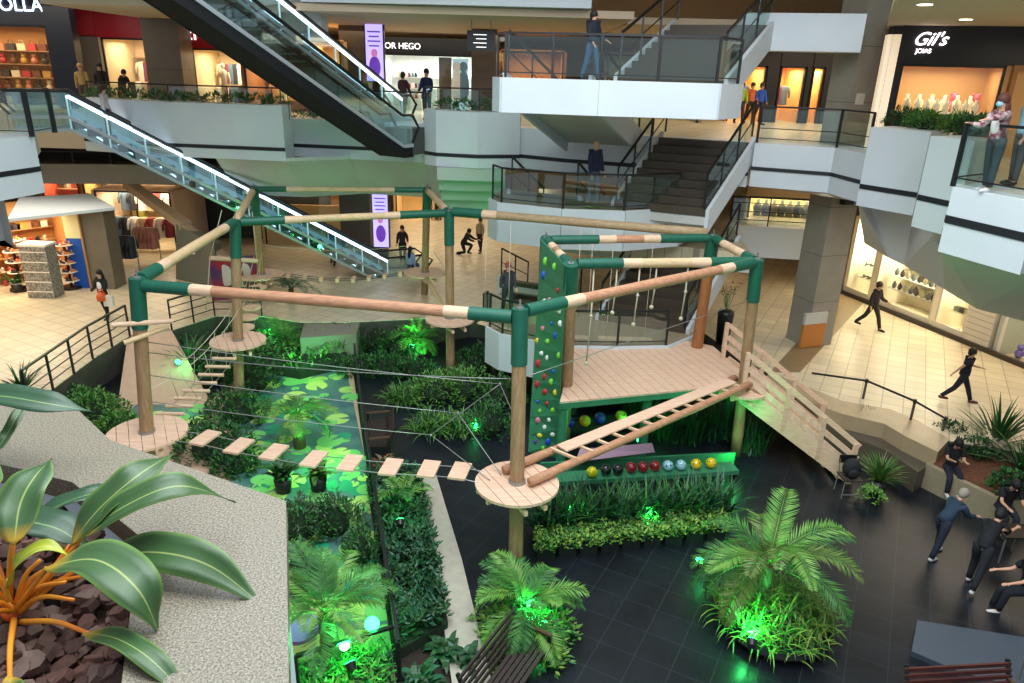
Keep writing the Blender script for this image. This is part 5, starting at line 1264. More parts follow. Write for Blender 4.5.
# mid left masses
for i, (x, y, rx, h, lb, mt) in enumerate((
    (214, 452, .95, .75, 'dark shrub beneath the log step bridge', None), (238, 418, .9, .7, 'dark shrub right of the log step bridge', None), (236, 470, .55, .55, 'small dark shrub above the second bridge plank', None),
    (252, 388, .8, .8, 'dark shrub left of the bare trunk palm', None),
    (96, 420, .85, .7, 'light green shrub beside the left walkway railing', [LEAFM, LEAFL]), (70, 408, .7, .6, 'light green shrub nearest the left bar railing', [LEAFM, LEAFL]), (120, 432, .55, .5, 'small light green shrub behind the left front platform', [LEAFM, LEAFL]),
    (100, 372, .45, .5, 'small shrub under the left bar railing', None))):
    shrub(P(x, y, 0), rx, rx*.85, h, int(1150*rx), lb, mats=mt, leaf=.13, w=.065)
blades(P(22, 392, GZ), 60, .85, 'spiky green yucca at the left edge behind the granite planter', w=.05, mats=[LEAFD, LEAFM], el=(.3, 1.45), droop=.06)
blades(P(18, 292, GZ), 30, .8, 'small potted palm at the left edge in front of the shoe shop', w=.05, el=(.4, 1.4), droop=.12, pot=(.18, .3))
blades(P(190, 372, 0), 80, 1.35, 'tall spiky dracaena lit green behind the left front bridge', w=.06, mats=[LEAFM, LEAFB], el=(.3, 1.45), droop=.10, name='spiky_dracaena')
bed([(172, 345), (240, 335), (262, 345), (250, 378), (196, 388)], 0, .65, 1500, 'mixed green bed around the foot of the left middle post', leaf=.14, w=.06)
bed([(262, 322), (345, 326), (348, 368), (300, 380), (255, 372)], 0, .85, 2600, 'lush fern bed behind the lily floor', leaf=.18, w=.05, mats=[LEAFM, LEAFL, LEAFD])
for i, (x, y) in enumerate(((285, 352), (322, 345))): palm(P(x, y, 0), .4, 14, 1.2, ['fern palm in the bed behind the lily floor, left one', 'fern palm in the bed behind the lily floor, right one'][i], ll=.28, el=(.1, 1.2))
palm(P(292, 302, GZ), .5, 12, 1.2, 'dark feathery palm by the foot of the escalator wall', ll=.3, mats=[LEAFD, LEAFB], el=(.3, 1.3))
t = thing('stone_planter', 'low grey stone planter behind the fern bed', 'planter', P(330, 335, 0)); MB().prism([(p.x, p.y) for p in [P(300, 338, .9), P(356, 334, .9), P(362, 316, .9), P(306, 316, .9)]], 0, .9).build('body', mat('grey_stone', (128, 124, 112), .7), t)
for i, (x, y, rx, h, mt) in enumerate(((362, 372, .75, .5, None), (388, 372, .8, .55, None), (415, 374, .7, .5, None), (345, 350, .7, .8, None), (372, 345, .9, .7, None), (400, 352, .8, .7, None), (478, 372, .8, .8, None), (462, 395, .9, .8, [LEAFM, LEAFL]), (436, 398, .9, .7, [LEAFM, LEAFL]), (500, 405, .7, .8, None), (490, 432, .65, .8, None), (505, 365, .6, .9, None))):
    shrub(P(x, y, 0), rx, rx*.8, h, int(900*rx), ['low dark shrub against the far end of the glass fence', 'low dark shrub second from the glass fence on the far bed', 'low dark shrub third from the glass fence on the far bed', 'dark shrub by the corner of the stone planter', 'dark shrub right of the stone planter', 'dark shrub left of the green lit palm', 'dark shrub right of the back centre post', 'light green shrub below the back centre post', 'light green shrub left of the back centre post', 'dark shrub left of the climbing wall', 'dark shrub at the foot of the climbing wall', 'dark shrub under the lowest landing'][i], mats=mt, leaf=.14, w=.05)
palm(P(416, 352, 0), .5, 16, 1.2, 'green lit palm left of the back centre post', ll=.3, el=(.1, 1.3))
for i, (x, y) in enumerate(((432, 430), (462, 430), (405, 400))): blades(P(x, y, 0), 260, .7, ['grassy clump at the front of the centre bed, left one', 'grassy clump at the front of the centre bed, right one', 'grassy clump behind the dark bench'][i], w=.03, mats=[LEAFM, LEAFD, LEAFL], rad=.45, droop=.2, name='grassy_clump')
palm(P(402, 512, .1), .35, 12, .95, 'small green lit palm growing out of the hedge', ll=.26, el=(.2, 1.3))
blades(P(385, 468, 0), 40, .5, 'reddish leaved plant between the dark bench and the plank bridge', w=.07, mats=[mat('leaf_reddish', (150, 80, 60), .5), mat('leaf_greyish', (0, 0, 0))], rad=.15, droop=.2)
# row of tall grass and ground cover before the ball rack
for i in range(9):
    x = 546+i*21.5; y = 527-i*1.6
    blades(P(x, y, .15), 75, 1.0, 'tall dark grass clump in the row before the ball ledge, %s from the left' % ['first', 'second', 'third', 'fourth', 'fifth', 'sixth', 'seventh', 'eighth', 'ninth'][i], w=.055, mats=[LEAFD, LEAFM, LEAFB], rad=.28, el=(.75, 1.5), droop=.09, name='tall_grass', cat='grass', group='tall grass before the ball ledge')
for i in range(9):
    x = 546+i*21; y = 556-i*2.4
    p = P(x, y, 0); t = thing('planter_box', 'black planter box of light ground cover, %s from the left' % ['first', 'second', 'third', 'fourth', 'fifth', 'sixth', 'seventh', 'eighth', 'ninth'][i], 'planter', p, 'black planter boxes along the court')
    MB().prism([(p.x-.17, p.y-.1), (p.x+.17, p.y-.12), (p.x+.19, p.y+.2), (p.x-.19, p.y+.2)], 0, .24).build('box', POT, t)
    b = MB(); r_ = R_()
    for k in range(330):
        b.mi = r_.choice([0, 1, 2]); leafq(b, p+Vector((r_.uniform(-.22, .22), r_.uniform(-.22, .34), .24+r_.uniform(0, .22))), rvec(r_, .5), r_.uniform(.07, .12), .05)
    b.build('ground_cover', [LEAFM, LEAFL, YG[0]], t)
for i, (x, y) in enumerate(((668, 440), (690, 442), (712, 438), (735, 440), (752, 452), (650, 432), (640, 424))):
    blades(P(x, y, 0), 130, 1.15, 'dark tall grass under the deck, %s' % ['left of centre', 'centre', 'right of centre', 'by the green post', 'outside the green post', 'behind the blue balls', 'rearmost'][i], w=.035, mats=[LEAFD, LEAFD, LEAFB], rad=.3, el=(1.0, 1.5), droop=.06, name='tall_grass', cat='grass')
# right side plants
blades(P(862, 432, .3), 40, .75, 'upright sword leaved plant between the stair and the belt posts', w=.06, mats=[LEAFM, LEAFD], el=(1.1, 1.5), droop=.03)
blades(P(876, 492, 0), 120, .75, 'dracaena in a black pot at the foot of the deck stair', w=.035, el=(.5, 1.45), droop=.08, pot=(.2, .3), mats=[LEAFM, mat('leaf_olive', (0, 0, 0))])
shrub(P(870, 502, .0), .28, .25, .25, 160, 'small light green plant at the base of the potted dracaena', mats=[LEAFL], leaf=.1, base_h=.1, core=False)
pb = [P(938, 436, .62), P(1060, 446, .62), P(1080, 500, .62), P(1000, 500, .62), P(926, 464, .62)]
t = thing('stone_planter', 'beige stone planter box the students sit on at the right edge', 'planter', pb[0]-Vector((0, 0, .62)))
MB().prism([(p.x, p.y) for p in pb], 0, .62).build('body', mat('beige_stone', (150, 138, 112), .6, noise=.1), t)
ctr = sum(pb, Vector())/5; MB().prism([(ctr.x+(p.x-ctr.x)*.9, ctr.y+(p.y-ctr.y)*.9) for p in pb], .6, .66).build('bark', mat('bark_soil', (110, 66, 44), .9, noise=.4, nscale=15), t)
blades(P(996, 446, .7), 90, 1.35, 'large spiky yucca in the beige stone planter at the right edge', w=.07, mats=[LEAFM, LEAFD], el=(.2, 1.45), droop=.05, name='spiky_yucca')
blades(P(1022, 470, .7), 70, 1.2, 'spiky plant at the very right edge behind the seated student', w=.06, mats=[LEAFM, LEAFD], el=(.3, 1.45), droop=.07, name='spiky_yucca')
for i, (x, y) in enumerate(((950, 440), (975, 455), (1010, 490))): shrub(P(x, y, .62), .45, .4, .4, 420, ['leafy shrub at the left corner of the beige planter', 'leafy shrub under the yucca', 'leafy shrub behind the facing student'][i], mats=[LEAFD, LEAFM])
# gallery planters
def plantrow(a, c, n, label, group, sc=1):
    for i in range(n):
        p = a.lerp(c, (i+.5)/n); shrub(p, (c-a).length/n*.62, .3, .28*sc, 110, label % ['first', 'second', 'third', 'fourth', 'fifth', 'sixth', 'seventh', 'eighth', 'ninth', 'tenth'][i], mats=[LEAFD, LEAFM], leaf=.15, w=.07, group=group, core=False)
plantrow(pl[0]+Vector((.2, .5, 7.75-7.6)), pl[1]+Vector((0, .5, .15)), 4, 'low plant in the left gallery planter near the escalator head, %s from the left', 'plants in the left gallery planter')
plantrow(pl[1]+Vector((0, .5, .15)), pl[2]+Vector((0, .5, .15)), 6, 'low plant in the left gallery planter below the red shops, %s from the left', 'plants in the left gallery planter')
plantrow(pl2[0]+Vector((.3, .6, .25)), pl2[1]+Vector((1, .6, .25)), 4, 'low plant behind the recessed gallery edge, %s from the left', 'plants on the recessed gallery edge', .8)
plantrow(Vector((pl3[1].x, pl3[1].y+.5, 7.75)), Vector((pl3[3].x-.3, pl3[3].y+.5, 7.75)), 4, 'low plant in the centre gallery planter, %s from the left', 'plants in the centre gallery planter', 1.2)
for i, (x, y, r_0) in enumerate(((897, 126, .42), (922, 130, .36), (912, 128, .3), (950, 133, .34), (966, 136, .42))):
    shrub(P(x, y, 7.95)+Vector((.3, .35, 0)), r_0, r_0, .38, 320, ['dark bushy plant at the left end of the right gallery planter', 'small plant in the first right gallery planter below the lit window', 'lighter plant in the middle of the first right planter', 'light plant in the second right gallery planter', 'dark bushy plant nearest the masked woman'][i], mats=[LEAFD, LEAFM] if i in (0, 4) else [LEAFM, LEAFL], leaf=.16, w=.05)
b = MB()

# ------------------------------------------------------------------ green garden lamps
def glamp(px, py, z, label, target=None, power=30, lens=True, ang=100, r=.09, pt=True):
    p = P(px, py, z) if not isinstance(px, Vector) else px
    t = thing('garden_spotlight', label, 'lamp', p); 
    tg = Vector(target) if target else p+Vector((0, .2, 1)); d = (tg-p).normalized()
    hsg = MB().cyl(p-d*.12, p-d*.01, r*.7, r, n=14).build('housing', BLACK, t)
    MB().cyl(p-d*.02, p, r*.92, n=14).build('lens', mat('green_lens', (60, 255, 120), .3, emit=(40, 255, 110), es=14), hsg)
    MB().bar(Vector((p.x, p.y, max(0, p.z-.25))), p-d*.08, .03).build('stake', BLACK, t)
    spot('green_spot', p+d*.05, tg, power*2.2, GL, ang)
    if pt: point('green_glow', p+d*.3, power*.35, GL, .08)
    return p
glamp(372, 624, .75, 'bright green floodlight by the glass fence at the bottom, shining at the camera', target=(-.9, 5, 3.5), power=16, r=.13, ang=100)
point('green_glow', P(372, 624, .75)+Vector((-.25, -.2, .25)), 22, GL, .1)
glamp(528, 618, .45, 'green lamp inside the bushy palm clump, left one', target=P(530, 570, 1.2), power=60)
glamp(543, 622, .35, 'green lamp inside the bushy palm clump, right one', target=P(540, 560, 1.6), power=40)
p = P(752, 650, .5); glamp(752, 640, .45, 'green lamp on the front of the large palm bed', target=P(757, 560, .9), power=130, ang=90)
glamp(700, 560, .2, 'green lamp left of the large palm, aimed at its left fronds', target=P(720, 520, 1.2), power=40)
glamp(322, 462, .5, 'green lamp in front of the bare trunk palm', target=P(300, 392, 1.2), power=170, ang=55)
glamp(350, 662, .6, 'green lamp at the foot of the thick trunk palm', target=P(322, 575, 1.4), power=150, ang=70)
glamp(400, 520, .8, 'green lamp in the hedge near the plank bridge', target=P(398, 490, 1.1), power=22)
glamp(178, 362, .6, 'green lamp below the spiky dracaena', target=P(192, 345, 1.3), power=45, ang=60)
glamp(268, 340, .4, 'green lamp at the foot of the rear left post', target=POSTS['I'][1], power=60, ang=36)
glamp(305, 356, 1.05, 'green lamp in the fern bed', target=P(300, 330, 1.0), power=70)
glamp(420, 356, .4, 'green lamp at the foot of the rear centre post', target=POSTS['H'][1], power=60, ang=36)
glamp(412, 345, .6, 'green lamp aimed into the palm left of the back centre post', target=P(415, 320, 1.3), power=50)
glamp(474, 425, .15, 'green lamp at the front of the centre bed, left one', target=(-1, 14, 1.5), power=16)
glamp(485, 423, .15, 'green lamp at the front of the centre bed, right one', target=(-1, 14, 1.5), power=16)
glamp(640, 440, .3, 'green lamp under the deck aimed at its front edge', target=P(640, 395, 1.7), power=60, ang=130)
glamp(735, 470, .2, 'green lamp at the foot of the deck corner post', target=P(738, 420, 1.5), power=50)
glamp(575, 520, .2, 'green lamp in the grass before the ball ledge', target=P(575, 490, .9), power=40)
glamp(650, 530, .2, 'green lamp in the grass below the red balls', target=P(650, 495, .9), power=30)
glamp(500, 150, 5, 'green lamp on the far floor aimed at the stepped soffit', target=X(470, 25, 5), power=120, ang=60) if 0 else spot('green_spot', (-1.0, 22.5, 2.2), X(474, 25.5, 5.2), 150, GL, 50)
glamp(283, 606, 1.0, 'green lamp on the outer side of the granite planter', target=P(284, 640, 1.2), power=20, pt=False)
p = P(562, 520, .2)
# ------------------------------------------------------------------ benches, belt posts, mat, chair
DW = woodmat('dark_bench_wood', (52, 36, 30), (34, 24, 22), (1, 12, 1)); DWA = mat('bench_arm_wood', (84, 60, 44), .5)
def bench(loc, rz, label, L=1.5, m_=DW):
    t = thing('slatted_bench', label, 'bench', loc); R3 = Matrix.Rotation(rz, 3, 'Z'); o = Vector(loc)
    Wp = lambda x, y, z: o+R3 @ Vector((x, y, z))
    for i in range(6): MB().bar(Wp(-L/2, -.02-.085*i+.22, .44), Wp(L/2, -.02-.085*i+.22, .44), .065, .03).build('seat_slat', m_, t)
    for i in range(5): MB().bar(Wp(-L/2, .27+.035*i, .52+.085*i), Wp(L/2, .27+.035*i, .52+.085*i), .03, .065).build('back_slat', m_, t)
    for sx in (-1, 1):
        x = sx*(L/2-.04)
        MB().bar(Wp(x, -.24, 0), Wp(x, -.24, .64), .06).build('leg', BLACK, t); MB().bar(Wp(x, .26, 0), Wp(x, .26, .5), .06).bar(Wp(x, .26, .5), Wp(x, .45, .92), .05).build('leg', BLACK, t)
        MB().bar(Wp(x, -.28, .65), Wp(x, .32, .67), .06, .035).build('armrest', DWA, t); MB().bar(Wp(x, -.26, .40), Wp(x, .28, .40), .04).build('side_rail', BLACK, t)
    return t
bench(P(378, 448, 0), math.radians(-80), 'dark slatted bench between the glass fence and the centre bed', 1.5)
p = P(497, 676, 0); bench(p+Vector((.22, -.38, 0)), math.radians(62), 'dark slatted bench at the bottom edge below the bushy palm clump', 1.7)
p = P(955, 722, 0); bench(p+Vector((.0, -.2, 0)), math.radians(6), 'reddish dark bench at the bottom right edge', 1.7, woodmat('red_bench_wood', (92, 44, 36), (60, 30, 26), (1, 12, 1)))
ms = [P(917, 622, .06), P(1030, 640, .06), P(1022, 690, .06), P(960, 674, .06), P(911, 653, .06)]
t = thing('stage_board', 'flat grey board lying on the dark floor at the lower right', 'board', ms[0]-Vector((0, 0, .06))); MB().prism([(p.x, p.y) for p in ms], .0, .10).build('board', mat('grey_board', (66, 76, 88), .5), t)
p = P(1016, 684, 0); t = thing('thin_pole', 'thin grey pole at the lower right edge', 'pole', p); MB().cyl(p, p+Vector((.0, 0, 1.1)), .02, n=8).build('shaft', CABLE, t); MB().cyl(p, p+Vector((0, 0, .02)), .12, n=14).build('base', CABLE, t)
prev = None
bp_ = []
for i, (x, y, z, lb) in enumerate(((860, 412, .55, 'belt post nearest the stair with its foot on the tan step'), (907, 434, .55, 'middle belt post with white round base'), (937, 452, .35, 'belt post beside the beige stone planter'))):
    p = P(x, y, z); t = thing('belt_post', lb, 'belt post', p); bp_.append(p)
    MB().tube([p, p+Vector((0, 0, .03)), p+Vector((0, 0, .05))], [.19, .18, .06], 18).build('base', mat('white_base', (214, 214, 210), .4), t)
    MB().cyl(p+Vector((0, 0, .05)), p+Vector((0, 0, .90)), .032, n=10).build('tube', mat('dark_post', (70, 66, 60), .35), t); MB().cyl(p+Vector((0, 0, .88)), p+Vector((0, 0, .98)), .045, n=12).build('head', BLACK, t)
st = P(806, 404, .6)
for i, (a, c) in enumerate(((st, bp_[0]), (bp_[0], bp_[1]), (bp_[1], bp_[2]))):
    t = thing('barrier_belt', ['black belt from the stair to the first belt post', 'black belt between the first and middle belt posts', 'black belt between the middle and last belt posts'][i], 'belt', a)
    MB().slab([a+Vector((0, 0, .90)), c+Vector((0, 0, .90)), c+Vector((0, 0, .96)), a+Vector((0, 0, .96))], (0, .006, 0)).build('webbing', BLACK, t)
p = P(846, 494, 0)
t = thing('folding_chair', 'simple chair at the foot of the deck stair holding a black backpack', 'chair', p)
for sx in (-.2, .2):
    for sy in (-.2, .2): MB().cyl(p+Vector((sx, sy, 0)), p+Vector((sx*.9, sy*.9, .45)), .014, n=6).build('leg', CABLE, t)
    MB().cyl(p+Vector((sx*.9, .18, .45)), p+Vector((sx*.9, .25, .9)), .014, n=6).build('back_post', CABLE, t)
MB().box(p+Vector((0, 0, .46)), (.42, .42, .04)).build('seat', mat('chair_seat', (60, 50, 42), .6), t); MB().box(p+Vector((0, .24, .8)), (.40, .03, .2)).build('backrest', BLACK, t); MB().bar(p+Vector((-.2, -.2, .1)), p+Vector((.2, -.2, .1)), .018).build('stretcher', CABLE, t)
t = thing('backpack', 'black backpack on the chair by the deck stair', 'bag', p+Vector((0, 0, .48)))
MB().ball(p+Vector((0, 0, .70)), .22, 14, 10, (.95, .75, 1.05)).build('body', mat('black_cloth', (20, 20, 24), .8), t); MB().ball(p+Vector((0, -.15, .62)), .13, 12, 8, (1, .5, .9)).build('front_pocket', mat('black_cloth', (0, 0, 0)), t)
p = P(722, 343, GZ); t = thing('flower_vase', 'dark red orchid in a small pot behind the deck stair', 'plant', p)
MB().tube([p, p+Vector((0, 0, 1.0)), p+Vector((0, 0, 1.1))], [.2, .26, .24], 12).build('pot', BLACK, t)
b = MB(); r_ = R_()
for k in range(9): b.tube([p+Vector((0, 0, 1.05)), p+Vector((r_.uniform(-.15, .15), r_.uniform(-.1, .1), 1.5)), p+Vector((r_.uniform(-.35, .35), r_.uniform(-.2, .2), r_.uniform(1.7, 2.0)))], .01, 4)
b.build('stems', LEAFM, t); b = MB()
for k in range(26): leafq(b, p+Vector((r_.uniform(-.35, .35), r_.uniform(-.2, .2), r_.uniform(1.6, 2.05))), rvec(r_, .2), .1, .08)
b.build('petals', mat('dark_red_petal', (130, 30, 50), .6), t)

# ------------------------------------------------------------------ granite planter in the foreground
GRAN = mat('speckled_granite', (150, 146, 134), .35)
nt = GRAN.node_tree; bs = nt.nodes['Principled BSDF']; tcn = [n for n in nt.nodes if n.type == 'TEX_COORD'][0]
vn = nt.nodes.new('ShaderNodeTexNoise'); vn.inputs['Scale'].default_value = 260; vn.inputs['Detail'].default_value = 3; vn.inputs['Roughness'].default_value = .8
cr_ = nt.nodes.new('ShaderNodeValToRGB'); e = cr_.color_ramp.elements
e[0].position = .36; e[0].color = (*lin((.22, .20, .17)), 1); e[1].position = .68; e[1].color = (*lin((.66, .62, .54)), 1)
k1 = cr_.color_ramp.elements.new(.50); k1.color = (*lin((.47, .44, .37)), 1)
nt.links.new(tcn.outputs['Object'], vn.inputs[0]); nt.links.new(vn.outputs[0], cr_.inputs[0]); nt.links.new(cr_.outputs[0], bs.inputs['Base Color'])
GZT = 8.15
outer = [P(-140, 372, GZT), P(0, 386, GZT), P(76, 408, GZT), P(110, 440, GZT), P(286, 501, GZT), P(290, 760, GZT)]
inner = [P(-140, 458, GZT), P(0, 464, GZT), P(72, 482, GZT), P(142, 538, GZT), P(133, 590, GZT), P(112, 760, GZT)]
t = thing('granite_planter', 'large speckled granite planter at the lower left foreground', 'planter', (outer[3].x, outer[3].y, 6.2))
b = MB()
for i in range(5):
    q = [outer[i], outer[i+1], inner[i+1], inner[i]]
    b.prism([(p.x, p.y) for p in q], GZT-.05, GZT)
b.build('coping', GRAN, t)
b = MB(); n = [p+Vector((0, 0, 0)) for p in outer]
for i in range(5):
    a, c = outer[i].lerp(inner[i], .06), outer[i+1].lerp(inner[i+1], .06); a2_, c2_ = outer[i].lerp(inner[i], .35), outer[i+1].lerp(inner[i+1], .35)
    b.prism([(a.x, a.y), (c.x, c.y), (c2_.x, c2_.y), (a2_.x, a2_.y)], 6.2, GZT-.05)
b.build('side', WHITE, t)
b = MB(); q = inner+[P(-140, 760, GZT)]; b.prism([(p.x, p.y) for p in q], GZT-.22, GZT-.14); b.build('soil', SOIL, t)
# edge of the lit glass guard on the outer side of the planter
# bark chips
BK = [mat('bark_reddish', (112, 76, 66), .8, noise=.3, nscale=60), mat('bark_brown', (88, 62, 52), .85, noise=.3, nscale=60), mat('bark_grey', (130, 104, 94), .8, noise=.3, nscale=60)]
b = MB(); r_ = random.Random(21); inn = [(p.x, p.y) for p in q]
k = 0
while k < 520:
    p = P(r_.uniform(-60, 150), r_.uniform(470, 740), GZT-.1)
    if not inpoly(p.x, p.y, inn): continue
    d = Matrix.Rotation(r_.uniform(0, 6.28), 3, 'Z') @ Matrix.Rotation(r_.uniform(-.5, .5), 3, 'X') @ Matrix.Rotation(r_.uniform(-.4, .4), 3, 'Y')
    sx, sy, sz = r_.uniform(.014, .034), r_.uniform(.010, .022), r_.uniform(.003, .008)
    c = Vector((p.x, p.y, GZT-.14+r_.uniform(.01, .06))); b.mi = r_.choice([0, 0, 1, 2])
    m_ = r_.randint(5, 7); vs = []
    rad = [r_.uniform(.75, 1.1) for _ in range(m_)]
    for zz_ in (-1, 1): vs += [c+d @ Vector((math.cos(2*PI*j/m_)*sx*rad[j]*(1 if zz_ < 0 else .85), math.sin(2*PI*j/m_)*sy*rad[j]*(1 if zz_ < 0 else .85), zz_*sz)) for j in range(m_)]
    b.add(vs, [tuple(range(m_-1, -1, -1)), tuple(range(m_, 2*m_))]+[(j, (j+1) % m_, m_+(j+1) % m_, m_+j) for j in range(m_)]); k += 1
tag(b.build('bark_chips', BK), 'reddish brown bark chips filling the granite planter', 'bark mulch', kind='stuff')
# the orange stemmed plant
def blade_mat(name, body, rib, edge=None):
    m_ = mat(name, body, .38, coat=.08); nt = m_.node_tree; bs = nt.nodes['Principled BSDF']
    uv = nt.nodes.new('ShaderNodeUVMap'); sx_ = nt.nodes.new('ShaderNodeSeparateXYZ'); nt.links.new(uv.outputs[0], sx_.inputs[0])
    a = nt.nodes.new('ShaderNodeMath'); a.operation = 'SUBTRACT'; a.inputs[1].default_value = .5; nt.links.new(sx_.outputs[0], a.inputs[0])
    ab = nt.nodes.new('ShaderNodeMath'); ab.operation = 'ABSOLUTE'; nt.links.new(a.outputs[0], ab.inputs[0])
    r1 = nt.nodes.new('ShaderNodeValToRGB'); r1.color_ramp.elements[0].position = .008; r1.color_ramp.elements[0].color = (*lin([v/255 for v in rib]), 1)
    r1.color_ramp.elements[1].position = .03; r1.color_ramp.elements[1].color = (*lin([v/255 for v in body]), 1)
    q_ = r1.color_ramp.elements.new(.40); q_.color = (*lin([min(255, v*.9)/255 for v in body]), 1)
    if edge: z_ = r1.color_ramp.elements.new(.49); z_.color = (*lin([v/255 for v in edge]), 1)
    nt.links.new(ab.outputs[0], r1.inputs[0])
    # orange towards the stalk (its own pigment)
    r2 = nt.nodes.new('ShaderNodeValToRGB'); r2.color_ramp.elements[0].position = .0; r2.color_ramp.elements[0].color = (1, 1, 1, 1); r2.color_ramp.elements[1].position = .16; r2.color_ramp.elements[1].color = (0, 0, 0, 1)
    nt.links.new(sx_.outputs[1], r2.inputs[0])
    mx = nt.nodes.new('ShaderNodeMix'); mx.data_type = 'RGBA'; mx.inputs[7].default_value = (*lin((.80, .62, .16)), 1)
    nt.links.new(r2.outputs[0], mx.inputs[0]); nt.links.new(r1.outputs[0], mx.inputs[6]); nt.links.new(mx.outputs[2], bs.inputs['Base Color'])
    w_ = nt.nodes.new('ShaderNodeTexWave'); w_.inputs['Scale'].default_value = 14; w_.bands_direction = 'X'; nt.links.new(uv.outputs[0], w_.inputs[0])
    bp = nt.nodes.new('ShaderNodeBump'); bp.inputs['Strength'].default_value = .12; bp.inputs['Distance'].default_value = .002; nt.links.new(w_.outputs[0], bp.inputs['Height']); nt.links.new(bp.outputs[0], bs.inputs['Normal'])
    return m_
BG = blade_mat('broad_leaf_green', (60, 96, 50), (150, 166, 96), (96, 130, 60)); BY = blade_mat('broad_leaf_yellow', (176, 190, 44), (214, 206, 110)); BDK = blade_mat('broad_leaf_dark', (42, 80, 50), (120, 150, 90))
ORG = mat('orange_stalk', (246, 134, 34), .4, var=(226, 150, 40), nscale=8); ORY = mat('yellow_orange_stalk', (214, 170, 60), .4)
def spline(cp, n):
    cp = [cp[0]*2-cp[1]]+cp+[cp[-1]*2-cp[-2]]; out = []
    for i in range(n+1):
        u = i/n*(len(cp)-3); j = min(int(u), len(cp)-4); f_ = u-j; a, b_2, c, d = cp[j:j+4]
        out.append(.5*((2*b_2)+(c-a)*f_+(2*a-5*b_2+4*c-d)*f_**2+(3*b_2-a-3*c+d)*f_**3))
    return out
root = P(14, 612, 8.06)
plant = thing('foliage_plant', 'glossy broad leaved plant with orange stalks in the granite planter', 'plant', root)
def bleaf(stalk, blade, width, m_=BG, sm=ORG, tilt=0, sr=.0042, fold=.22, keepn=None):
    """stalk, blade: lists of (px, py, z) along the midrib"""
    sp = spline([P(*a) for a in stalk], 12)
    MB().tube(sp, [sr*(1.35-.6*i/12) for i in range(13)], 8).build('stalk', sm, plant)
    n = 22; pts_ = spline([P(*a) for a in blade], n); vs = []; uvs = []; M5 = 5
    camv = Vector((0, 0, CZ))
    for i, p in enumerate(pts_):
        d = (pts_[min(i+1, n)]-pts_[max(i-1, 0)]).normalized()
        s_ = d.cross(Vector((0, 0, 1)));  s_ = s_.normalized() if s_.length > .05 else Vector((1, 0, 0))
        s_ = Matrix.Rotation(tilt, 3, d) @ s_
        nn = s_.cross(d); f_ = i/n
        wd = width*.5*(math.sin(PI*f_**.85)**.8*min(1, (1-f_)/.3)**.45 if 0 < f_ < .999 else .0)+(.002*(1-f_) if f_ < .2 else 0)
        for j in range(-2, 3):
            q_ = j/2; vs.append(p+s_*wd*q_+nn*wd*fold*abs(q_)**1.3+nn*.003*math.sin(f_*14+j)*abs(q_)); uvs.append((.5+q_*.5, f_))
    fs = [(i*5+j, i*5+j+1, (i+1)*5+j+1, (i+1)*5+j) for i in range(n) for j in range(4)]
    b = MB(); b.sm = True; b.add(vs, fs); o = b.build('leaf', m_, plant)
    ul = o.data.uv_layers.new(name='UVMap')
    for lp in o.data.loops: ul.data[lp.index].uv = uvs[lp.vertex_index]
    so = o.modifiers.new('thickness', 'SOLIDIFY'); so.thickness = .0012
Z0 = 8.07
bleaf([(18, 608, Z0), (44, 580, 8.13), (70, 545, 8.18)], [(70, 545, 8.18), (100, 508, 8.24), (140, 474, 8.28), (176, 452, 8.26)], .075, tilt=.25)
bleaf([(22, 612, Z0), (58, 566, 8.15), (84, 536, 8.20)], [(84, 536, 8.20), (125, 506, 8.26), (180, 486, 8.28), (236, 502, 8.20)], .066, tilt=.35)
bleaf([(16, 610, Z0), (34, 585, 8.14), (46, 568, 8.19)], [(46, 567, 8.19), (96, 560, 8.23), (138, 590, 8.22), (162, 640, 8.13)], .085, tilt=.1)
bleaf([(20, 612, Z0), (60, 580, 8.12), (98, 562, 8.15)], [(98, 562, 8.15), (150, 552, 8.19), (210, 566, 8.19), (270, 612, 8.13)], .075, tilt=.5, m_=BG)
bleaf([(22, 622, Z0), (56, 622, 8.11), (90, 634, 8.13)], [(84, 632, 8.13), (120, 640, 8.16), (158, 666, 8.16), (200, 716, 8.10)], .040, sm=ORG)
bleaf([(10, 600, Z0), (10, 560, 8.18), (16, 520, 8.25)], [(14, 545, 8.24), (20, 505, 8.28), (34, 478, 8.30), (52, 458, 8.30)], .085, tilt=-.1)
bleaf([(10, 606, Z0), (6, 590, 8.12), (8, 580, 8.15)], [(8, 588, 8.15), (18, 562, 8.20), (44, 546, 8.21), (74, 558, 8.19)], .034, m_=BY, sm=ORY)
bleaf([(6, 590, Z0), (-10, 540, 8.12), (-14, 520, 8.14)], [(-14, 512, 8.14), (20, 520, 8.18), (60, 530, 8.18), (96, 556, 8.13)], .085, m_=BDK)
bleaf([(10, 590, Z0), (14, 540, 8.10), (24, 525, 8.13)], [(24, 530, 8.13), (60, 505, 8.17), (100, 492, 8.18), (150, 486, 8.14)], .06, m_=BDK)
bleaf([(14, 620, Z0), (10, 650, 8.12), (10, 690, 8.14)], [(10, 676, 8.14), (12, 700, 8.15), (16, 730, 8.14), (24, 760, 8.1)], .04)
bleaf([(-40, 480, 8.1), (-50, 430, 8.2), (-40, 405, 8.25)], [(-50, 396, 8.26), (0, 396, 8.30), (50, 404, 8.30), (96, 412, 8.27)], .07, m_=BDK, tilt=.3)
bleaf([(-20, 500, 8.1), (-14, 470, 8.18), (-6, 455, 8.2)], [(-8, 456, 8.2), (6, 436, 8.23), (18, 414, 8.25), (28, 398, 8.26)], .03)
bleaf([(16, 612, Z0), (-20, 575, 8.13), (-40, 540, 8.2)], [(-40, 540, 8.2), (-26, 500, 8.24), (-14, 480, 8.25), (0, 462, 8.25)], .07)
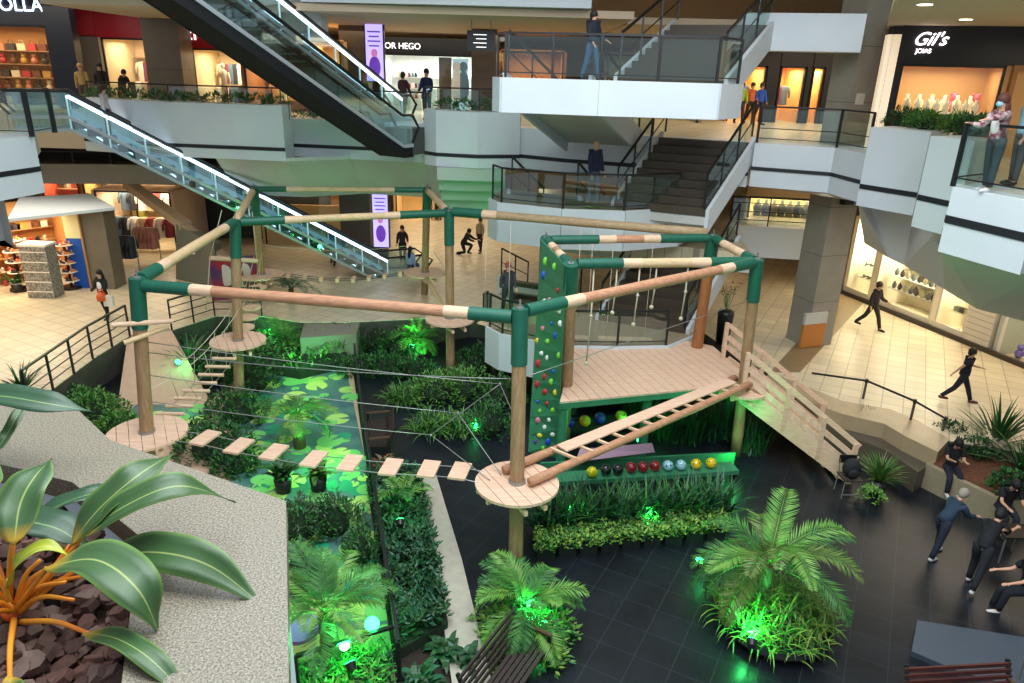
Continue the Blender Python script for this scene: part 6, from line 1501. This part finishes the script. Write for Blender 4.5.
for x, y, z in ((66, 582, 8.14), (84, 576, 8.13), (74, 600, 8.12), (40, 560, 8.16), (-14, 590, 8.12), (-10, 612, 8.11), (-16, 630, 8.1), (52, 566, 8.14), (-6, 570, 8.15)):
    MB().tube(spline([root, root.lerp(P(x, y, z), .5)+Vector((0, 0, .02)), P(x, y, z)], 8), [.0055-.0003*i for i in range(9)], 8).build('stalk', ORG, plant)
MB().ball(root, .02, 12, 8, (1, 1, .8)).build('crown', mat('deep_orange', (250, 104, 20), .45), plant)

# ------------------------------------------------------------------ people
SKIN = mat('skin', (206, 158, 130), .55); SKD = mat('skin_tan', (168, 118, 92), .55)
def skinned(name, pts_, edges, radii, m_, parent, sub=1):
    bm_ = bmesh.new(); ly = bm_.verts.layers.skin.verify(); vs = [bm_.verts.new(p) for p in pts_]
    for a, c in edges: bm_.edges.new((vs[a], vs[c]))
    for i, v in enumerate(vs):
        r = radii[i]; v[ly].radius = r if isinstance(r, tuple) else (r, r); v[ly].use_root = (i == 0)
    me = bpy.data.meshes.new(name); bm_.to_mesh(me); bm_.free(); me.materials.append(m_)
    o = bpy.data.objects.new(name, me); C.objects.link(o); o.parent = parent
    sk = o.modifiers.new('skin', 'SKIN'); sk.use_smooth_shade = True; sk.branch_smoothing = .6
    if sub: ss = o.modifiers.new('sub', 'SUBSURF'); ss.levels = sub; ss.render_levels = sub
    return o
def person(loc, rz, label, H=1.7, top=(40, 50, 70), pants=(40, 44, 60), hair=(30, 22, 18), long_hair=False, lean=0, legs=((12, 5), (-12, 12)), arms=((10, 15, 8), (-10, 15, 8)), sleeve=True, skin=SKIN, head_turn=0, head_down=0, shoe=(30, 30, 34), mask=False, bald=False, cap=None, fingers=True, skirt=None, topmat=None, leg_out=3, sit=None, front=False, bulk=1.1):
    k = H/1.7; rad = math.radians
    t = thing('person', label, 'person', (0, 0, 0))
    th, sh = .43*k, .42*k
    def leg(sx, spec):
        a, kb = rad(spec[0]), rad(spec[1]); o = rad(spec[2] if len(spec) > 2 else leg_out)
        hip = Vector((sx*.085*k, 0, 0)); d1 = Vector((sx*math.sin(o), math.sin(a)*math.cos(o), -math.cos(a)*math.cos(o))); kn = hip+d1*th
        a2 = a-kb; d2 = Vector((sx*math.sin(o)*.3, math.sin(a2), -math.cos(a2))); an = kn+d2*sh
        return hip, kn, an, an+Vector((0, .15*k, -.045*k))
    Ls = [leg(-1, legs[0]), leg(1, legs[1])]
    low = min(min(l[2].z-.07*k, l[3].z-.02*k) for l in Ls)
    pz = -low if sit is None else sit
    up = Vector((0, math.sin(rad(lean)), math.cos(rad(lean)))); fw = Vector((0, math.cos(rad(lean)), -math.sin(rad(lean))))
    pel = Vector((0, 0, pz)); O = pel
    waist = pel+up*.14*k; chest = pel+up*.36*k; neckb = pel+up*.505*k; 
    hu = Vector((0, math.sin(rad(lean*.6+head_down)), math.cos(rad(lean*.6+head_down))))
    hf = Vector((math.sin(rad(head_turn)), math.cos(rad(head_turn)), 0)); 
    neck = neckb+hu*.045*k; jaw = neck+hu*.055*k+fw*.02*k; headc = neck+hu*.135*k+fw*.015*k; crown = neck+hu*.205*k
    def arm(sx, spec):
        a, e, o = rad(spec[0]), rad(spec[1]), rad(spec[2]); inn_ = rad(spec[3]) if len(spec) > 3 else 0
        s0 = pel+up*.475*k+Vector((sx*.165*k, 0, 0)); a += rad(lean)*.0
        d1 = Vector((sx*math.sin(o), math.sin(a)*math.cos(o), -math.cos(a)*math.cos(o))); el = s0+d1*.28*k
        a2 = a+e; d2 = Vector((sx*(math.sin(o)*.6-math.sin(inn_)), math.sin(a2)*math.cos(inn_), -math.cos(a2)*math.cos(inn_))).normalized(); wr = el+d2*.25*k
        return s0, el, wr, d2
    As = [arm(-1, arms[0]), arm(1, arms[1])]
    pts_ = [pel, waist, chest, neckb, neck, jaw, headc, crown]; rr_ = [.10*k, .09*k, (.115*k, .09*k), .058*k, .056*k, .068*k, (.088*k, .096*k), .066*k]; ed = [(0, 1), (1, 2), (2, 3), (3, 4), (4, 5), (5, 6), (6, 7)]
    for l in Ls:
        i = len(pts_); pts_ += [O+l[0], O+l[1], O+l[2], O+l[3]]; rr_ += [.085*k, .058*k, .038*k, .03*k]; ed += [(0, i), (i, i+1), (i+1, i+2), (i+2, i+3)]
    for sx, (s0, el, wr, d2) in zip((-1, 1), As):
        i = len(pts_); hc_ = wr+d2*.05*k; pts_ += [s0, el, wr, hc_]; rr_ += [.045*k, .038*k, .026*k, (.034*k, .019*k)]; ed += [(2, i), (i, i+1), (i+1, i+2), (i+2, i+3)]
        if fingers:
            sidev = d2.cross(Vector((0, 0, 1))); sidev = sidev.normalized() if sidev.length > .1 else Vector((0, 1, 0)); crl = sidev.cross(d2)
            for f_ in range(4):
                b0 = hc_+sidev*((f_-1.5)*.018*k)+d2*.02*k; l_ = (.062, .072, .068, .052)[f_]*k
                j = len(pts_); pts_ += [b0, b0+d2*l_*.55, b0+d2*l_*.95-crl*l_*.25]; rr_ += [.009*k, .0085*k, .007*k]; ed += [(i+3, j), (j, j+1), (j+1, j+2)]
            j = len(pts_); b0 = wr+d2*.02*k+sidev*sx*.025*k; pts_ += [b0, b0+d2*.03*k+sidev*sx*.03*k]; rr_ += [.011*k, .009*k]; ed += [(i+2, j), (j, j+1)]
    body = skinned('body', pts_, ed, rr_, skin, t)
    # trousers
    pm = mat('cloth_%d_%d_%d' % tuple(pants), pants, .85, noise=.15, nscale=9)
    b = MB(); b.tube([pel+up*.14*k, pel+up*.08*k, pel, pel-up*.05*k], [.105*k, .128*k, .14*k, .09*k], 14)
    b.build('trousers', pm, t)
    for l in Ls:
        h, kn, an = O+l[0], O+l[1], O+l[2]
        MB().tube([h+up*.06*k, h, h.lerp(kn, .35), h.lerp(kn, .8), kn.lerp(an, .06), kn.lerp(an, .3), kn.lerp(an, .7), kn.lerp(an, .95)], [.075*k, .098*k, .092*k, .074*k, .068*k, .067*k, .058*k, .055*k], 12).build('trouser_leg', pm, t)
    tm = topmat or mat('cloth_%d_%d_%d' % tuple(top), top, .85, noise=.15, nscale=9)
    tp_ = [chest, waist, pel-up*.05*k, pel+up*.47*k, pel+up*.53*k]; tr_ = [(.165*k*bulk, .135*k*bulk), .14*k*bulk, .15*k*bulk, .115*k, .07*k]; te = [(0, 1), (1, 2), (0, 3), (3, 4)]
    for s0, el, wr, d2 in As:
        i = len(tp_); tp_ += [s0-up*.01*k, s0.lerp(el, .75) if not sleeve else el]; tr_ += [.082*k*bulk, .060*k*bulk]; te += [(3, i), (i, i+1)]
        if sleeve: tp_.append(el.lerp(wr, .92)); tr_.append(.042*k); te.append((i+1, i+2))
    skinned('top', tp_, te, tr_, tm, t)
    if front: MB().ball(waist.lerp(chest, .62)+fw*.052*k, .108*k, 14, 10, (.85, 1.0, 1.75)).build('blouse', mat('white_blouse', (228, 226, 224), .8), t)
    hq = Matrix.Rotation(-rad(head_turn), 3, 'Z')
    fdir = (hq @ Vector((fw.x, fw.y, fw.z-math.sin(rad(head_down))))).normalized(); sdir = fdir.cross(hu).normalized()
    if not bald or cap:
        hm = mat('hair_%d_%d_%d' % tuple(cap or hair), cap or hair, .7)
        b = MB(); b.ball(headc+hu*.03*k-fdir*.018*k, .108*k, 14, 10, (.93, 1.0, 1.02)); b.ball(headc-fdir*.055*k-hu*.03*k, .082*k, 10, 8, (1, .8, 1.1))
        if long_hair: b.tube([headc-fdir*.05*k, neck-fdir*.075*k, neckb-fdir*.10*k-up*.1*k, neckb-fdir*.10*k-up*.2*k], [.08*k, .085*k, .075*k, .03*k], 10)
        b.build('hair', hm, t)
    b = MB()
    for s_ in (-1, 1): b.ball(headc+fdir*.088*k+sdir*s_*.032*k+hu*.005*k, .011*k, 6, 5)
    b.build('eyes', mat('eye_dark', (24, 20, 20), .4), body)
    b = MB(); b.ball(headc+fdir*.098*k-hu*.025*k, .015*k, 7, 5, (.8, 1, 1.5)); b.build('nose', skin, body)
    if mask: MB().ball(headc+fdir*.055*k-hu*.045*k, .06*k, 12, 8, (1.05, .9, .95)).build('face_mask', mat('mask_blue', (150, 200, 215), .7), t)
    else: MB().ball(headc+fdir*.088*k-hu*.06*k, .013*k, 7, 5, (1.8, .6, .5)).build('mouth', mat('lips', (150, 80, 76), .5), body)
    sm_ = mat('shoe_%d_%d_%d' % tuple(shoe), shoe, .5)
    for l in Ls:
        a, c = O+l[2], O+l[3]; d = (c-a).normalized()
        MB().tube([a-d*.05*k+Vector((0, 0, -.02*k)), a+Vector((0, 0, -.03*k)), a.lerp(c, .6)+Vector((0, 0, -.005*k)), c+d*.03*k+Vector((0, 0, .012*k)), c+d*.06*k+Vector((0, 0, .008*k))], [.03*k, .045*k, .043*k, .034*k, .012*k], 10).build('shoe', sm_, t)
    t.location = loc; t.rotation_euler = (0, 0, rz)
    t['hands'] = 0; del t['hands']
    M_ = Matrix.Translation(Vector(loc)) @ Matrix.Rotation(rz, 4, 'Z')
    return t, [M_ @ (a[2]+a[3]*.06*k) for a in As], M_
def face(dx, dy): return math.atan2(-dx, dy)
def at_feet(px, py, z): return P(px, py, z)
# upper landing man, leaning at rail
person(X(590, 19.2, LC), face(.8, -.6), 'man in a black padded jacket and jeans standing on the upper landing', 1.60, top=(22, 30, 44), pants=(64, 100, 134), hair=(22, 18, 18), legs=((14, 4), (-10, 8)), arms=((14, 50, 10), (10, 30, 14)), head_turn=0, bulk=1.4)
person(X(592, 21.1, LB), face(.75, -.75), 'bald man in a navy jacket and grey blue trousers on the middle landing', 1.92, top=(26, 34, 66), pants=(88, 104, 116), bald=True, bulk=1.25, legs=((4, 2), (-4, 2)), arms=((6, 20, 6), (4, 12, 6)), shoe=(110, 140, 60), head_turn=8)
# woman with orange bag
lw, hd_, _ = person(P(107, 318, GZ), face(-.15, -1), 'woman in a white top and black cardigan carrying bags on the left tiled floor', 1.64, top=(26, 26, 30), front=True, pants=(24, 24, 28), long_hair=True, legs=((8, 4), (-10, 10)), arms=((10, 80, 8), (8, 50, 12)), head_turn=14)
t = thing('handbag', 'orange handbag held by the woman in the white top', 'bag', hd_[0]-Vector((0, 0, .3)))
h0 = hd_[0]; MB().tube([h0+Vector((0, 0, -.34)), h0+Vector((0, 0, -.2)), h0+Vector((0, 0, -.08))], [.15, .16, .11], 10).build('body', mat('orange_leather', (206, 84, 30), .5), t); MB().tube([h0+Vector((-.12, 0, -.1)), h0+Vector((-.05, 0, .03)), h0+Vector((.05, 0, .03)), h0+Vector((.12, 0, -.1))], .012, 6).build('strap', mat('orange_leather', (0, 0, 0)), t)
t = thing('shopping_bag', 'pale shopping bag hanging beside the orange handbag', 'bag', h0-Vector((-.15, 0, .5))); MB().box(h0+Vector((.2, .02, -.35)), (.3, .12, .36)).build('body', mat('paper_bag', (214, 208, 196), .8), t); MB().tube([h0+Vector((.1, .02, -.18)), h0+Vector((.14, .02, .0)), h0+Vector((.26, .02, .0)), h0+Vector((.3, .02, -.18))], .006, 5).build('handle', BLACK, t)
# right walkers
person(P(869, 329, GZ), face(.55, -.85), 'man in dark clothes walking past the homeware windows', 1.75, top=(44, 36, 34), pants=(40, 34, 32), hair=(60, 44, 34), legs=((24, 8), (-22, 22)), arms=((14, 60, 8), (-10, 24, 8)), lean=4)
person(P(957, 402, GZ), face(.95, -.35), 'woman in navy walking right across the cream tiles, arm swung back', 1.62, top=(20, 26, 44), pants=(22, 28, 44), hair=(50, 34, 28), legs=((26, 6), (-24, 20)), arms=((30, 50, 8), (-48, 8, 14)), sleeve=False, shoe=(90, 40, 44), lean=5)
person(P(833, 312, GZ), face(-1, .2), 'slim figure in black standing at the far side of the tall grey column', 1.72, top=(18, 18, 20), pants=(18, 18, 20), hair=(20, 18, 18), legs=((4, 2), (-4, 2)), arms=((4, 10, 4), (-4, 10, 4)))
# masked woman at the right rail
plaid = mat('plaid_cardigan', (120, 50, 66), .85, var=(206, 190, 190), nscale=9)
mw, hw, _ = person(P(985, 192, L2)+Vector((.05, .1, 0)), face(-.9, -.25), 'woman with long reddish hair and blue face mask pointing across the right railing', 1.62, topmat=plaid, front=True, pants=(70, 84, 92), hair=(92, 50, 40), long_hair=True, mask=True, legs=((4, 2), (-6, 4)), arms=((76, 6, 4), (30, 70, 6)), lean=8, shoe=(210, 210, 206))
person(P(1019, 190, L2)+Vector((.3, .7, 0)), face(-1, 0), 'person in pale blue mostly cut by the right edge behind the masked woman', 1.66, top=(150, 196, 214), pants=(80, 84, 90), hair=(60, 44, 34), legs=((3, 2), (-3, 2)))
# pair at the foot of the upper escalator
person(X(404, 27.6, L2), face(.5, 1), 'person in a dark red top with back turned by the foot of the upper escalator', 1.64, top=(70, 38, 44), pants=(150, 130, 110), hair=(26, 20, 20), legs=((10, 4), (-8, 8)), arms=((20, 50, 16), (10, 20, 10)))
person(X(427, 27.9, L2), face(-.3, -1), 'person in a blue jumper standing beside the one in dark red', 1.76, top=(26, 44, 84), pants=(70, 70, 76), hair=(24, 18, 18), legs=((4, 2), (-6, 4)), arms=((8, 30, 8), (8, 40, 8)))
# left gallery
person(X(68, 26.5, L2)+Vector((0, 1.2, 0)), face(.3, -1), 'blond person in a tan top behind the left gallery glass', 1.62, top=(176, 140, 84), pants=(90, 80, 70), hair=(170, 130, 80), fingers=False)
person(X(88, 26.5, L2)+Vector((0, 1.2, 0)), face(.3, -1), 'dark haired woman in black behind the left gallery glass', 1.66, top=(40, 30, 34), pants=(50, 46, 50), hair=(24, 18, 18), long_hair=True, fingers=False)
person(X(108, 26.5, L2)+Vector((0, 1.2, 0)), face(.9, -.4), 'bent dark figure with a red garment leaning on the left gallery rail', 1.5, top=(44, 34, 36), pants=(130, 30, 50), hair=(24, 18, 18), lean=24, fingers=False)
ee = bt.lerp(tp, .90)+sd*.55
person(Vector((ee.x, ee.y, ee.z-.05)), face(hd.x*-1, hd.y*-1), 'person in white and navy riding near the top of the lower escalator', 1.64, top=(190, 180, 180), pants=(24, 36, 66), hair=(60, 40, 34), legs=((2, 2), (-2, 2)), fingers=False)
ee = bt.lerp(tp, .12)+sd*.55
# far ground floor
person(X(403, 31, GZ), face(0, -1), 'long haired woman in dark clothes standing on the far floor right of the totem', 1.68, top=(54, 34, 40), pants=(24, 24, 32), hair=(60, 24, 26), long_hair=True, arms=((10, 60, 14), (6, 30, 8)))
person(X(411, 28.4, GZ), face(.4, 1), 'seated person with black hair and a pale blue top at the foot of the escalator', 1.6, top=(140, 166, 206), pants=(60, 70, 100), hair=(18, 16, 20), long_hair=True, legs=((86, 84), (84, 80)), sit=.62, fingers=False)
person(X(463, 33, GZ), face(.9, -.3), 'kneeling dark figure on the far floor behind the back centre post', 1.66, top=(30, 28, 32), pants=(34, 34, 40), hair=(20, 18, 18), legs=((80, 110), (20, 100)), lean=30, arms=((50, 30, 6), (50, 30, 6)))
person(X(480, 33.5, GZ), face(-.5, -1), 'person in a beige coat standing beside the kneeling figure', 1.62, top=(170, 150, 124), pants=(30, 28, 34), hair=(40, 30, 26))
person(P(507, 315, LA), face(.4, -1), 'reddish haired person in dark clothes on the lowest stair landing', 1.66, top=(60, 64, 70), pants=(30, 60, 50), hair=(150, 74, 60), legs=((6, 4), (-6, 4)))
person(X(333, 30.5, GZ), face(0, -1), 'dark figure half hidden behind the lower end of the escalator', 1.68, top=(28, 30, 44), pants=(26, 28, 40), hair=(20, 18, 18), fingers=False)
for i, (x, c1, c2) in enumerate(((738, (160, 190, 60), (60, 60, 70)), (748, (210, 110, 60), (60, 50, 50)), (757, (40, 90, 190), (40, 40, 60)))):
    person(X(x, 31, L2), face(.2*i, -1), ['person in lime green by the far right shops', 'person in orange by the far right shops', 'person in bright blue by the far right shops'][i], 1.62, top=c1, pants=c2, hair=(50, 34, 28), fingers=False)
# students by the beige planter
DK = (22, 26, 36)
s1, h1, _ = person(P(950, 500, .0)+Vector((.05, .35, 0)), face(-.25, -1), 'long haired student in black sitting on the planter rim and looking at a phone', 1.62, top=(20, 20, 24), pants=(24, 30, 44), hair=(16, 14, 16), long_hair=True, legs=((84, 78), (78, 70)), sit=.70, arms=((38, 70, 4, 10), (40, 70, 4, 10)), sleeve=False, head_down=30, shoe=(200, 200, 200))
s2, h2, _ = person(P(934, 556, .0), face(.9, .35), 'student in blue leaning right in front of the planter, white soled shoes', 1.62, top=(38, 58, 78), pants=(26, 34, 52), hair=(150, 140, 126), legs=((22, 20), (-14, 6)), arms=((40, 60, 6), (30, 50, 6)), lean=34, shoe=(190, 190, 186), head_down=10)
s3, h3, _ = person(P(972, 586, .0), face(.75, .6), 'student in black bent forward with hands towards the table, white soles', 1.70, top=(18, 20, 26), pants=(22, 26, 34), hair=(20, 16, 18), legs=((18, 22), (-24, 8)), arms=((50, 26, 14), (60, 30, 8)), lean=38, shoe=(196, 196, 192), head_down=10, sleeve=False)
s4, h4, _ = person(P(1000, 545, .0)+Vector((.2, .5, 0)), face(-.15, -1), 'student in black facing the camera, seated with elbows forward', 1.66, top=(18, 18, 24), pants=(26, 30, 40), hair=(18, 16, 18), legs=((82, 84), (82, 84)), sit=.66, arms=((34, 60, 12, 14), (40, 50, 12, 14)), lean=16, sleeve=False, head_down=22)
s5, h5, _ = person(P(1022, 610, .0), face(-1, .1), 'person in black at the right edge, seated with a white soled shoe', 1.66, top=(18, 18, 24), pants=(20, 24, 34), hair=(20, 16, 18), legs=((80, 70), (70, 60)), sit=.5, arms=((40, 40, 8), (36, 40, 8)), lean=12, sleeve=False, shoe=(196, 196, 192))
t = thing('phone', 'small phone held by the long haired student on the planter', 'phone', (h1[0]+h1[1])/2); MB().box((h1[0]+h1[1])/2+Vector((0, 0, .03)), (.08, .15, .01)).build('case', BLACK, t)
p = P(1008, 560, 0); t = thing('small_table', 'small dark table between the students at the right edge', 'table', p)
MB().box(p+Vector((0, .1, .62)), (.6, .5, .04)).build('tabletop', DW, t)
for sx in (-.26, .26):
    for sy in (-.2, .2): MB().cyl(p+Vector((sx, .1+sy, 0)), p+Vector((sx, .1+sy, .6)), .02, n=6).build('leg', CABLE, t)
MB()
